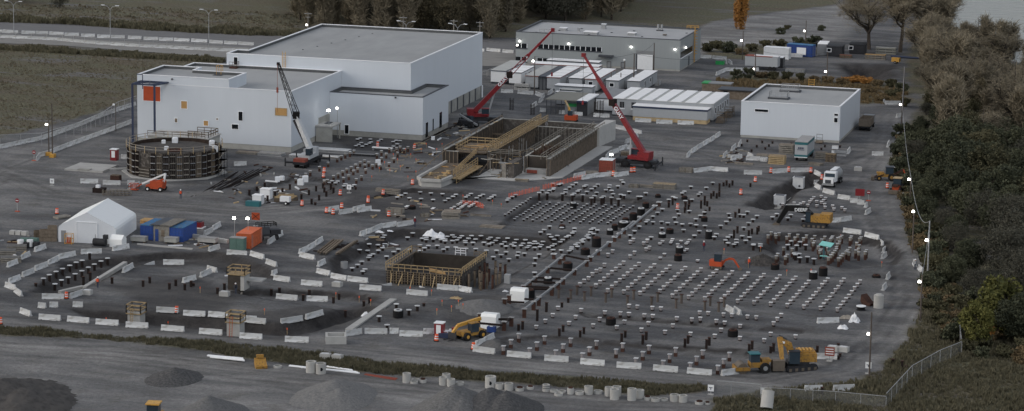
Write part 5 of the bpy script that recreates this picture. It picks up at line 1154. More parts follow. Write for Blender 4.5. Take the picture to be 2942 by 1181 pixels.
t = thing('green_cabinet','pale green steel cabinet in front of the orange container','cabinet',(22.9,-92.3,0)); d = MB(); d.box(0,2.5,0,1.3,.25,2.2,'green_cabinet'); d.build('body', t); d = MB(); d.box(-.06,2.56,-.06,1.36,2.201,2.3,'cap_dull'); d.build('lid', t); d = MB(); d.box(.1,1.2,-.04,-.001,.35,2.05,'green_cabinet'); d.box(1.28,2.4,-.04,-.001,.35,2.05,'green_cabinet'); d.build('door', t); d = MB(); d.box(.1,2.4,.1,1.2,0,.248,'galv'); d.build('plinth', t)
container('storage_container','rust red container with white tarp top beside the right red crane',62.7,.2,R(2),2.6,2.6,2.5,'red_container','white_paint')
for px, py, l_ in ((1491,866,'larger white wrapped shelter hut beside the beam frame'),(1408,940,'white wrapped hut near the yellow telehandler')):
    v = P(px,py); d = MB(); d.prism([(-1.2,-.9),(1.2,-.9),(1.2,1.1),(-1.2,1.1)],0,1.75,'tent'); d.xprism([(-.9,1.75),(1.1,1.75),(.8,2.1),(-.5,2.15)],-1.2,1.2,'tent'); d.box(-1.1,1.3,-1.5,-1.2,-.0,.1,'white_paint')
    solo(d,'wrapped_hut',l_,'hut',v,R(-3))
# ------------------------------------------------------------------ machines
def wheel(par, x, y, r, w, hub='grey_paint'):
    d = MB(); d.cyl((x,y-w/2,r),(x,y+w/2,r),r,'tyre',16); o = d.build('wheel', par); h = MB(); h.cyl((x,y-w/2-.02,r),(x,y+w/2+.02,r),r*.45,hub,10); h.build('hub', o); return o
def pl_(v): return Vector(v)
def boomseg(d, p, q, w1, w2, m_): d.bar(p, q, w1, m_, w2=w2)
# right red crane
def crane_red(label, base, rz, foot, tip, knee, lattice_part):
    t = thing('mobile_crane', label, 'crane', base); b0 = Vector(base)
    c, s_ = cos(rz), sin(rz)
    def q(x, y, z): return Vector((x*c-y*s_, x*s_+y*c, z))
    Rz = Matrix.Rotation(rz,3,'Z')
    d = MB(); d.obox(q(0,0,1.0),(8.2,1.9,.6),Rz,'chassis'); d.obox(q(-3.2,0,1.4),(1.7,2.2,.5),Rz,'chassis'); d.obox(q(2.9,0,1.45),(2.0,2.1,.35),Rz,'dark_trim'); d.build('chassis', t)
    for x_ in (-2.2,2.3):
        for y_ in (-1.15,1.15):
            d = MB(); d.cyl(q(x_,y_-.3,.75),q(x_,y_+.3,.75),.75,'tyre',18); o = d.build('wheel', t); h = MB(); h.cyl(q(x_,y_-.33,.75),q(x_,y_+.33,.75),.32,'chassis',10); h.build('hub', o)
    for x_ in (-4.2,4.3):
        for y_ in (-3.2,3.2):
            d = MB(); d.bar(q(x_,0,.9),q(x_,y_,.8),.3,'chassis'); d.bar(q(x_,y_,1.7),q(x_,y_,.1),.2,'chassis'); d.obox(q(x_,y_,.06),(.6,.6,.1),Rz,'dark_trim'); d.build('outrigger', t)
    d = MB(); ft = Vector(foot)-b0; dr = Vector(tip)-Vector(foot); ax = dr.xy.normalized(); az = atan2(ax.y, ax.x); Ra = Matrix.Rotation(az,3,'Z')
    def a_(x, y, z): return Vector((x*cos(az)-y*sin(az), x*sin(az)+y*cos(az), z))
    d.obox(a_(-.6,0,1.95),(4.4,2.3,.7),Ra,'red'); d.obox(a_(-2.2,0,2.7),(1.5,2.2,1.1),Ra,'red'); d.obox(a_(-1.2,.75,2.7),(1.4,.6,.9),Ra,'red'); d.build('superstructure', t)
    d = MB(); d.obox(a_(.9,-.95,2.75),(1.5,.9,1.2),Ra,'glass'); d.obox(a_(.9,-.95,3.4),(1.6,1.0,.12),Ra,'red'); d.obox(a_(.9,-.95,2.1),(1.6,.95,.3),Ra,'red'); d.build('cab', t)
    tp = Vector(tip)-b0; p0 = ft; p1 = ft.lerp(tp,knee); p2 = ft.lerp(tp,knee+.26)
    u = dr.normalized()
    d = MB(); d.bar(p0-u*1.2, p1, .92,'red', w2=.72, h=1.0); o1 = d.build('boom', t)
    if lattice_part:
        sd_ = Vector((0,0,1)).cross(u).normalized(); nn = u.cross(sd_); d = MB()
        for a in (-1,1):
            d.bar(p1+nn*.42*a,p2+nn*.3*a,.16,'red')
        for k in range(7):
            A = p1.lerp(p2,k/7)+nn*.4; B = p1.lerp(p2,(k+1)/7)-nn*.34; d.bar(A,B,.09,'white_paint' if k < 2 else 'red')
        d.build('boom_section', t)
    else: d = MB(); d.bar(p1-u*.5,p2,.7,'red',w2=.6); d.build('boom_section', t)
    d = MB(); d.bar(p2-u*.4,tp,.5,'red',w2=.36); d.obox(tp,(.75,.6,.75),Ra,'red'); d.obox(p1,(1.2,1.25,1.3),Ra,'rust_dark'); d.build('boom_section', t)
    d = MB(); d.bar(a_(1.6,0,2.2),ft.lerp(tp,.22)-Vector((0,0,.5)),.3,'galv'); d.build('lift_cylinder', t)
    d = MB(); d.bar(tp-Vector((0,0,.3)),tp-Vector((0,0,min(tp.z-6,9))),.045,'dark_trim'); e = tp-Vector((0,0,min(tp.z-6,9))); d.cyl(e,e-Vector((0,0,.8)),.2,'red',8); d.build('hook_line', t)
    # lettering along the boom face
    pm = ft.lerp(tp,knee*.80); sidev = Vector((0,-1,0)) if abs(u.y) < .9 else Vector((1,0,0)); X_ = u if u.x > 0 else -u
    if u.x < 0: X_ = -u
    Z_ = (sidev-sidev.dot(X_)*X_).normalized(); Y_ = Z_.cross(X_)
    rm = Matrix((X_,Y_,Z_)).transposed()
    lettering('GUAY', 1.0, o1, pm+Z_*.56, rm.to_euler())
    return t
b3 = (68.2,8.6,0); f3 = onY(1852,443,8.9); tp3 = onY(1677,158,12)
crane_red('red mobile crane on the right, boom leaning left over the cabins', b3, R(0), (f3[0],8.9,f3[1]), (tp3[0],12,tp3[1]), .52, False)
b2 = (25.0,47.5,0); f2 = onY(1374,308,47.5); tp2 = onY(1588,86,53)
crane_red('red mobile crane on the left, boom leaning right across the grey building', b2, R(12), (f2[0],47.5,f2[1]), (tp2[0],53,tp2[1]), .42, True)
# white lattice crane
t = thing('lattice_crane','white truck crane with black lattice jib in front of the process hall','crane',(7.6,-11.5,0)); b0 = Vector((7.6,-11.5,0))
d = MB(); d.box(-1.25,1.25,-5,5,.8,1.3,'chassis'); d.box(-1.2,1.2,-4.9,-3.2,1.3,1.9,'red_container'); d.build('chassis', t)
for x_ in (-1.0,1.0):
    for y_ in (-3.9,-2.7,2.6,3.8):
        d = MB(); d.cyl((x_-.2,y_,.55),(x_+.2,y_,.55),.55,'tyre',14); d.build('wheel', t)
for y_ in (-3.3,3.0):
    for s_ in (-1,1): d = MB(); d.bar((0,y_,.9),(s_*3.4,y_,.85),.32,'chassis'); d.bar((s_*3.4,y_,1.7),(s_*3.4,y_,.05),.2,'chassis'); d.build('outrigger', t)
d = MB(); d.box(-1.1,1.3,-2.6,2.6,1.5,2.3,'crane_white'); d.box(.1,1.3,1.2,2.6,2.3,3.3,'crane_white'); d.box(-1.1,.0,.5,2.4,2.3,2.9,'galv'); d.build('superstructure', t)
d = MB(); d.box(.5,1.4,-2.7,-1.0,2.3,3.6,'glass'); d.box(.45,1.45,-2.75,-.95,3.6,3.7,'crane_white'); d.build('cab', t)
fx, fz_ = onY(893,432,-10.5); mx_, mz = onY(851,331,-9); kx, kz = onY(799.5,183,-7)
A = Vector((fx,-10.5,fz_))-b0; Bm = Vector((mx_,-9,mz))-b0; Ck = Vector((kx,-7,kz))-b0
d = MB(); d.bar(A,Bm,1.0,'crane_white',w2=.75); d.bar(A+Vector((-.7,0,.3)),Bm+Vector((-.5,0,-1)),.35,'chassis'); d.build('boom', t)
u = (Ck-Bm).normalized(); sd_ = Vector((0,1,0)); nn = u.cross(sd_).normalized(); d = MB()
for a in (-1,1):
    for b_ in (-1,1): d.bar(Bm+nn*.6*a+sd_*.5*b_,Ck+nn*.2*a+sd_*.2*b_,.1,'boom_dark')
for k in range(13):
    for b_ in (-1,1):
        w0 = .6-.4*k/13; w1 = .6-.4*(k+1)/13; sg = 1 if k % 2 else -1; d.bar(Bm.lerp(Ck,k/13)+nn*w0*sg+sd_*b_*w0*.8,Bm.lerp(Ck,(k+1)/13)-nn*w1*sg+sd_*b_*w1*.8,.06,'boom_dark')
d.obox(Bm,(1.3,1.2,1.3),.3,'boom_dark'); d.obox(Ck,(.5,.5,.5),0,'boom_dark'); d.build('lattice_jib', t)
d = MB(); hx = Ck+Vector((0,-.5,0)); d.bar(hx,hx-Vector((0,0,9.5)),.05,'red_container'); d.cyl(hx-Vector((0,0,4.6)),hx-Vector((0,0,5.6)),.22,'red_container',8); d.build('hook_line', t)
# excavators
def tracks(t, L, w, gauge, rz, m_='chassis', h=.85):
    for s_ in (-1,1):
        d = MB(); prof = [(-L/2,.35),(-L/2+.3,0),(L/2-.3,0),(L/2,.35),(L/2-.25,h),(-L/2+.25,h)]
        vs = []; 
        for yy in (s_*gauge/2-w/2, s_*gauge/2+w/2): vs += [Matrix.Rotation(rz,3,'Z')@Vector((x,yy,z)) for x, z in prof]
        n = len(prof); d.add(vs,[(i,(i+1)%n,n+(i+1)%n,n+i) for i in range(n)]+[tuple(range(n-1,-1,-1)),tuple(range(n,2*n))],m_)
        for k in range(5): d.obox(Matrix.Rotation(rz,3,'Z')@Vector((-L/2+.5+k*(L-1)/4, s_*(gauge/2+w/2+.02)*1, .32)),(.42,.06,.42),rz,'bucket')
        d.build('track', t)
def local(org, px, py, y): x_, z_ = onY(px,py,y); return Vector((x_-org[0], y-org[1], z_-org[2]))
o0 = (111.4,-38.2,0.0)
t = thing('excavator','excavator with black boom and yellow house digging toward the left','excavator',o0); tracks(t,4.4,.6,2.4,0)
d = MB(); d.box(-.6,2.9,-1.3,1.3,1.0,2.15,'cat_yellow'); d.box(1.0,2.9,-1.25,1.25,2.151,2.5,'cat_yellow'); d.box(-.9,2.6,-1.2,1.2,.75,1.0,'chassis'); d.build('house', t)
d = MB(); d.box(-1.5,-.62,-1.35,-.3,1.0,2.75,'glass'); d.box(-1.55,-.58,-1.4,-.25,2.751,2.85,'chassis'); d.build('cab', t)
p = [local(o0,2332,620,-38.2),local(o0,2316,604,-38.2),local(o0,2290,599,-38.2),local(o0,2258,597,-38.2)]
d = MB()
for a, b_, w_ in ((0,1,.7),(1,2,.85),(2,3,.7)): d.bar(p[a],p[b_],w_*1.25,'boom_dark',h=w_*1.35)
d.build('boom', t)
q1 = local(o0,2234,640,-38.6); d = MB(); d.bar(p[3]+Vector((.3,0,.2)),q1,.95,'boom_dark',w2=.6); d.bar(p[2]+Vector((-.2,0,.7)),p[3]+Vector((.2,0,.6)),.18,'galv'); d.build('stick', t)
d = MB(); q2 = local(o0,2222,650,-38.6); d.xprism([(0,0),(.9,0),(1.2,.9),(.7,1.5),(-.1,1.2),(-.3,.6)],-.7,.7,'bucket'); o = d.build('bucket', t); o.rotation_euler = (0,0,R(90)); o.location = q1+Vector((.3,0,-1.3))
lettering('DEERE',.8,t,(p[1]+p[2])/2+Vector((0,-.62,0)),(pi/2,R(-4),0))
o0 = (127.0,-140.6,0.0)
t = thing('excavator','large yellow excavator with raised boom and grey bucket at the front right','excavator',o0,0); tracks(t,4.9,.65,2.7,R(38))
Rm = Matrix.Rotation(R(38),3,'Z'); fm = Matrix.Rotation(R(20),3,'Z')
d = MB(); d.obox(fm@Vector((.9,.4,1.8)),(3.4,2.7,1.2),fm,'cat_yellow'); d.obox(fm@Vector((1.2,.6,2.5)),(2.4,2.3,.3),fm,'cat_yellow'); d.obox(fm@Vector((0,0,1.05)),(3,2.4,.35),fm,'chassis'); d.build('house', t)
for k in range(4): d = MB(); d.obox(fm@Vector((.4+.5*k,.6,2.72)),(.25,1.5,.14),fm,'yellow'); d.build('engine_cover', t)
d = MB(); d.obox(fm@Vector((-.7,-1.2,2.0)),(1.5,1.1,1.7),fm,'glass'); d.obox(fm@Vector((-.7,-1.2,2.9)),(1.6,1.2,.12),fm,'chassis'); d.build('cab', t)
y_ = -141.6; b0_ = local(o0,2278,1030,-141.2); p1 = local(o0,2262,985,y_); p2 = local(o0,2240,973,y_); q1 = local(o0,2248,1046,-143.2)
d = MB(); d.bar(b0_,p1+Vector((.1,0,0)),.75,'cat_yellow',h=.8); d.bar(p1+Vector((.2,0,-.3)),p2,.75,'cat_yellow',h=.75); d.build('boom', t)
d = MB(); d.bar(p2+Vector((0,0,.2)),q1,.65,'cat_yellow',w2=.45); d.bar(p1+Vector((0,0,.5)),p2+Vector((-.1,0,.5)),.2,'dark_trim'); d.build('stick', t)
d = MB(); d.xprism([(-.2,-.9),(.5,-1.1),(1.1,-.6),(1.1,.3),(.4,.7),(-.4,.6)],-.85,.85,'bucket'); o = d.build('bucket', t); o.location = (q1.x-.5,q1.y-.3,.95+.2); o.rotation_euler = (0,0,R(25))
d = MB(); d.obox((0,0,0),(.22,.1,.18),0,'headlight'); o = d.build('work_lamp', t); o.location = (b0_+p1)/2+Vector((0,-.55,.1))
d = MB(); d.obox((0,0,0),(.35,.03,.3),0,'white_paint'); o = d.build('emblem', t); o.location = p1.lerp(p2,.4)+Vector((0,-.42,-.1))
o0 = (98.2,-79.2,0); ve = P(2061,772); o0 = (ve.x,ve.y,ve.z)
t = thing('mini_excavator','small orange red mini excavator with curved boom in the regular pile grid','excavator',o0); tracks(t,2.3,.35,1.5,0,h=.45)
d = MB(); d.box(-1.1,.8,-.75,.75,.5,1.3,'orange'); d.box(-1.25,-.3,-.7,.7,.6,1.5,'orange'); d.build('house', t); d = MB(); d.box(-.45,.65,-.7,.4,1.3,2.5,'glass'); d.box(-.5,.7,-.75,.45,2.5,2.58,'dark_trim'); d.build('cab', t)
ps = [local(o0,a,b_,o0[1]) for a, b_ in ((2074,762),(2083,748),(2096,743),(2108,745),(2116,757),(2125,771))]
d = MB(); [d.bar(ps[k],ps[k+1],.3,'orange') for k in range(3)]; d.build('boom', t); d = MB(); [d.bar(ps[k],ps[k+1],.26,'orange') for k in (3,4)]; d.build('stick', t); d = MB(); d.obox(ps[5]+Vector((.1,0,-.1)),(.55,.5,.5),Matrix.Rotation(.6,3,'Y'),'bucket'); d.build('bucket', t)
o0 = tuple(P(1640,352)); t = thing('mini_excavator','small orange excavator working behind the concrete channel below the canopy','excavator',o0); tracks(t,2.8,.4,1.9,0,h=.5)
d = MB(); d.box(-1.2,1.3,-1,1,.6,1.6,'orange'); d.build('house', t); d = MB(); d.box(-.5,.5,-.9,0,1.6,2.6,'glass'); d.build('cab', t); d = MB(); p_ = [Vector((0,0,1.4)),Vector((-.6,.3,3.2)),Vector((-1.5,.6,4.6))]; d.bar(p_[0],p_[1],.35,'yellow'); d.bar(p_[1],p_[2],.3,'timber'); d.build('boom', t)
# roller
t = thing('road_roller','yellow road roller with steel drum and dark canopy beside the large excavator','roller',(121.6,-144.3,0),R(205))
d = MB(); d.cyl((1.9,-1.05,.75),(1.9,1.05,.75),.75,'bucket',22); d.build('drum', t); d = MB(); 
for s_ in (-1.2,1.2): d.box(.9,2.9,s_-.08,s_+.08,.45,.95,'cat_yellow')
d.box(2.72,2.95,-1.1,1.1,.4,.95,'cat_yellow'); d.box(-1.9,.8,-.8,.8,.8,1.5,'cat_yellow'); d.box(-2.2,-.9,-.7,.7,1.5,1.9,'cat_yellow'); d.build('frame', t)
d = MB(); d.box(-.6,.7,-.65,.65,1.5,2.65,'glass'); d.box(-.7,.85,-.8,.8,2.65,2.78,'teal'); d.build('cab', t)
for s_ in (-.95,.95): wheel(t,-1.3,s_,.75,.5)
# telehandler
v = P(1352,972); t = thing('telehandler','yellow telehandler with raised boom near the wrapped white hut','telehandler',tuple(v),R(235))
d = MB(); d.box(-2,2,-.8,.8,.6,1.3,'cat_yellow'); d.build('body', t); d = MB(); d.box(-.8,.6,.1,.95,1.1,2.4,'glass'); d.box(-.85,.65,.05,1.0,2.4,2.5,'cat_yellow'); d.build('cab', t)
d = MB(); d.bar((-2.2,-.5,2.6),(2.0,-.5,2.1),.45,'yellow'); d.bar((2.0,-.5,2.1),(3.0,-.5,1.1),.35,'yellow'); d.build('boom', t); d = MB(); d.box(3.0,3.15,-1.3,.5,.15,1.2,'chassis'); [d.box(3.15,4.3,y0,y0+.15,.15,.25,'chassis') for y0 in (-1,0)]; d.build('fork', t)
for x_ in (-1.4,1.4):
    for y_ in (-1,1): wheel(t,x_,y_,.6,.45,'yellow')
# orange boom lift
o0 = tuple(P(448,548)); t = thing('boom_lift','orange boom lift with white arm folded in front of the round tank','boom lift',o0); d = MB(); d.box(-1.6,1.6,-1,1,.5,1.1,'orange'); d.box(-.8,1.7,-.9,.9,1.1,1.9,'orange'); d.build('body', t)
for x_ in (-1.2,1.3):
    for y_ in (-1,1): wheel(t,x_,y_,.45,.35,'white_paint')
d = MB(); d.bar((1.9,0,3.3),(-2.6,-.3,1.2),.3,'white_paint'); d.bar((1.9,0,3.3),(1.5,0,1.6),.35,'white_paint'); d.bar((1.6,-.2,2.3),(-1.8,-.3,.9),.3,'orange'); d.build('arm', t)
d = MB(); rail(d,[(-4.8,-1.4),(-3.2,-1.4),(-3.2,-.3),(-4.8,-.3),(-4.8,-1.4)],.2,1.0,'orange',.6,.07); d.box(-4.8,-3.2,-1.4,-.3,.1,.2,'orange'); d.bar((-2.6,-.3,1.2),(-3.3,-.8,.7),.2,'orange'); d.build('basket', t)
# black pump machine by the orange container
v = P(768,688); t = thing('drill_rig','black engine driven machine on wheels behind two barriers near the orange container','machine',tuple(v),R(40)); d = MB(); d.box(-2.2,1.6,-.9,.9,.7,1.1,'chassis'); d.box(-1.8,.2,-.8,.8,1.1,2.3,'dark_trim'); d.box(.4,2.2,-.7,.7,.9,1.7,'chassis'); d.build('body', t)
d = MB(); rail(d,[(-1.8,-.8),(1.4,-.8),(1.4,.8),(-1.8,.8)],2.3,.6,'boom_dark',.8,.08); d.build('rail', t)
for x_ in (-1.5,1.2):
    for y_ in (-.95,.95): wheel(t,x_,y_,.5,.35,'chassis')
v = P(1345,365); t = thing('dark_telehandler','dark telehandler with lowered boom in front of the left red crane','telehandler',tuple(v),R(-25)); d = MB(); d.box(-2,2,-.9,.9,.6,1.4,'chassis'); d.box(-.6,.6,.2,1,1.3,2.3,'glass'); d.build('body', t); d = MB(); d.bar((-2,-.5,2.5),(3.0,-.5,.8),.35,'grey_paint'); d.build('boom', t)
for x_ in (-1.4,1.4):
    for y_ in (-1,1): wheel(t,x_,y_,.6,.45,'chassis')
# trucks
t = thing('dump_truck','grey dump truck with open box parked beside the white building','truck',(103.2,70.6,0),R(90)); d = MB(); d.box(-3.4,3.6,-1,1,.7,1.0,'chassis'); d.build('chassis', t)
d = MB()
for q in ((-3.5,1.5,-1.2,-1.1),(-3.5,1.5,1.1,1.2),(-3.5,-3.4,-1.1,1.1),(1.4,1.5,-1.1,1.1)): d.box(*q,1.0,2.6,'bucket')
d.box(-3.4,1.4,-1.1,1.1,1.0,1.1,'rust_dark'); d.build('box', t); d = MB(); d.box(1.8,3.7,-1.1,1.1,1.0,2.6,'grey_paint'); d.box(2.3,3.75,-1.0,1.0,1.9,2.5,'glass'); d.build('cab', t)
for x_ in (-2.6,-1.4,2.7):
    for y_ in (-.95,.95): wheel(t,x_,y_,.5,.4)
t = thing('tank_truck','white tank truck facing the camera inside the bent barrier line','truck',(107.4,3.6,0),R(-94)); d = MB(); d.box(-3.6,3.4,-1,1,.6,.9,'chassis'); d.build('chassis', t)
d = MB(); d.cyl((-3.6,0,1.75),(.6,0,1.75),1.05,'galv',16); d.box(-3.4,.4,-.5,.5,2.75,2.85,'white_paint'); d.build('tank', t); d = MB(); d.box(.9,2.5,-1.1,1.1,.9,2.7,'white_paint'); d.box(2.501,2.55,-.95,.95,1.8,2.5,'glass'); d.build('cab', t)
d = MB(); d.box(2.5,3.9,-.95,.95,.8,1.75,'white_paint'); d.box(3.9,3.95,-.55,.55,.85,1.5,'dark_trim'); d.build('hood', t); d = MB(); d.box(3.85,4.05,-1.1,1.1,.45,.75,'galv'); d.build('bumper', t)
for y_ in (-.78,.78): d = MB(); d.box(3.9,3.97,y_-.15,y_+.15,1.05,1.3,'roof_white'); d.build('headlight', t)
for x_ in (-2.8,-1.6,2.9):
    for y_ in (-.95,.95): wheel(t,x_,y_,.5,.4)
t = thing('box_trailer','teal and grey box trailer parked among lumber stacks before the white building','trailer',(95.9,26.2,0),R(0)); d = MB(); d.box(0,2.5,0,8,1.3,3.3,'trailer_wall'); d.build('body', t); d = MB(); d.box(-.02,2.52,-.02,8.02,3.301,3.8,'teal'); d.box(-.02,2.52,-.02,8.02,.9,1.299,'teal'); d.build('band', t); d = MB(); d.box(-.05,2.55,-.05,8.05,3.802,3.9,'cap_dull'); d.build('roof', t); d = MB(); d.box(-.05,2.55,-.1,.1,.75,.899,'white_paint'); d.build('bumper', t)
d = MB(); d.box(.5,1.9,-.05,-.001,2.25,2.35,'navy'); [d.cyl((.8+.4*k,-.05,2.65),(.8+.4*k,-.001,2.65),.18,'navy',8) for k in range(3)]; d.build('emblem', t)
for y_ in (1.0,6.2,7.3): d = MB(); d.cyl((.1,y_,.45),(.5,y_,.45),.45,'tyre',12); d.cyl((2.0,y_,.45),(2.4,y_,.45),.45,'tyre',12); d.build('wheel', t)
for px, py, l_, rz in ((2548,518,'yellow backhoe loader with orange arm beside the tree belt, upper one',R(190)),(2577,552,'tractor loader with orange hood facing the camera beside the tree belt',R(-92))):
    v = P(px,py); t = thing('loader',l_,'loader',tuple(v),rz); d = MB(); d.box(-1.4,1.8,-.6,.6,.7,1.3,'cat_yellow' if px < 2560 else 'orange'); d.box(.6,2.0,-.5,.5,1.3,1.6,'cat_yellow' if px < 2560 else 'rust'); d.build('body', t)
    d = MB(); d.box(-1.2,.3,-.7,.7,1.3,2.6,'glass'); d.box(-1.3,.4,-.8,.8,2.6,2.72,'dark_trim' if px < 2560 else 'timber'); d.build('cab', t); d = MB(); d.box(2.4,3.0,-1.1,1.1,.1,.8,'bucket'); d.bar((.6,-.7,1.2),(2.5,-.7,.5),.18,'rust'); d.bar((.6,.7,1.2),(2.5,.7,.5),.18,'rust'); d.build('front_bucket', t)
    if px < 2560: d = MB(); d.bar((-1.4,0,1.2),(-3.0,0,2.2),.3,'rust'); d.bar((-3.0,0,2.2),(-3.8,0,.5),.25,'orange'); d.build('backhoe_arm', t)
    for x_, r_ in ((-.9,.75),(1.5,.5)):
        for y_ in (-.85,.85): wheel(t,x_,y_,r_,.4,'cat_yellow')
v = P(442,1226); t = thing('loader','yellow roofed loader cab just entering the picture at the bottom left','loader',tuple(v),R(-80)); d = MB(); d.box(-2.2,2.2,-.9,.9,.8,1.7,'cat_yellow'); d.build('body', t)
d = MB(); d.box(-.8,.8,-.75,.75,1.7,3.1,'glass'); d.build('cab', t); d = MB(); d.box(-1.0,1.0,-.9,.9,3.1,3.25,'yellow'); d.build('roof', t); d = MB(); d.box(2.9,3.6,-1.2,1.2,.1,1.0,'bucket'); d.build('bucket', t)
for x_ in (-1.4,1.5):
    for y_ in (-.95,.95): wheel(t,x_,y_,.7,.5,'cat_yellow')
v = P(2574,183); t = thing('generator','small yellow wheeled generator beyond the dark basin in the upper right','generator',tuple(v),R(-15)); d = MB(); d.box(-1,1,-.5,.5,.5,1.5,'yellow'); d.box(-1.05,-.99,-.4,.4,.6,1.3,'roof_white'); d.build('body', t)
for y_ in (-.55,.55): wheel(t,0,y_,.35,.2)
v = P(820,588); t = thing('light_tower','small white wheeled generator trailer before the timber covered hole','generator',tuple(v)); d = MB(); d.box(-.9,.9,-.5,.5,.6,1.5,'white_paint'); d.box(-1,1,-.55,.55,.45,.6,'chassis'); d.build('body', t)
for y_ in (-.6,.6): wheel(t,.3,y_,.35,.2,'white_paint')
# ------------------------------------------------------------------ small things about the site
def pts_of(org, L): return [(org[0]+p[0]/org[2], org[1]+p[1]/org[2]) for p in L]
def ranked(L): 
    L = sorted(L, key=lambda p: p[0]); return [(p, rnk(i, len(L))) for i, p in enumerate(L)]
dm = MB(); 
for k, (z0, z1, r0, m_) in enumerate(((.12,.34,.30,'drum_orange'),(.34,.5,.285,'white_paint'),(.5,.68,.275,'drum_orange'),(.68,.82,.265,'white_paint'),(.82,1.05,.255,'drum_orange'))): dm.cyl((0,0,z0),(0,0,z1-.001),r0,m_,12)
dm.cyl((0,0,0),(0,0,.119),.42,'tyre',10); DR = dm.mesh('traffic_drum')
DRL = [((700,840,Z0),[(1678,425),(2000,500)],'at the red booth and the telehandler barriers'),((0,840,Z0),[(1537,180),(577,55),(2,278)],'round the left pits'),
 ((700,560,Z3),[(820,180),(970,135),(885,195),(1232,80)],'round the central barrier cluster'),((700,560,Z3),[(1437,215),(577,110)],'between crates and central road'),
 ((2100,280,Z3),[(570,738),(395,750),(790,745),(900,815)],'near the tank truck barriers'),((2100,280,Z3),[(240,838),(97,965)],'on bare gravel left of the trench'),((2100,280,Z3),[(1548,900)],'beside the orange hooded tractor'),
 ((700,280,Z3),[(797,745),(790,795)],'stacked up among piles before the lattice crane'),((700,280,Z3),[(955,970),(1380,965),(1232,1030)],'along the central road'),((700,280,Z3),[(1325,490),(1690,512)],'near the low white block'),
 ((0,560,Z3),[(563,190)],'on open gravel behind the white shelter'),((1400,280,Z3),[(1245,780),(1425,745),(1452,742)],'between the barriers under the right red crane'),((1850,520,Z5),[(1433,200),(497,415)],'among the disc capped piles'),((1060,420,6.44),[(805,715)],'leaning at the channel nose')]
for org, L, w in DRL:
    for (px, py), r in ranked(pts_of(org, L)):
        o = bpy.data.objects.new('traffic_drum', DR); col.objects.link(o); o.location = P(px,py); o['category'] = 'traffic drum'; o['group'] = 'orange striped traffic drums'
        o.rotation_euler = (0,.05,rnd.random()); o['label'] = f'orange striped drum, {r} {w}' if r != 'alone' else f'orange and white striped traffic drum {w}'
# survey stakes with orange ribbon
stk = MB(); stk.box(-.03,.03,-.03,.03,0,1.0,'timber'); stk.box(-.06,.06,-.05,.05,.72,1.0,'drum_orange'); STK = stk.mesh('survey_stake')
SL = [(1165,440),(1180,455),(1195,470),(1210,440),(1225,425),(1142,470),(1150,490),(1120,500),(1195,505),(1172,520),(1105,478),(1090,495),(1255,440),(1130,455),(1068,520),(1185,400),(1270,425),(965,850),(1032,868),(1065,878),(1240,850),(1255,905),(1270,880),(1178,842),(1330,890),(1317,880),(276,820),(575,842),(1297,896),(2185,725),(2260,792),(2330,790),(2150,770),(2533,768),(2080,730),(2415,690),(1210,600),(1330,575),(1440,600),(1415,590),(1300,615),(760,905),(825,960),(305,912),(483,928)]
for i, (px, py) in enumerate(sorted(SL)):
    o = bpy.data.objects.new('survey_stake', STK); col.objects.link(o); o.location = P(px,py); tag(o,'thin wooden survey stake with an orange ribbon top standing in the gravel','stake','orange topped survey stakes')
# orange barrier netting
for pts, l_ in ((((1560,545),(1600,535),(1650,520),(1690,512)),'orange safety netting strip running from the dense pile field to the barriers'),(((1462,570),(1500,560),(1550,548)),'orange safety netting strip left end by the disc piles'),(((1330,590),(1365,592),(1390,600)),'small torn orange netting among the little stubs')):
    W_ = [P(*p) for p in pts]; d = MB()
    for a, b_ in zip(W_[:-1], W_[1:]):
        a2, b2_ = a-W_[0], b_-W_[0]
        for j in range(4): d.bar(a2+Vector((0,0,.15+.22*j)), b2_+Vector((0,0,.12+.2*j)), .05, 'drum_orange')
        for j in range(5): q = a2.lerp(b2_, j/5); d.bar(q, q+Vector((0,0,1)), .05, 'drum_orange')
    solo(d,'safety_net',l_,'safety net',W_[0])
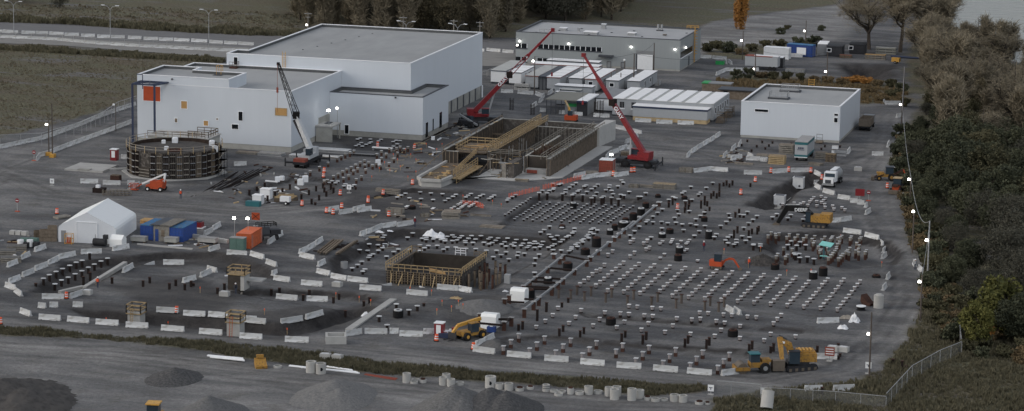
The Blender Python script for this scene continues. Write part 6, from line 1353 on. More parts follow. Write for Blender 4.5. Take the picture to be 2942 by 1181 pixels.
# manhole rings
def mring(px, py, r, h, label, kind='plain', group='concrete manhole rings along the weed strip', rot=None):
    d = MB(); d.ring((0,0,0), r, r*.72, h, 'concrete_pale', 20, 'concrete')
    if kind == 'hole': d.cyl((r*.25,-r*.98,h*.5),(r*.25,-r*.9,h*.5),r*.35,'window_dark',14)
    if kind == 'rust': d.ring((0,0,h+.001), r*.7, r*.5, .15, 'rust', 14)
    if kind == 'stripe': d.ring((0,0,h*.45), r*1.03, r*.8, .08, 'dark_trim', 20); d.ring((0,0,h*.75), r*1.03, r*.8, .06, 'dark_trim', 20)
    return solo(d,'manhole_ring',label,'manhole ring',P(px,py),rnd.uniform(-.3,.3),group)
q7 = (700,840,Z0); q8 = (1400,840,Z0)
MR = [(q7,588,695,.72,1.55,'plain'),(q7,673,705,.72,1.45,'hole'),(q7,297,655,.6,.3,'plain'),(q7,1420,783,.58,1.3,'plain'),(q7,1497,770,.55,.25,'plain'),(q7,1485,792,.55,.3,'plain'),(q7,1562,785,.5,.45,'rust'),
 (q7,1765,770,.58,1.0,'plain'),(q7,1738,805,.58,1.1,'plain'),(q7,1805,815,.58,1.0,'plain'),(q7,1883,803,.58,.35,'plain'),(q7,2150,830,.75,1.6,'hole'),(q7,2225,835,.6,.7,'plain'),
 (q8,103,838,.6,.75,'plain'),(q8,187,850,.6,.95,'plain'),(q8,282,855,.6,.4,'rust'),(q8,375,842,.5,.35,'rust'),(q8,512,860,.5,.95,'stripe'),(q8,580,865,.6,.25,'plain'),(q8,650,870,.6,.22,'plain'),(q8,622,897,.6,.3,'plain'),(q8,725,884,.45,.8,'rust'),(q8,803,888,.6,.4,'plain'),
 (q8,882,885,.6,1.1,'plain'),(q8,965,880,.6,.4,'plain'),(q8,1060,900,.6,1.2,'plain'),(q8,1127,900,.62,1.3,'plain'),(q8,1108,930,.62,1.4,'plain'),(q8,1258,938,.62,1.6,'plain'),(q8,1327,918,.6,1.1,'plain'),(q8,1395,935,.5,.4,'rust'),(q8,1465,947,.62,.4,'plain'),(q8,1537,940,.62,.25,'plain'),
 (q8,1630,945,.62,.9,'plain'),(q8,1703,952,.6,.9,'plain'),(q8,1848,973,.6,.35,'rust'),(q8,1918,975,.4,.25,'rust')]
MR.sort(key=lambda t: t[0][0]+t[1]/Z0)
for i, (og, x, y, r, h, k) in enumerate(MR):
    lk = {'plain':'tall' if h > .85 else 'flat' if h < .5 else 'medium','hole':'tall round holed','rust':'rust topped','stripe':'dark banded'}[k]
    mring(og[0]+x/og[2], og[1]+y/og[2], r, h, f'{lk} pale concrete manhole ring, {rnk(i, len(MR))} along the weed strip', k)
mring(2100+1285/Z0, 840+130/Z0, .78, 2.0, 'very tall concrete manhole ring standing alone at the right end of the regular grid', group=None) if False else None
d = MB(); d.ring((0,0,0),.78,.55,2.0,'concrete_pale',20,'concrete'); d.cyl((0,0,2.001),(0,0,2.2),.6,'concrete_pale',20,r2=.45); solo(d,'manhole_riser','very tall conical topped concrete riser alone right of the regular grid','manhole ring',P(2523.8,884))
d = MB(); d.cyl((0,0,.25),(0,.9,2.4),.85,'concrete_pale',20); d.cyl((0,.91,2.41),(0,.93,2.42),.6,'concrete',20); solo(d,'culvert_pipe','leaning pale concrete culvert pipe at the bottom edge by the gate','culvert pipe',P(2202,1178))
# black chambers with rusty tops
BK = [(A2,207,245,.7,.45),(A2,600,275,.72,.5),(A2,893,598,.75,.7),(A2,270,840,.85,.7),(A2,383,775,.85,.7),(A2,960,855,.8,1.3),(A7,525,245,.85,1.0),(A7,505,355,.85,.9),(A7,1940,485,.9,.8),(A8,960,625,.9,1.1),(A8,1105,580,.9,1.3),(A8,1895,605,.9,.3),(A1,1272,612,.78,1.0),(A1,2345,605,.8,.9),(A1,2275,710,.9,1.2),(A1,2160,785,.9,1.2),(A1,2045,845,.8,1.0),(A1,2020,885,1.3,.9),(A1,1815,1000,.75,.8),(A1,1885,935,.7,.9),(A1,1108,905,.75,.5),(A6,1615,355,1.0,1.5),(A6,1450,470,1.0,.9),(A6,1190,705,1.0,1.2),(A6,897,900,.9,.9),(B1,840,190,.9,1.3),(B1,2035,580,.98,.95),(B2,1573,548,.98,.9),(q7,1345,215,1.0,1.0),(A4,870,520,.75,.55)]
BK.sort(key=lambda t: t[0][0]+t[1]/t[0][2])
for i, (og, x, y, r, h) in enumerate(BK):
    t = thing('black_chamber', f'black round chamber with rusty rim, {rnk(i, len(BK))} among all the pile fields', 'chamber', P(og[0]+x/og[2], og[1]+y/og[2]), 0, 'black round chambers')
    d = MB(); d.ring((0,0,0), r*.8, r*.6, h, 'black', 14); d.build('body', t); d = MB(); d.ring((0,0,h+.001), r*.62, r*.3, .18, 'rust' if i % 3 else 'cap', 12, 'rust_dark'); d.build('rim', t)
# lumber, panels, crates
def stack(px, py, w, dd, h, lay, label, m1='timber_grey', m2='timber_old', rz=0.0, cat='stack', name='panel_stack', spread=.05):
    d = MB(); th = h/lay
    for k in range(lay):
        ox, oy = rnd.uniform(-spread,spread), rnd.uniform(-spread,spread)
        if k: 
            for x_ in (-w*.35,0,w*.35): d.box(x_-.06,x_+.06,-dd*.45,dd*.45,k*th-th*.32,k*th-.002,m2)
        d.box(-w/2+ox,w/2+ox,-dd/2+oy,dd/2+oy,k*th,k*th+th*.66,m1 if k < lay-1 else m1)
        nb = int(dd/.35)
        if k == lay-1: 
            for j in range(nb): d.box(-w/2+ox,w/2+ox,-dd/2+.02+j*.35,-dd/2+.25+j*.35,k*th+th*.661,k*th+th*.66+.05,m1 if j % 2 else m2)
    return solo(d,name,label,cat,P(px,py),rz)
def crate(px, py, w, dd, h, label, m='timber_grey', rz=0.0, name='crate', cat='crate'):
    d = MB()
    for z_ in np.arange(0, h-.1, .3):
        for q in ((-w/2,w/2,-dd/2,-dd/2+.08),(-w/2,w/2,dd/2-.08,dd/2),(-w/2,-w/2+.08,-dd/2+.081,dd/2-.081),(w/2-.08,w/2,-dd/2+.081,dd/2-.081)): d.box(*q,z_,z_+.24,m)
    for x_ in (-w/2-.02,w/2-.06,-.04): d.box(x_,x_+.08,-dd/2-.04,-dd/2-.001,0,h,'timber_old')
    d.box(-w/2+.1,w/2-.1,-dd/2+.1,dd/2-.1,.02,.1,'soil'); return solo(d,name,label,cat,P(px,py),rz)
L6 = (2110,340,6.44)
def at6(x, y): return (2110+x/6.44, 340+y/6.44)
stack(*at6(790,835),3.2,2.2,1.7,5,'tall stack of brown timber panels in front of the box trailer','timber','timber_old',name='lumber_stack')
stack(*at6(970,640),3.0,2.2,1.9,5,'stack of brown timber panels behind the front one, beside the box trailer','timber_grey','timber_old',name='lumber_stack')
stack(*at6(520,705),2.2,2.0,.5,2,'low pale sheet pallet left of the timber panel stacks')
stack(*at6(545,790),1.3,1.0,.8,3,'small white banded stack left of the timber panels','white_paint','dark_trim')
stack(*at6(1600,740),2.2,1.6,1.4,4,'lumber stack just right of the box trailer','timber_grey','timber_old',name='lumber_stack')
stack(*at6(1780,800),2.0,1.6,1.7,5,'lumber stack with white topped box, right of the box trailer','timber_old','timber',name='lumber_stack')
stack(*at6(1510,860),2.6,1.8,.4,2,'flat timber panel lying in front of the lumber stacks','timber_grey','timber_old',R(-20))
stack(*at6(1965,690),2.4,1.1,1.1,2,'grey wrapped block beside the last lumber stack','galv','grey_paint')
stack(*at6(180,850),3.6,1.2,.35,2,'long grey plank pile in front of the barrier behind crates','timber_grey','timber_old')
stack(*at6(1860,650),1.2,.9,1.9,2,'white lidded box on the lumber stack','white_paint','timber_old')
crate(1972,494,2.6,1.6,.9,'grey timber crate at the left end of the barrier pair right of the crane')
stack(1910,541,4.2,1.8,1.0,4,'pale lumber stack behind the disc piles, right one','timber_grey','timber',name='lumber_stack')
crate(1822,538,1.7,1.4,.7,'small grey open crate left of the lumber stack')
stack(1861,538,3.0,.8,.5,2,'low plank row between small crate and lumber stack')
crate(1135,612,3.0,1.7,.9,'timber crate with stakes left of the stub cluster')
stack(1143,622,2.6,.7,.3,2,'low timber panel in front of the timber crate','timber_grey','timber_old')
stack(1296,625,3.0,2.6,1.3,6,'layered timber panel stack in front of the stub cluster','timber_grey','timber_old',R(12),spread=.2)
stack(1382,621,3.8,.5,.35,2,'long plank bundle right of the layered timber stack')
crate(1223,622,1.5,1.2,.6,'small timber box with dark lid left of the layered stack')
stack(1415,652,4.2,2.4,.25,1,'slatted timber rack on the terrace behind the disc piles','timber_grey','timber_old')
stack(1115,556,4.6,1.0,1.0,3,'long timber bundle left of the channel nose','timber_grey','timber_old',R(-3))
stack(1500,521,2.6,.9,.5,2,'coil of timber battens before the channel front','timber_grey','timber')
stack(1805,446,2.8,1.6,.8,3,'timber stack behind the right hand red crane','timber_old','timber_grey')
crate(1700,500,2.2,1.3,.6,'timber trough left of the red container','timber_grey',R(25))
crate(1757,497,1.8,1.0,.6,'second timber trough between channel and red container','timber_grey',R(25))
stack(870,452,5.0,2.2,.6,2,'grey bundles on white pallets just behind the lattice crane','galv','white_paint')
stack(950,436,8.0,2.6,.7,2,'long row of grey bagged pallets in front of the concrete vestibule','galv','white_paint')
stack(940,452,5.0,1.8,.35,2,'flat timber panels beside the bagged pallets','timber_grey','white_paint')
stack(780,446,5.0,2.4,.6,2,'grey bundles on a pallet left of the lattice crane','galv','timber_grey')
stack(712,441,4.2,1.8,.4,2,'timber panels along the process hall plinth','timber_grey','timber_old')
stack(1042,447,5.4,1.6,.5,2,'dark panel rack among the slim piles','chassis','galv')
d = MB(); d.box(-2.1,2.1,-.4,.4,.5,.7,'roof_white'); d.box(-2,-1.8,-.3,.3,0,.499,'galv'); d.box(1.8,2,-.3,.3,0,.499,'galv'); solo(d,'white_beam','white capped beam on supports near the low white block','beam',P(1099,433))
d = MB(); d.box(-3.9,3.9,-3.6,3.6,0,.35,'concrete_pale'); d.box(-1.2,1.2,-3.7,-2.4,.352,.5,'concrete'); solo(d,'concrete_pad','white square concrete pad left of the round tank','concrete pad',(-29.5,-30,0))
d = MB(); d.box(-2.6,2.6,-.5,.5,0,.3,'concrete_pale'); solo(d,'concrete_strip','narrow pale concrete strip beside the round tank slab','concrete strip',P(352,487),R(35))
d = MB(); d.box(-.9,.9,-.6,.6,0,1.0,'rust'); d.box(-.85,.85,-.55,.55,1.001,1.1,'timber_old'); solo(d,'rust_box','small brown steel box beside the pale pad','box',P(333,519))
d = MB(); d.box(-1.1,1.1,-.7,.7,0,.9,'rust_dark'); d.box(-.6,.1,-.4,.3,.9,1.4,'bag_white'); solo(d,'scrap_bin','dark bin holding white bags in front of the barriers','bin',P(286,553))
d = MB(); 
for z_ in (.1,.45,.8): d.bar((-2.6,0,z_),(2.6,0,z_),.1,'timber_old')
for x_ in np.arange(-2.6,2.7,.65): d.bar((x_,0,0),(x_,0,.95),.1,'timber_grey'); d.bar((x_,1,0),(x_,1,.95),.1,'timber_grey'); d.bar((x_,0,.9),(x_,1,.9),.08,'timber_grey')
d.box(-1.2,2.5,.1,.9,.95,1.05,'timber_grey'); solo(d,'timber_trestle','long timber trestle frame in front of the boom lift basket','trestle',P(335,562),R(14))
for k, (x, y, w, h, l_) in enumerate(((520,455,1.5,2.0,'tallest stack of brown open boxes against the left side of the white shelter'),(437,455,1.5,1.3,'second stack of brown boxes left of the white shelter'),(375,425,1.3,.8,'low outermost brown box left of the white shelter'))):
    px, py = x/Z3, 560+y/Z3
    d = MB()
    for j in range(int(h/.65)+1):
        for q in ((-w/2,w/2,-.6,-.5),(-w/2,w/2,.5,.6),(-w/2,-w/2+.1,-.499,.499),(w/2-.1,w/2,-.499,.499)): d.box(*q,j*.66,j*.66+.6,'timber_old')
    d.box(-w/2+.15,w/2-.15,-.45,.45,.1,.3,'soil'); solo(d,'box_stack',l_,'box stack',P(px,py),R(20))
for k, (x, y, l_) in enumerate(((640,235,'pile of short logs behind the white shelter'),)):
    d = MB(); 
    for j in range(5): d.cyl((-1.4,.35*j,.2),(1.4,.35*j+.4,.2),.2,'timber_grey',8)
    solo(d,'log_pile',l_,'logs',P(x/Z3,560+y/Z3),R(55))
for k, (x, y, l_) in enumerate(((165,545,'leftmost low flatbed of grey planks at the picture edge'),(60,590,'second heap of planks and boxes at the left picture edge'),(110,660,'tyres and boxes behind the lowest diagonal barrier'))):
    t = stack(x/Z3,560+y/Z3,3.2,2.0,.9,3,l_,'timber_grey','dark_trim',R(25))
for x, y, l_ in ((205,520,'left white plastic tank among the machines at the left edge'),(297,520,'right white plastic tank among the machines at the left edge')):
    d = MB(); d.cyl((0,0,.2),(0,0,1.3),.55,'white_paint',14); d.box(-.6,.6,-.6,.6,0,.19,'dark_trim'); d.box(.7,1.6,-.5,.5,0,1.0,'chassis'); d.box(-.5,.9,.8,1.6,0,1.4,'green_cabinet'); solo(d,'plastic_tank',l_,'plastic tank',P(x/Z3,560+y/Z3))
d = MB(); [d.box(-1.6+k*1.1,-.7+k*1.1,-.5,.5,0,.65,'concrete_pale') for k in range(3)]; solo(d,'concrete_weight','row of pale concrete weights on gravel left of the shelter','concrete weight',P(55,674))
for k, (x, y, c_, l_) in enumerate(((1380,470,'concrete','trestle with tarp in front of the left blue container'),(1700,480,'concrete','grey tub in front of the lean-to'),(2060,480,'concrete_pale','long white concrete trough between blue and orange containers'))):
    px, py = x/Z3, 560+y/Z3; d = MB(); w = (2.6,2.2,3.2)[k]; d.box(-w/2,w/2,-.7,.7,.3,1.0,c_); d.box(-w/2+.2,-w/2+.4,-.6,.6,0,.299,'timber_old'); d.box(w/2-.4,w/2-.2,-.6,.6,0,.299,'timber_old'); d.box(-w/2-.05,w/2+.05,-.75,.75,1.001,1.06,'cap_dull'); solo(d,'trough',l_,'trough',P(px,py))
gbeam('concrete_kerb','long white kerb beam lying in front of the blue containers',(395,703),(553,717),.35,.2,'concrete_pale'); gbeam('concrete_kerb','long pale beam between blue container and green cabinet',(548,683),(655,700),.5,.7,'concrete_pale')
d = MB(); d.box(-.9,.9,-.7,.7,.15,1.0,'red'); d.box(-1.2,1.2,-.9,.9,0,.149,'white_paint'); d.box(-.3,.6,-.4,.4,1.0,1.2,'dark_trim'); solo(d,'compressor','small red compressor on a white skid behind the blue containers','compressor',P(568,654))
stack(432,640,3.0,2.2,.7,2,'orange brown timber sheets behind the left blue container','plywood','timber')
for px, py, s_, l_ in ((742,585,1.7,'left white box container among the steel piles left of centre'),(765,570,1.9,'right white box container among the steel piles left of centre')):
    t = thing('white_box',l_,'box container',P(px,py)); d = MB(); d.box(-s_/2,s_/2,-.8,.8,0,s_*.95,'white_paint'); d.build('body', t); d = MB(); d.box(-s_/2-.06,s_/2+.06,-.86,.86,s_*.95+.001,s_*.95+.08,'roof_white'); d.build('lid', t)
for k, (px, py, s_) in enumerate(((797,522,.9),(810,518,.8),(864,531,1.1),(877,522,1.1),(1086,474,1.0),(1244,402,.7),(1551,440,.9))):
    d = MB(); d.obox((0,0,s_*.5),(s_,s_*.8,s_),rnd.uniform(-.4,.4),'bag_white'); d.obox((.1,.05,s_*.98),(s_*.7,s_*.5,s_*.2),.5,'bag_white'); solo(d,'bulk_bag',f'white bulk bag on the gravel, {rnk(k,7)} between round tank and channel','bag',P(px,py),group='white bulk bags on the gravel')
d = MB(); d.box(-1.3,1.3,-.6,.6,0,.9,'teal'); solo(d,'waste_bin','dark teal waste skip left of the white box containers','waste skip',P(728,592))
d = MB(); [d.bar((-1.7,y0,.9),(1.7,y0,.9),.2,'timber') for y0 in (-1.4,-.9,-.4,.1,.6,1.1)]; d.box(-1.8,1.8,-1.5,1.4,0,.79,'timber_old'); solo(d,'timber_cover','timber planked cover over a dark hole behind the generator','timber cover',P(822,578))
# white sheeting and plastic heaps
def tarp(px, py, w, dd, h, label, m='bag_white', rz=0.0):
    d = MB(); n = 9; vs = []; rr_ = random.Random(int(px*7+py))
    for j in range(n):
        for i in range(n):
            u, v_ = i/(n-1)-.5, j/(n-1)-.5; e = max(0, 1-(4*u*u+4*v_*v_)*.9); vs.append((u*w+rr_.uniform(-.1,.1), v_*dd+rr_.uniform(-.1,.1), .03+h*e*rr_.uniform(.35,1.0)))
    d.add(vs,[(j*n+i,j*n+i+1,(j+1)*n+i+1,(j+1)*n+i) for j in range(n-1) for i in range(n-1)],m); return solo(d,'plastic_sheet',label,'plastic sheet',P(px,py),rz)
tarp(1238,674,2.6,2.0,1.3,'bright white crumpled sheeting at the pit slope, left heap'); tarp(1262,676,2.4,1.8,1.2,'bright white crumpled sheeting at the pit slope, right heap')
tarp(1090,668,1.6,.8,.4,'white sheet beside the arc of barriers'); tarp(1118,665,1.4,.6,.3,'second white sheet beside the arc of barriers'); tarp(2455,925,1.6,1.5,1.6,'white and aqua plastic cone near the right end of the rows'); tarp(2422,945,1.6,1.0,.9,'white plastic bundle left of the aqua cone'); tarp(2433,916,2.2,1.0,.7,'rubble and rags behind the white barrier on the right','timber_grey'); tarp(1452,838,.9,.6,.3,'small white sheet left of the large wrapped hut'); tarp(1050,905,1.2,.9,.8,'white bag on the ramp strip by the front trench')
tarp(1310,858,1.8,1.2,.4,'scrap timber heap at the front of the formwork pit','timber')
# steel beams laid on bearers
for k, ((x1,y1),(x2,y2)) in enumerate((((735,590),(895,462)),((755,598),(925,466)),((790,600),(950,466)),((810,604),(985,466)),((915,610),(1100,480)),((940,612),(1130,468)))):
    a, b_ = P(700+x1/Z3,560+y1/Z3), P(700+x2/Z3,560+y2/Z3); c = (a+b_)/2; dd = b_-a; d = MB(); L = dd.xy.length
    d.box(-L/2,L/2,-.14,.14,.25,.29,'timber_old'); d.box(-L/2,L/2,-.02,.02,.29,.5,'timber_old'); d.box(-L/2,L/2,-.14,.14,.5,.54,'timber_old')
    solo(d,'steel_beam',f'long brown steel beam on bearers, {rnk(k,6)} of six behind the barrier bend','steel beam',c,atan2(dd.y,dd.x),'brown steel beams on bearers')
for k in range(7):
    x1 = 690+k*55; a, b_ = P(700+x1/Z3,560+(560-k*12)/Z3), P(700+(x1+120)/Z3,560+(566-k*12)/Z3); c = (a+b_)/2; dd = b_-a; d = MB(); d.box(-dd.length/2,dd.length/2,-.08,.08,0,.2,'rust_dark'); solo(d,'bearer','dark timber bearer under the brown steel beams','bearer',c,atan2(dd.y,dd.x),'bearers under the steel beams')
for k in range(12):
    x1, y1 = 1900+k*38+rnd.uniform(-20,20), 985-k*9; a, b_ = P(x1/Z3,280+y1/Z3), P((x1+400+rnd.uniform(-80,80))/Z3,280+(y1-200+rnd.uniform(-20,20))/Z3); c = (a+b_)/2; dd = b_-a; L = dd.xy.length; d = MB(); d.box(-L/2,L/2,-.05,.05,0,.12,'rust_dark'); solo(d,'rebar_bundle','long dark bar lying on gravel between round tank and lattice crane','steel bar',c,atan2(dd.y,dd.x),'long dark bars near the round tank')
for k in range(8):
    a, b_ = P(1185+k*9,425-k*5), P(1290+k*6,372-k*3); c = (a+b_)/2; dd = b_-a; L = dd.xy.length; d = MB(); d.box(-L/2,L/2,-.1,.1,0,.22,'rust_dark' if k % 2 else 'timber_grey'); solo(d,'steel_bar','dark bar lying along the left side of the concrete channel','steel bar',c,atan2(dd.y,dd.x),'dark bars along the channel')
for k, (og, x1, y1, x2, y2, r, m_) in enumerate((((0,840,Z0),1805,560,2120,600,.13,'white_paint'),((0,840,Z0),1830,572,2130,612,.13,'white_paint'),(q7,395,648,1010,712,.12,'white_paint'),(q7,720,652,950,686,.1,'white_paint'),(q7,500,662,990,705,.12,'white_paint'))):
    a, b_ = P(og[0]+x1/og[2],og[1]+y1/og[2]), P(og[0]+x2/og[2],og[1]+y2/og[2]); d = MB(); dd = b_-a; d.cyl((0,0,r),(dd.x,dd.y,r),r,m_,8); d.cyl((0,r*2.1,r),(dd.x*.97,dd.y*.97+r*2.1,r),r,m_,8); solo(d,'white_pipe',f'long white pipes on the ground along the weed strip, {rnk(k,5)}','pipe',a,0,'white pipes along the weed strip')
a = P(700+1050/Z0,840+720/Z0); d = MB()
for j in range(5): d.bar((0,j*.15,.05),(5.0,j*.25-1.4,.05),.07,'red_container')
solo(d,'rebar_bundle','rust red thin bars right of the long white pipes','steel bar',a)
v = P(700+150/Z0,840+655/Z0); d = MB(); d.xprism([(-.8,0),(.5,0),(1.0,.5),(.9,1.2),(.3,.9),(-.2,.5),(-.9,.4)],-.8,.8,'cat_yellow'); d.box(-.5,.5,.6,.9,1.2,1.7,'cat_yellow'); solo(d,'excavator_bucket','yellow excavator bucket lying in the weeds left of the white pipes','bucket',v,R(30))
v = P(2100+1195/Z0,840+110/Z0); d = MB(); d.xprism([(-.8,0),(.5,0),(1.0,.5),(.9,1.6),(.3,1.1),(-.2,.6),(-.9,.4)],-.7,.7,'rust'); solo(d,'excavator_bucket','rusty excavator bucket behind the white topped reel','bucket',v,R(60))
v = P(2100+1133/Z0,840+155/Z0); d = MB(); d.cyl((0,0,0),(0,0,.1),.75,'chassis',18); d.cyl((0,0,.1),(0,0,.6),.6,'black',14); d.cyl((0,0,.6),(0,0,.7),.75,'white_paint',18); solo(d,'cable_reel','black cable reel with white top at the right end of the grid','cable reel',v)
for x, y, og, l_ in ((712,575,q7,'left concrete block by the verge above the white pipes'),(818,585,q7,'right concrete block by the verge above the white pipes'),(888,508,(2100,840,Z0),'left white lidded concrete block behind the warning sign'),(980,515,(2100,840,Z0),'right white lidded concrete block behind the warning sign'),(245,1000,(0,560,Z3),'white cube beside the striped drum in the left pit') if False else (865,985,(0,560,Z3),'white cube beside the diagonal barrier in the left pit'),(2225,1000,(0,560,Z3),'white block below the black fronted tower'),(1258,725,(2100,280,Z3),'pale block with a small red pump on the right road'),(928,905,(700,560,Z3),'small pale concrete block in the gap between barriers')):
    d = MB(); d.prism([(-.75,-.5),(.75,-.5),(.75,.5),(-.75,.5)],0,.7,'concrete_pale'); d.box(-.5,.5,-.3,.3,.701,.78,'cap'); solo(d,'concrete_block',l_,'concrete block',P(og[0]+x/og[2],og[1]+y/og[2]),rnd.uniform(-.2,.2))
# booths, signs, posts
for px, py, l_ in ((1263,968,'red and white site booth with white roof at the front barriers'),(329,460,'red site booth left of the round tank')):
    t = thing('site_booth',l_,'booth',P(px,py)); d = MB(); d.box(-.65,.65,-.6,.6,0,2.1,'red'); d.build('body', t); d = MB(); d.box(-.72,.72,-.67,.67,2.101,2.25,'white_paint'); d.build('roof', t); d = MB(); d.box(-.35,.35,-.64,-.601,.6,1.9,'white_paint'); d.build('door', t)
v = P(1290,968); d = MB(); d.box(-.9,.9,-.5,.5,0,.9,'white_paint'); d.box(-.8,-.1,-.55,-.501,.1,.8,'red'); d.box(.5,.8,-.3,.3,.9,1.5,'red'); solo(d,'water_station','red and white cabinet right of the front booth','cabinet',v)
v = P(1282,972); d = MB(); d.box(-1.1,1.1,-.4,.4,.1,.75,'navy'); d.cyl((1.3,-.2,.35),(1.3,.2,.35),.35,'tyre',10); solo(d,'blue_tank','dark blue tank on wheels below the front booth','tank',v)
v = P(1412,955); d = MB(); d.box(-.6,.6,-.5,.5,.1,.9,'blue_container'); d.box(-.2,.2,-.2,.2,.9,1.1,'white_paint'); d.bar((-2,.6,.1),(-.6,.2,.3),.12,'chassis'); solo(d,'blue_generator','small blue generator beside the hook of barriers','generator',v)
def sign(px, py, h, label, kind, rz=0.0):
    t = thing('site_sign',label,'sign',P(px,py),rz); d = MB(); d.bar((0,0,0),(0,0,h),.09,'galv'); d.box(-.4,.4,-.25,.25,0,.12,'concrete_pale' if kind != 'noentry' else 'orange'); d.build('post', t); d = MB()
    if kind == 'noentry': d.cyl((0,-.08,h),(0,-.05,h),.38,'red',18); d.build('plate', t); e = MB(); e.box(-.25,.25,-.1,-.081,h-.06,h+.06,'white_paint'); e.build('mark', t)
    elif kind == 'redboard': d.box(-.85,.85,-.08,-.05,h-.8,h+.5,'red'); d.build('plate', t)
    elif kind == 'warning':
        d.box(-.7,.7,-.08,-.05,h-.7,h+.6,'red_container'); d.build('plate', t); e = MB()
        for z_ in (h+.3,h-.05,h-.4): e.box(-.55,.55,-.095,-.081,z_-.06,z_+.06,'white_paint')
        e.build('mark', t)
    elif kind == 'white': d.box(-.42,.42,-.08,-.05,h-.5,h+.4,'white_paint'); d.build('plate', t); e = MB(); e.box(-.25,.25,-.095,-.081,h-.05,h+.05,'navy'); e.box(-.05,.05,-.095,-.081,h-.3,h-.051,'navy'); e.build('mark', t)
    elif kind == 'cross':
        d.box(-.75,.75,-.08,-.05,h-.8,h+.5,'orange'); d.build('plate', t); e = MB(); e.bar((-.7,-.1,h-.7),(.7,-.1,h+.4),.08,'rust'); e.bar((.7,-.1,h-.7),(-.7,-.1,h+.4),.08,'rust'); e.build('mark', t)
sign(98,462,1.7,'round red no entry sign at the upended barrier, left','noentry'); sign(50,608,2.0,'round red no entry sign on an orange base, open gravel left','noentry'); sign(2495,577,1.6,'round red no entry sign right of the red board, right gate','noentry')
sign(2470,575,1.6,'square dark red board on a post at the right gate','redboard'); sign(2383,1038,1.5,'brick red warning sign with white lines right of the yellow excavator','warning'); sign(735,650,1.9,'orange board with dark cross behind the orange container','cross')
sign(150,533,.9,'small white sign plate on gravel left of the round tank','white'); sign(2494,1074,1.3,'white sign plate on the nearest right lamp pole','white'); sign(2594,575,1.0,'small white sign plate at the edge of the tree belt','white'); sign(1003,555,1.2,'white sign plate among the small disc piles left of centre','white')
sign(2042,1134,1.0,'pale blank plate on a post at the end of the weed strip','white') ; sign(2193,1140,.9,'pale square plate at the gate post, bottom right','white')
v = P(2371,800) if False else P(2371,735); t = thing('aqua_stand','pale aqua topped stand in the middle of the right pit','stand',(P(2371,745).x,P(2371,745).y,P(2371,745).z)); d = MB(); d.add([(-1.1,-.6,2.5),(1.0,-.9,2.3),(1.3,.7,2.7),(-.8,1.0,2.9)],[(0,1,2,3)],'aqua'); d.add([(-1.1,-.6,2.44),(1.0,-.9,2.24),(1.3,.7,2.64),(-.8,1.0,2.84)],[(3,2,1,0)],'aqua'); d.build('top', t); d = MB(); [d.bar((x_,y_,0),(x_,y_,2.45),.12,'teal') for x_, y_ in ((-.3,0),(.5,0),(-.3,.4),(.5,.4))]; d.box(-.9,.6,-.3,.3,.5,.6,'aqua'); d.build('frame', t)
d = MB(); d.box(-.45,.45,-.45,.45,0,1.4,'galv'); solo(d,'wire_cage','pale mesh cage standing left of the terrace in the small piles','cage',P(1458,813)) ; d = MB(); d.ring((0,0,0),.6,.55,1.1,'galv',12); solo(d,'mesh_tube','round pale mesh tube left of the formwork pit','mesh tube',P(989,770))
# green bins, brown huts of the middle distance
for px, py, w, l_ in ((2069,185,2.0,'bright green skip beside the barriers right of the grey building'),):
    d = MB(); d.box(-w/2,w/2,-.7,.7,0,.9,'green_bright'); d.box(-w/2+.1,w/2-.1,-.6,.6,.9,.93,'dark_trim'); solo(d,'green_skip',l_,'skip',P(px,py))
t = thing('timber_hut','brown timber hut with dark flat roof behind the white building','hut',P(2125,285)); d = MB(); d.box(-4.4,3.2,-.8,3.2,0,2.0,'timber_old'); d.build('wall', t); d = MB(); d.box(-4.8,3.6,-1.1,3.6,2.001,2.2,'dark_trim'); d.build('roof', t); d = MB(); d.box(-3.6,-2.6,-.86,-.801,0,1.8,'window_dark'); d.build('door', t)
t = thing('green_edged_hut','low hut with green left edge and grey roof beyond the modular office','hut',P(2060,262)); d = MB(); d.box(-3.4,3.2,-.6,2.6,0,1.7,'timber_old'); d.build('wall', t); d = MB(); d.box(-3.5,-1.9,-.7,2.7,1.701,1.9,'green_bright'); d.box(-1.89,3.3,-.7,2.7,1.701,1.9,'grey_paint'); d.build('roof', t)
for k, (px, py, w, dd, h, m1, m2, l_) in enumerate(((2285,206,4.5,1.6,.8,'galv','timber_old','grey panel stack in front of the semi trailer yard'),(2515,170,5.0,2.0,1.3,'timber_grey','yellow','yellow based stack of frames in the far yard'),(2545,155,5.0,1.6,1.9,'olive_grey','galv','tall grey green rack with white top in the far yard'),(2430,166,3.0,1.4,.8,'timber_old','red_container','mixed scrap pallets right of the dark cabins'),(2283,163,4.0,1.2,.9,'white_paint','timber_grey','white panel rack in front of the blue container'))): stack(px,py,w,dd,h,3,l_,m1,m2)
d = MB(); d.cyl((0,0,.3),(7,-.8,.3),.25,'navy',10); solo(d,'blue_pipe','dark blue pipe lying beyond the far yard frames','pipe',P(2560,165))
# concrete blocks and wall by trailers
stack(1500,258,3.4,1.6,1.6,2,'white stepped blocks in front of the second trailer','concrete_pale','concrete_pale')
stack(1524,254,1.4,1.0,1.7,2,'white cube box right of the stepped blocks','white_paint','white_paint')
crate(1870,243,4.2,2.2,.8,'low pen of grey boards right of the trailer row','galv')
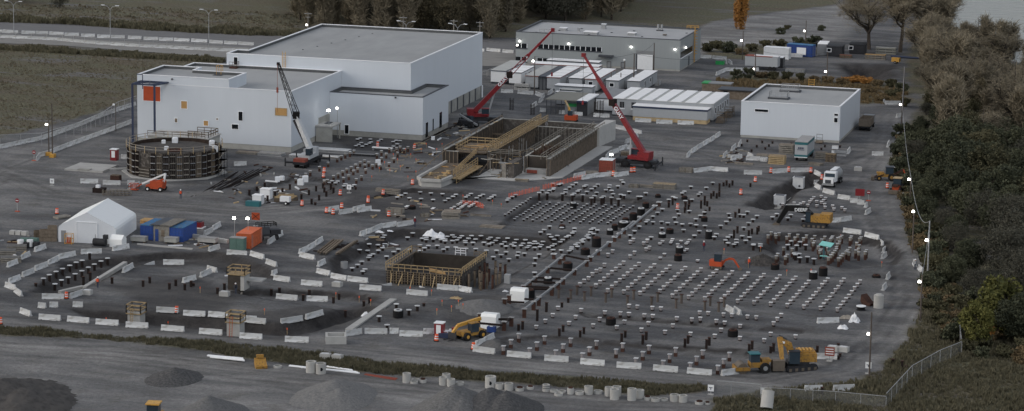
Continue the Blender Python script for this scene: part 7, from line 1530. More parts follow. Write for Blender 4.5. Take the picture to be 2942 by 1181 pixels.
# scrap lying about the works
SC_ = [([(1130,430),(1250,380),(1330,345),(1350,380),(1250,450),(1190,500),(1110,510)],46),([(560,520),(720,470),(860,490),(900,560),(720,600),(600,570)],44),([(1050,560),(1180,560),(1440,600),(1430,640),(1200,640),(1050,620)],22),([(2080,420),(2160,440),(2150,480),(2060,470)],16),([(1540,480),(1640,460),(1700,500),(1560,515)],14),([(420,680),(640,690),(620,712),(420,705)],14),([(1060,665),(1180,690),(1150,700),(1050,690)],16),([(0,690),(60,660),(110,690),(60,740),(0,750)],16),([(640,740),(760,780),(740,830),(650,850)],8)]
for L_, n_ in SC_:
    rs_ = random.Random(n_*7); a_ = np.array(gp(L_)); lo_, hi_ = a_.min(0), a_.max(0); c_ = 0
    while c_ < n_:
        x_, y_ = rs_.uniform(lo_[0],hi_[0]), rs_.uniform(lo_[1],hi_[1])
        if sdist(np.array([x_]),np.array([y_]),a_)[0] < 0: continue
        c_ += 1; d = MB(); k_ = rs_.random(); m_ = rs_.choice(('timber_grey','timber_old','timber_grey','timber','rust','galv','bag_white','concrete'))
        d.box(-rs_.uniform(.4,1.5),rs_.uniform(.4,1.5),-.14,.14,0,rs_.uniform(.08,.25),m_)
        if k_ > .6: d.obox((0,.3,.15),(rs_.uniform(.5,1.6),.3,.25),rs_.uniform(0,2),rs_.choice(('timber_old','rust_dark','timber_grey')))
        solo(d,'scrap_piece','small piece of scrap building material lying loose on the gravel','scrap',(x_,y_,hz(x_,y_)),rs_.uniform(0,3.1),'loose scrap on the gravel')
# people
def person(px, py, label, vest='drum_orange', rz=0.0, rot=None, stride=.12):
    v = P(px,py); me = bpy.data.meshes.new('person'); V = [(0,0,.95),(0,0,1.18),(0,0,1.42),(0,0,1.53),(0,-.01,1.66),(.09,0,.9),(.12,-stride,.5),(.12,-stride*.6,.08),(.12,-stride*.6-.16,.04),(-.09,0,.9),(-.12,stride,.5),(-.12,stride*1.2,.08),(-.12,stride*1.2-.16,.04),(.2,0,1.4),(.27,-.05,1.12),(.27,-.2,.9),(-.2,0,1.4),(-.27,-.02,1.12),(-.27,-.16,.9)]
    E_ = [(0,1),(1,2),(2,3),(3,4),(0,5),(5,6),(6,7),(7,8),(0,9),(9,10),(10,11),(11,12),(2,13),(13,14),(14,15),(2,16),(16,17),(17,18)]
    me.from_pydata(V,E_,[]); o = bpy.data.objects.new('person', me); col.objects.link(o); o.location = v; o.rotation_euler = (0,0,rz)
    md = o.modifiers.new('skin','SKIN'); rad = {0:.15,1:.15,2:.17,3:.06,4:.10,5:.09,6:.07,7:.05,8:.045,9:.09,10:.07,11:.05,12:.045,13:.06,14:.045,15:.04,16:.06,17:.045,18:.04}
    for i, sv in enumerate(me.skin_vertices[0].data): sv.radius = (rad[i],rad[i]); sv.use_root = i == 0
    o.modifiers.new('sub','SUBSURF').levels = 1; me.materials.append(M['denim']); tag(o,label,'person')
    d = MB(); d.cyl((0,0,.98),(0,0,1.45),.20,vest,10,r2=.22); d.build('vest', o); d = MB(); d.cyl((0,-.01,1.66),(0,-.01,1.80),.14,'white_paint',10,r2=.07); d.build('helmet', o); d = MB(); d.cyl((0,-.05,1.55),(0,-.05,1.66),.1,'skin',8); d.build('face', o)
person(519,572,'person in white trousers and orange vest walking on gravel before the round tank',rz=.3)
person(2629,775,'person in white helmet standing at the tilted barrier on the right road',vest='galv')
person(281,827,'person in orange vest standing in the left pit near the concrete beam'); person(677,845,'person in dark clothes and pale helmet below the black fronted tower',vest='chassis')
person(2022,722,'person in orange and red vest standing behind the black square chambers',vest='red'); person(2152,770,'person in orange vest just right of the mini excavator bucket')
person(1192,680-28,'person in dark red at the right end of the barrier arc',vest='red')
# ------------------------------------------------------------------ gravel heaps
def heap(px, py, rx, ry, h, label, m='gravel_dark', peaks=((0,0,1),), rz=0.0, sd=1):
    v = P(px,py); n = 46; d = MB(); vs = []; rr_ = np.random.RandomState(sd)
    for j in range(n):
        for i in range(n):
            u, w = (i/(n-1)*2-1)*1.15, (j/(n-1)*2-1)*1.15; z = -.4
            for a, b_, k in peaks: z = max(z, k*h*(1-hypot(u-a, w-b_)*(1.0/max(k,.4))*1.0))
            q = hypot(u, w)
            z = max(z,-.35)+(.03+.015*h)*(float(wob(np.array(u*7+sd), np.array(w*7), .8, sd)))*(1 if z > 0 else .4)+rr_.uniform(-.05,.05)*(3.5 if 'soil' in m else 1)
            vs.append((u*rx, w*ry, z if q < 1.1 else -.4))
    d.add(vs,[(j*n+i,j*n+i+1,(j+1)*n+i+1,(j+1)*n+i) for j in range(n-1) for i in range(n-1)],m)
    return solo(d,'gravel_heap',label,'gravel heap',v,rz,smooth=True)
heap(500,1088,3.8,5,1.6,'low dark gravel heap in the middle left foreground',sd=3)
heap(598,1200,5.0,8,3.0,'dark gravel heap cut by the bottom edge',sd=5)
heap(955,1146,5.4,8,2.3,'grey gravel heap with two ridges in the front centre',sd=8,m='gravel_grey',peaks=((-.05,.2,1),(.25,-.1,.8),(-.4,-.1,.6)))
heap(1310,1192,6.0,10,3.9,'tallest pale gravel heap at the bottom centre',sd=12,m='gravel_grey',peaks=((-.1,.1,1),(.2,-.1,.75)))
heap(1425,1196,5.4,10,3.7,'darker gravel heap right of the tallest one',sd=15,peaks=((-.25,.15,.95),(.2,.1,.9)))
heap(20,1170,8.5,14,3.6,'large dark soil heap at the bottom left corner',m='soil',sd=21,peaks=((-.2,.1,.95),(.25,0,.75),(.45,-.3,.5)))
heap(2192,752,2.8,2.4,1.3,'small dark soil heap right of the mini excavator',m='soil',sd=25)
heap(1385,882,4.2,5,1.2,'low earth mound between formwork pit and wrapped huts',m='gravel_dark',sd=27)
# ------------------------------------------------------------------ lamps, poles, cables, fences
def streetlamp(px, py, h, label, group='street lamps of the back road'):
    t = thing('street_lamp',label,'street lamp',P(px,py),0,group); d = MB(); d.cyl((0,0,0),(0,0,h-1),.11,'galv',8,r2=.07); d.build('pole', t)
    for s_ in (-1,1):
        d = MB(); d.bar((0,0,h-1),(s_*.7,0,h-.2),.09,'galv'); d.bar((s_*.7,0,h-.2),(s_*1.7,0,h),.09,'galv'); a = d.build('arm', t); e = MB(); e.box(min(s_*1.5,s_*2.4),max(s_*1.5,s_*2.4),-.2,.2,h,h+.13,'white_trim'); e.build('lamp_head', a)
for i, (px, py) in enumerate(((40,96),(317,109),(600,122),(1166,157),(1314,165))): streetlamp(px,py,8.2,f'double armed street lamp, {rnk(i,5)} along the back road')
def pole(px, py, h, label, lamp=None, arm=.35, m='pole_wood', wood=True, cross=False, r=.14, lm='lamp_lit', base=None, lr=.26):
    t = thing('lamp_pole' if lamp else 'utility_pole',label,'lamp pole' if lamp else 'utility pole',P(px,py)); d = MB(); d.cyl((0,0,-.3),(0,0,h),r,m,8,r2=r*.7); d.build('pole', t)
    if lamp: d = MB(); d.bar((0,0,lamp+.1),(-arm,-.15,lamp+.15),.07,'galv'); a = d.build('arm', t); e = MB(); e.cyl((-arm,-.2,lamp+.12),(-arm,-.2,lamp-.2),lr*.7,lm,10,r2=lr); e.build('lamp_head', a)
    if cross: d = MB(); d.bar((-1,0,h-.4),(1,0,h-.4),.12,'galv'); d.bar((-.6,0,h-1.3),(.6,0,h-1.3),.1,'galv'); d.build('crossarm', t)
    if base: d = MB(); d.box(-.5,.5,-.5,.5,0,.7,base); d.build('base', t)
    return Vector(t.location)+Vector((0,0,h))
pole(140.7,447,7.0,'left of the twin wooden lamp poles with yellow base on the left road',lamp=6.2,base='yellow'); pole(151,452,10.5,'taller right one of the twin wooden poles on the left road',base='yellow')
pole(333,377,5.8,'thin lamp pole with pale ball between the left barrier lines',lamp=5.6,r=.1,lm='white_paint')
tR = [pole(2497.4,1082,9.2,'nearest lamp pole on the right beside the big excavator',lamp=6.2,lr=.18), pole(2644,919,7.0,'lamp pole on the right road below the twin cables',lamp=6.0), pole(2664.5,791,9.0,'tall pale pole with lamp at the edge of the tree belt',lamp=5.9,m='galv'), pole(2621,727,7.4,'lamp pole beside the tilted barrier person on the right road',lamp=7.2,arm=.1), pole(2614,590,5.2,'lamp pole next to the orange hooded tractor',lamp=4.9), pole(2589,381,6.2,'lamp pole beside the upper right road',lamp=6.0)]
p10 = pole(2593,329,10.5,'tall wooden pole near the white building, tree side',r=.18); p11 = pole(2313.7,138,7.0,'lamp pole behind the blue container',lamp=4.4); pole(2133,172.6,7.2,'lamp pole at the edge of the pale lot',lamp=4.9,cross=False)
p12 = pole(2169,222,6.5,'lamp pole left of the semi trailer',lamp=2.0); p13 = pole(2375.5,224,6.2,'lamp pole in front of the dark basin',lamp=1.6)
T1 = pole(1535,268,8.4,'wooden lamp pole left of the black covered passage',lamp=7.4); T2 = pole(1820,262,8.6,'tall wooden pole between the last two trailers',r=.16); T3 = pole(1878,207,7.0,'dark pole at the roller door of the grey building'); T4 = pole(1794,232,5.2,'lamp pole rising behind the cable draped trailer',lamp=5.0,arm=.05,lm='white_paint')
T5 = pole(1755,262,4.4,'short dark post before the cable draped trailer'); T6 = pole(1783,262,4.2,'short dark post right of the cable draped trailer')
pole(945,407,6.6,'very bright lamp mast beside the concrete vestibule',lamp=6.5,arm=.02,m='galv',r=.07,lr=.42); pole(969,396,6.4,'thin lamp mast at the low white block corner',lamp=6.2,arm=.02,m='galv',r=.07,lr=.25)
pole(674,702,4.7,'left floodlight mast by the green cabinet',lamp=4.6,arm=.02,m='galv',r=.05,lr=.3); pole(713,705,4.8,'right floodlight mast on the orange container',lamp=4.7,arm=.02,m='galv',r=.05,lr=.3)
pole(1757,470,1.9,'low glaring lamp behind the red container',lamp=1.9,arm=.02,m='galv',r=.05,lr=.35)
for px, py, l_ in ((885,116,'left wooden cross armed pole behind the process hall'),(1158,128,'second wooden cross armed pole behind the process hall'),(1303,138,'third wooden cross armed pole behind the process hall'),(1378,143,'cross armed pole beside the process hall corner')): pole(px,py,7.2,l_,cross=True,m='timber_grey',lamp=4.0 if px == 885 else None)
def cable(a, b_, sag, label, r=.04, m='galv'):
    a, b_ = Vector(a), Vector(b_); d = MB(); n = 10; pp = [a.lerp(b_,k/n)-Vector((0,0,sag*4*(k/n)*(1-k/n)))-a for k in range(n+1)]
    for k in range(n): d.bar(pp[k],pp[k+1],r,m)
    return solo(d,'overhead_cable',label,'cable',a)
cable(p10,tR[5],1.2,'pale overhead cable from the tall pole to the first right road lamp',.065); cable(tR[5],tR[4],1.6,'pale overhead cable between upper lamps of the right road',.065); cable(tR[4],tR[2],3.0,'sagging pale cable down to the tall pale pole',.065); cable(tR[2],tR[1],1.0,'cable from the tall pale pole to the lower right lamp',.05)
cable(T1,T2,1.2,'dark cable across the trailer roofs',.05,'dark_trim'); cable(T2,p12,1.8,'long dark cable from trailer pole to the semi trailer lamp',.05,'dark_trim'); cable(p12,p13,1.0,'dark cable in front of the far yard',.04,'dark_trim'); cable(T2,T3,.6,'short dark cable to the roller door pole',.05,'dark_trim')
def fence(pts, h, label, gap=2.8, z0=0.0, name='chain_link_fence', cat='fence'):
    W_ = [P(*p)+Vector((0,0,z0)) for p in pts]; o0_ = W_[0]; t = thing(name,label,cat,o0_); pd, rl, vs, fs = MB(), MB(), [], []
    for a, b_ in zip(W_[:-1],W_[1:]):
        a, b_ = a-o0_, b_-o0_; rl.bar(a+Vector((0,0,h)),b_+Vector((0,0,h)),.07,'galv'); n = max(1,int((b_-a).length/gap))
        for k in range(n): q = a.lerp(b_,k/n); q0 = MB(); q0.bar(q-Vector((0,0,z0)),q+Vector((0,0,h)),.06,'galv'); (q0.build('post', t) if NP[0] < 90 else None); NP[0] += 1
        i = len(vs); vs += [a+Vector((0,0,.05)),b_+Vector((0,0,.05)),b_+Vector((0,0,h)),a+Vector((0,0,h))]; fs.append((i,i+1,i+2,i+3))
    rl.build('top_rail', t); d = MB(); d.add(vs,fs,'chain_link'); d.build('mesh', t)
NP = [0]; fence([(-60,430),(0,423),(120,417),(235,384),(300,353),(340,325),(392,308)],1.6,'chain link fence on the left boundary barriers',z0=.85)
NP = [0]; fence([(-80,108),(0,113),(180,121),(275,132),(400,138),(640,150)],1.1,'chain link fence on the back road wall',z0=.85,gap=3.6)
NP = [0]; fence([(2762,1020),(2700,1045),(2620,1090),(2545,1172)],2.0,'chain link fence climbing from the bottom right corner toward the trees'); NP = [0]; fence([(2545,1172),(2400,1158),(2270,1150),(2185,1146)],1.6,'low chain link fence along the bottom right weeds')
NP = [0]; fence([(2755,975),(2760,1020)],2.4,'short return of chain link fence beside the yellow green tree')
NP = [0]; fence([(1385,225),(1440,205),(1480,190)],1.5,'chain link fence between process hall and first trailer')
NP = [0]; fence([(2185,1146),(2100,1138),(2060,1135)],2.0,'grey mesh gate across the track at the bottom right',name='mesh_gate',cat='gate')
# ------------------------------------------------------------------ vegetation
def fastmesh(name, co, nv, m):
    """co: (k, nv, 3) separate faces of nv corners"""
    k = len(co); me = bpy.data.meshes.new(name); me.vertices.add(k*nv); me.vertices.foreach_set('co', co.astype(np.float32).ravel())
    me.loops.add(k*nv); me.loops.foreach_set('vertex_index', np.arange(k*nv, dtype=np.int32)); me.polygons.add(k)
    me.polygons.foreach_set('loop_start', np.arange(0, k*nv, nv, dtype=np.int32)); me.update(calc_edges=True)
    for q in (m if isinstance(m, list) else [m]): me.materials.append(M[q])
    return me
def leaves(rs, cen, size, flat=.0):
    n = len(cen); a = rs.normal(size=(n,3)); a /= np.linalg.norm(a,axis=1)[:,None]; b = rs.normal(size=(n,3)); b -= (b*a).sum(1)[:,None]*a; b /= np.linalg.norm(b,axis=1)[:,None]
    s = (size*rs.uniform(.6,1.4,n))[:,None]; a *= s; b *= s*rs.uniform(.4,.9,n)[:,None]
    return np.stack([cen-a, cen-b*.8, cen+a, cen+b], 1)
def crown(name, m, n, rx, rz, z0, size, blobs, sd, open_=.5, shape='round', br=.34):
    rs = np.random.RandomState(sd); C_ = []
    while len(C_) < blobs:
        p = rs.uniform(-1,1,3)
        if np.linalg.norm(p) > 1 or np.linalg.norm(p) < .35: continue
        if shape == 'cone': p[:2] *= (1-.75*(p[2]+1)/2)
        C_.append(p)
    C_ = np.array(C_); w = rs.uniform(.6,1.25,blobs); idx = rs.randint(0,blobs,n)
    d = rs.normal(size=(n,3)); d /= np.linalg.norm(d,axis=1)[:,None]; r = br*w[idx]*rs.uniform(open_,1,n)**.5
    p = C_[idx]+d*r[:,None]; p[:,2] = np.maximum(p[:,2],-1.05)
    p = p*np.array([rx,rx,rz])+np.array([0,0,z0+rz])
    p += rs.normal(size=p.shape)*.08
    return fastmesh(name, leaves(rs, p, size), 4, m)
def limbs(sd, h, r, spread, n1=6, m='bark', lean=.08, n2=3, top=.95):
    rr_ = random.Random(sd); d = MB(); tips = []
    p = Vector((0,0,-.4)); dr = Vector((rr_.uniform(-lean,lean),rr_.uniform(-lean,lean),1)).normalized(); seg = 5; pts = [p.copy()]
    for k in range(seg):
        q = p+dr*(h*.62/seg); d.bar(p,q,2*r*(1-.12*k),m,w2=2*r*(1-.12*(k+1))); p = q; pts.append(p.copy()); dr = (dr+Vector((rr_.uniform(-.12,.12),rr_.uniform(-.12,.12),.1))).normalized()
    for k in range(n1):
        t_ = rr_.uniform(.35,1); b0 = pts[min(seg-1,int(t_*seg))].lerp(pts[min(seg,int(t_*seg)+1)],rr_.random()); a = rr_.uniform(0,2*pi); v = Vector((cos(a)*spread,sin(a)*spread,rr_.uniform(.6,1.3))).normalized(); L = h*rr_.uniform(.28,.5)*(1.25-t_*.5)
        m1 = b0+v*L*.5; v2 = (v+Vector((0,0,.5))).normalized(); e1 = m1+v2*L*.6; d.bar(b0,m1,r*.9,m,w2=r*.6); d.bar(m1,e1,r*.6,m,w2=r*.2); tips += [m1,e1]
        for j in range(n2):
            a2 = rr_.uniform(0,2*pi); s0 = m1.lerp(e1,rr_.uniform(0,.8)); v3 = (v2+Vector((cos(a2)*.8,sin(a2)*.8,rr_.uniform(0,.6)))).normalized(); e2 = s0+v3*L*rr_.uniform(.3,.6); d.bar(s0,e2,r*.35,m,w2=r*.1); tips.append(e2)
    tips.append(p+Vector((0,0,h*.3))); d.bar(p,p+Vector((0,0,h*.36)),r*.8,m,w2=r*.15)
    return d, tips
def twigs(name, tips, n, L, m, sd, up=.5, w=.05):
    rs = np.random.RandomState(sd); T = np.array([tuple(t) for t in tips]); i = rs.randint(0,len(T),n); j = rs.randint(0,len(T),n); k = rs.uniform(0,.35,n)[:,None]
    p = T[i]*(1-k)+T[j]*k+rs.normal(size=(n,3))*.25; d = rs.normal(size=(n,3)); d[:,2] = np.abs(d[:,2])*.8+up; d /= np.linalg.norm(d,axis=1)[:,None]; l = L*rs.uniform(.4,1.2,n)[:,None]
    s = rs.normal(size=(n,3)); s -= (s*d).sum(1)[:,None]*d; s /= np.linalg.norm(s,axis=1)[:,None]
    return fastmesh(name, np.stack([p-s*w, p+s*w, p+d*l+s*w*.3, p+d*l-s*w*.3],1), 4, m)
TP = {}
def treeproto(key, tm, cms):
    TP[key] = (tm, cms)
for k in range(3):
    d, tp = limbs(40+k, 9, .2, .8); tm = d.mesh('trunk')
    treeproto(('dark',k), tm, crown('crown','leaf_dark',9500,3.9,3.7,1.6,.21,70,50+k)); treeproto(('olive',k), tm, crown('crown','leaf_olive',8500,3.7,4.0,1.8,.20,70,60+k,.2))
    treeproto(('grey',k), tm, crown('crown','leaf_grey',7500,3.9,3.6,1.2,.15,80,70+k,.1,br=.42)); treeproto(('brown',k), tm, crown('crown','leaf_brown',6500,3.2,4.4,2.0,.17,60,80+k,.1,br=.4))
d, tp = limbs(91, 7, .16, .7); treeproto(('yellow',0), d.mesh('trunk'), crown('crown','leaf_yellow',5200,2.9,3.6,.8,.24,60,91)); treeproto(('orange',0), d.mesh('trunk'), crown('crown','leaf_orange',3000,2.2,3.3,1.0,.2,50,92,.1))
treeproto(('shrub',0), None, crown('crown','leaf_dark',1500,1.6,1.1,0,.2,26,95,.2)); treeproto(('shrub',1), None, crown('crown','leaf_olive',1400,1.5,.9,0,.2,24,96,.2)); treeproto(('shrub',2), None, crown('crown','grass_brown',1600,1.7,.7,0,.16,30,97,.2))
treeproto(('oshrub',0), None, crown('crown','leaf_orange',1800,2.0,.75,0,.16,34,98,.2))
for k in range(4):
    d, tp = limbs(120+k, 15, .20, .45, 9, 'trunk_brown', .05, 4); tp = tp+[Vector((rnd.uniform(-1.6,1.6),rnd.uniform(-1.6,1.6),rnd.uniform(.4,9))) for _ in range(34)]; treeproto(('bare',k), d.mesh('trunk'), twigs('crown', tp, 5200, 1.9, 'twig', 130+k, .5, .085))
for k in range(2):
    d, tp = limbs(150+k, 17, .42, 1.5, 16, 'bark', .12, 7); tp = tp+[t_+Vector((rnd.uniform(-1.5,1.5),rnd.uniform(-1.5,1.5),-rnd.uniform(0,3))) for t_ in tp[::2]]; treeproto(('willow',k), d.mesh('trunk'), twigs('crown', tp, 6000, 1.3, 'twig', 160+k, -.3, .04))
d, tp = limbs(170, 10, .2, .18, 9, 'bark', .02, 3); treeproto(('poplar',0), d.mesh('trunk'), crown('crown','leaf_orange',7000,1.7,6.2,.2,.2,70,171,.1,br=.4))
def tree(kind, loc, s, label, group=None, name='tree', cat='tree', k=None, sz=None):
    ks = [q for q in TP if q[0] == kind]; tm, cm = TP[ks[(rnd.randrange(len(ks)) if k is None else k)]]
    if tm is None:
        o = bpy.data.objects.new(name, cm); col.objects.link(o); o.location = loc; o.rotation_euler = (0,0,rnd.uniform(0,6.28)); o.scale = (s,s,sz or s); return tag(o,label,cat,group)
    t = thing(name,label,cat,loc,rnd.uniform(0,6.28),group); t.scale = (s,s,sz or s)
    for n_, me_ in (('trunk',tm),('crown',cm)): o = bpy.data.objects.new(n_, me_); col.objects.link(o); o.parent = t
    return t
def scatter(poly, dist, sd, nmax=600, tries=9000):
    rs = random.Random(sd); g_ = gp(poly); a = np.array(g_); lo, hi = a.min(0), a.max(0); P_ = [(rs.uniform(lo[0],hi[0]), rs.uniform(lo[1],hi[1])) for _ in range(tries)]
    A_ = np.array(P_); ins = sdist(A_[:,0],A_[:,1],a); out = []
    for (x, y), q in zip(P_, ins):
        if q > 0 and all((x-u[0])**2+(y-u[1])**2 > dist*dist for u in out): out.append((x,y,q))
        if len(out) >= nmax: break
    return out
def pix(x, y, z=0):
    """where a site point shows in the survey photo"""
    vx, vy, vz = x-CX, y-CY, z-CH; X_ = vx*cos(AS)-vy*sin(AS)*1; 
    wx, wy = vx*cos(AS)-vy*sin(AS), vx*sin(AS)+vy*cos(AS)
    dd = wy*cos(PITCH)-vz*sin(PITCH); u = wy*sin(PITCH)+vz*cos(PITCH); xx, yy = F*wx/dd, F*u/dd; c, s = cos(ROLL), sin(ROLL)
    return (W/2+c*xx-s*yy, H/2-(s*xx+c*yy))
BELT = [(2665,130),(2632,215),(2668,310),(2628,400),(2600,480),(2640,570),(2662,690),(2718,765),(2712,840),(2790,880),(2900,900),(3060,900),(3090,500),(3120,80),(2720,60)]
bp_ = scatter(BELT, 6.2, 3, 230)
bp_.sort(key=lambda p: p[1])
for i, (x, y, q) in enumerate(bp_):
    px, py = pix(x, y); r_ = rnd.random(); edge = q < 5
    if py < 340: kind = 'olive' if r_ < .4 else 'brown' if r_ < .62 else 'grey' if r_ < .92 else 'dark'
    elif py > 700 and px > 2760: kind = 'grey' if r_ < .6 else 'dark'
    elif py < 520: kind = 'dark' if r_ < .5 else 'olive' if r_ < .75 else 'grey' if r_ < .92 else 'brown'
    else: kind = 'dark' if r_ < .72 else 'olive' if r_ < .84 else 'grey'
    s = rnd.uniform(.42,.62) if edge else rnd.uniform(.8,1.15)
    if py < 330 and not edge: s *= 1.1
    if px > 2700 and py < 330: s *= .55
    if px > 2860 and py < 420: s *= .6
    wd_ = {'dark':'dark green leafy','olive':'olive brown leafed','grey':'grey brown thinning','brown':'reddish brown autumn'}[kind]
    s *= (.72 if py < 440 else 1); tree(kind, (x, y, hz(x,y)-.2), s, f'{wd_} tree, {ordw(i+1)} counted from the front of the right tree belt', 'trees of the right hand belt', name='leafy_tree', cat='leafy tree')
for px, py, kind, s, l_ in ((2868,965,'yellow',1.05,'bright yellow green tree at the fence end near the bottom right'),(2802,1000,'yellow',.8,'small yellow green tree with an orange top beside the fence'),(2835,985,'orange',.45,'little orange leafed sapling between two yellow green trees'),(2925,985,'dark',.8,'dark tree at the right edge behind the yellow green one')): tree(kind, P(px,py), s, l_)
for px, py, k, s, l_ in ((2497,142,0,1.0,'big spreading nearly bare willow left of its twin behind the far yard'),(2586,150,1,1.1,'big spreading willow right of its twin behind the far yard'),(2648,150,0,1.1,'tall brownish willow against the river bank'),(2695,120,1,1.0,'orange brown willow leaning toward the river'),(2932,420,1,1.1,'tall thin leaved tree rising before the river at the right edge'),(2842,330,0,.9,'half bare tree below the river bank'),(2690,205,1,.95,'airy brownish tree at the near end of the willow row'),(2745,262,0,.95,'airy grey brown tree inside the upper belt'),(2790,200,1,.8,'thin upright tree on the bank before the water'),(2700,330,1,.85,'thin brownish tree above the dark upper belt')): tree('willow', P(px,py), s, l_, k=k)
tree('poplar', P(2127,84), 1.0, 'slender bright orange poplar standing alone on the pale lot')
TBL = [(862,58),(885,96),(1100,106),(1400,112),(1482,98),(1490,62),(1760,62),(1800,20),(1830,-45),(860,-45)]
tb = scatter(TBL, 5.9, 8, 230); tb.sort(key=lambda p: p[0])
for i, (x, y, q) in enumerate(tb):
    px, py = pix(x,y); k_ = rnd.random(); kind = 'bare' if k_ < .9 else 'grey' if k_ < .96 else 'brown'
    s = rnd.uniform(.75,1.15)
    if kind != 'bare': s *= 1.25
    tree(kind, (x,y,0), s, f'{ {"bare":"leafless tall","grey":"dull brown leafy","brown":"rusty leafed"}[kind] } tree, {ordw(i+1)} from the left in the grove behind the halls', 'trees of the grove behind the halls', name='grove_tree', cat='grove tree')
for i, (px, py, s) in enumerate(((172,24,.6),(20,8,.9),(60,4,.8),(2242,98,.35),(2360,88,.3),(2262,84,.3))): tree('grey' if px < 1000 else 'shrub', P(px,py), s if px < 1000 else s*2.2, ['round dark bush beyond the back road at upper left','brown tree at the top left corner','second brown tree at the top left corner','small brown sapling on the pale lot','tiny bush right on the pale lot','thin sapling behind the other on the pale lot'][i], name='small_tree')
ex_ = scatter([(2668,150),(2640,230),(2672,330),(2700,440),(2960,470),(2980,190),(2860,170),(2740,120)], 7.2, 77, 34); ex_.sort(key=lambda p: p[1])
for i, (x, y, q) in enumerate(ex_):
    px, py = pix(x,y); s = rnd.uniform(.62,.95)*(.62 if py < 190 and px > 2730 else 1)
    tree('bare' if i % 4 else 'willow', (x,y,hz(x,y)), s, f'feathery half bare tree, {ordw(i+1)} from the front among the upper right belt', 'half bare trees of the upper right belt', name='bare_tree', cat='bare tree')
SH = [(2115,222),(2150,218),(2185,216),(2222,222),(2260,222),(2300,226),(2340,228),(2380,230),(2420,235),(2520,240),(2560,244),(2590,262),(2560,275),(2530,285),(2600,300),(2500,262)]
for i, ((px, py), r) in enumerate(ranked(SH)): tree('shrub', P(px,py+6), rnd.uniform(.7,1.1), f'green brown shrub, {r} behind and right of the white building', 'shrubs behind the white building', name='shrub', cat='shrub', sz=1.1)
for i, ((px, py), r) in enumerate(ranked([(2440,238),(2465,235),(2490,240)])): tree('oshrub', P(px,py), .95, f'orange autumn shrub, {r} of the bright patch behind the white building', 'orange shrubs', name='shrub', cat='shrub')
for i, ((px, py), r) in enumerate(ranked([(2035,140),(2060,132),(2095,142),(2130,148),(2160,140),(2200,130),(2240,128),(2290,128),(2320,135),(2340,125)])): tree('shrub', P(px,py+8), rnd.uniform(.8,1.3), f'dark scrub bush, {r} in the line behind the far containers', 'scrub bushes behind the far containers', name='shrub', cat='shrub', sz=1.2)
e_ = scatter([(2600,380),(2575,470),(2610,570),(2632,700),(2672,770),(2662,830),(2690,870),(2745,880),(2720,760),(2680,690),(2650,570),(2615,470),(2640,380)], 2.6, 14, 60); e_.sort(key=lambda p: p[1])
for i, (x,y,q) in enumerate(e_): tree('shrub', (x,y,0), rnd.uniform(.8,1.5), f'low bush, {ordw(i+1)} from the front along the road edge of the tree belt', 'bushes along the right road', name='shrub', cat='shrub')
g_ = scatter([(2640,905),(2690,860),(2960,880),(3200,1000),(3000,1060),(2800,1040),(2760,1000),(2700,960)], 2.4, 15, 60); g_.sort(key=lambda p: p[0])
for i, (x,y,q) in enumerate(g_): tree('shrub', (x,y,0), rnd.uniform(.7,1.2), f'low bush, {ordw(i+1)} from the left below the yellow green trees', 'bushes below the yellow green trees', name='shrub', cat='shrub')
def tufts(name, poly, n, h, m, sd, w=.05, clump=.6):
    rs = np.random.RandomState(sd); a = np.array(gp(poly)); lo, hi = a.min(0), a.max(0); q = rs.uniform(lo,hi,(n*6,2)); ok = sdist(q[:,0],q[:,1],a)+.8*wob(q[:,0],q[:,1],2.0,sd) > 0; q = q[ok][:n]
    if clump: q = q[(wob(q[:,0],q[:,1],1.5,sd+.5)+rs.uniform(-.9,.9,len(q))) > -clump]
    k = len(q); z = hgt(q[:,0],q[:,1]); hh = h*(.55+.9*rs.rand(k))*(1+.5*wob(q[:,0],q[:,1],3.3,sd)); out = []
    for _ in range(4):
        an = rs.uniform(0,6.28,k); b = np.stack([q[:,0]+.12*np.cos(an*3),q[:,1]+.12*np.sin(an*3),z-.05],1); s = np.stack([np.cos(an),np.sin(an),0*an],1)*(w*hh)[:,None]*2.2; t_ = b+np.stack([rs.normal(0,.25,k)*hh,rs.normal(0,.25,k)*hh,hh],1)
        out.append(np.stack([b-s,b+s,t_],1))
    me = fastmesh(name, np.concatenate(out), 3, m); o = bpy.data.objects.new(name, me); col.objects.link(o); o['kind'] = 'stuff'; o['category'] = 'weeds'; return o
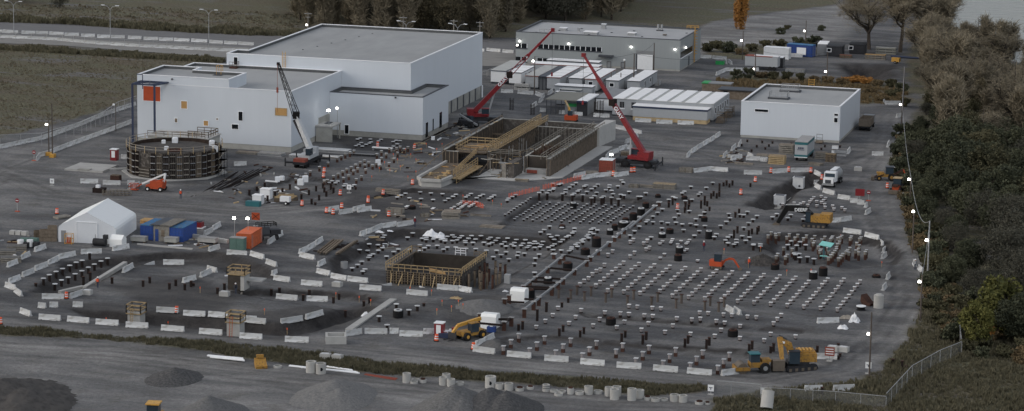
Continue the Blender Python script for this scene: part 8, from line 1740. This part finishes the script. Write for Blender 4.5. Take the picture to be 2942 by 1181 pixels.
for args, l_ in ((('weeds',GRASS[2],9000,.4,'weed',31,.09,.0),'green brown weeds growing in the strip along the front ditch'),(('weeds',[(2050,1150),(2250,1122),(2350,1108),(2450,1100),(2535,1062),(2605,980),(2645,905),(2690,870),(3100,860),(3200,1300),(2050,1300)],24000,.5,'weed',32,.1,.9),'rough weeds covering the bottom right corner'),
   (('grass',[(-300,122),(0,128),(300,144),(520,156),(640,170),(560,200),(396,240),(345,300),(200,345),(0,395),(-300,440)],9000,.24,'grass',33,.2,.0),'thin brown grass on the field left of the process hall'),
   (('tall_grass',[(-500,50),(0,54),(200,60),(430,76),(700,90),(900,98),(900,106),(700,102),(430,88),(200,70),(0,64),(-500,58)],5000,1.0,'weed',34,.2,.9),'dark reeds along the far side of the back road'),
   (('tall_grass',[(2060,228),(2200,232),(2380,236),(2600,262),(2600,300),(2490,298),(2200,262),(2080,262)],4000,.6,'grass_brown',35,.14,.2),'reddish tall grass behind the white building'),
   (('grass',[(-500,0),(400,20),(860,40),(860,90),(430,72),(-500,44)],6000,.3,'grass',36,.3,.1),'olive grass beyond the back road'),
   (('grass',[(-500,136),(0,134),(400,158),(640,174),(640,182),(400,168),(0,144),(-500,140)],3000,.8,'weed',37,.2,.9),'dark weeds along the edge of the back road shoulder'),
   (('weeds',[(2600,380),(2560,470),(2596,560),(2612,690),(2660,765),(2652,835),(2690,880),(2745,880),(2720,700),(2650,470)],4000,.6,'weed',38,.12,.8),'weeds at the foot of the tree belt')):
    o = tufts(*args); o['label'] = l_
for o in list(scene.objects):
    if o.parent is None and o.get('category') and not o.get('kind'): o['kind'] = 'thing'
# ------------------------------------------------------------------ camera, light, render settings
cd = bpy.data.cameras.new('camera'); cam = bpy.data.objects.new('camera', cd); col.objects.link(cam); scene.camera = cam
cd.sensor_fit = 'HORIZONTAL'; cd.sensor_width = 36; cd.lens = 36*F/W; cd.clip_start = 5; cd.clip_end = 6000
f_ = Vector((ray(W/2, H/2))).normalized()
up0 = Vector(ray(W/2, H/2-1000))-Vector(ray(W/2, H/2)); z_ = -f_; y_ = (up0-up0.dot(f_)*f_).normalized(); x_ = y_.cross(z_)
cam.matrix_world = Matrix(((x_.x,y_.x,z_.x,CX),(x_.y,y_.y,z_.y,CY),(x_.z,y_.z,z_.z,CH),(0,0,0,1)))
wd = bpy.data.worlds.new('World'); scene.world = wd; wd.use_nodes = True; N = wd.node_tree.nodes; Lk = wd.node_tree.links
sk = N.new('ShaderNodeTexSky'); sk.sky_type = 'NISHITA'; sk.sun_disc = False; sk.sun_elevation = R(28); sk.sun_rotation = R(250)
sk.dust_density = 3; sk.air_density = 1.0; sk.ozone_density = 1.2
hs = N.new('ShaderNodeHueSaturation'); hs.inputs['Saturation'].default_value = .55; Lk.new(sk.outputs[0], hs.inputs['Color']); Lk.new(hs.outputs[0], N['Background'].inputs['Color']); N['Background'].inputs['Strength'].default_value = .10
sd = bpy.data.lights.new('sun', 'SUN'); sd.energy = .7; sd.angle = R(35); sd.color = (1, .97, .93)
so = bpy.data.objects.new('sun', sd); col.objects.link(so)
# sun low over the camera's right shoulder, veiled by cloud
so.rotation_euler = (R(90-42), 0, R(40))
scene.view_settings.view_transform = 'Standard'; scene.view_settings.look = 'None'; scene.view_settings.gamma = 1; scene.view_settings.exposure = .45
scene.render.resolution_x = 1024; scene.render.resolution_y = 411
scene.render.engine = 'CYCLES'; scene.cycles.max_bounces = 5; scene.cycles.diffuse_bounces = 3; scene.cycles.transparent_max_bounces = 12
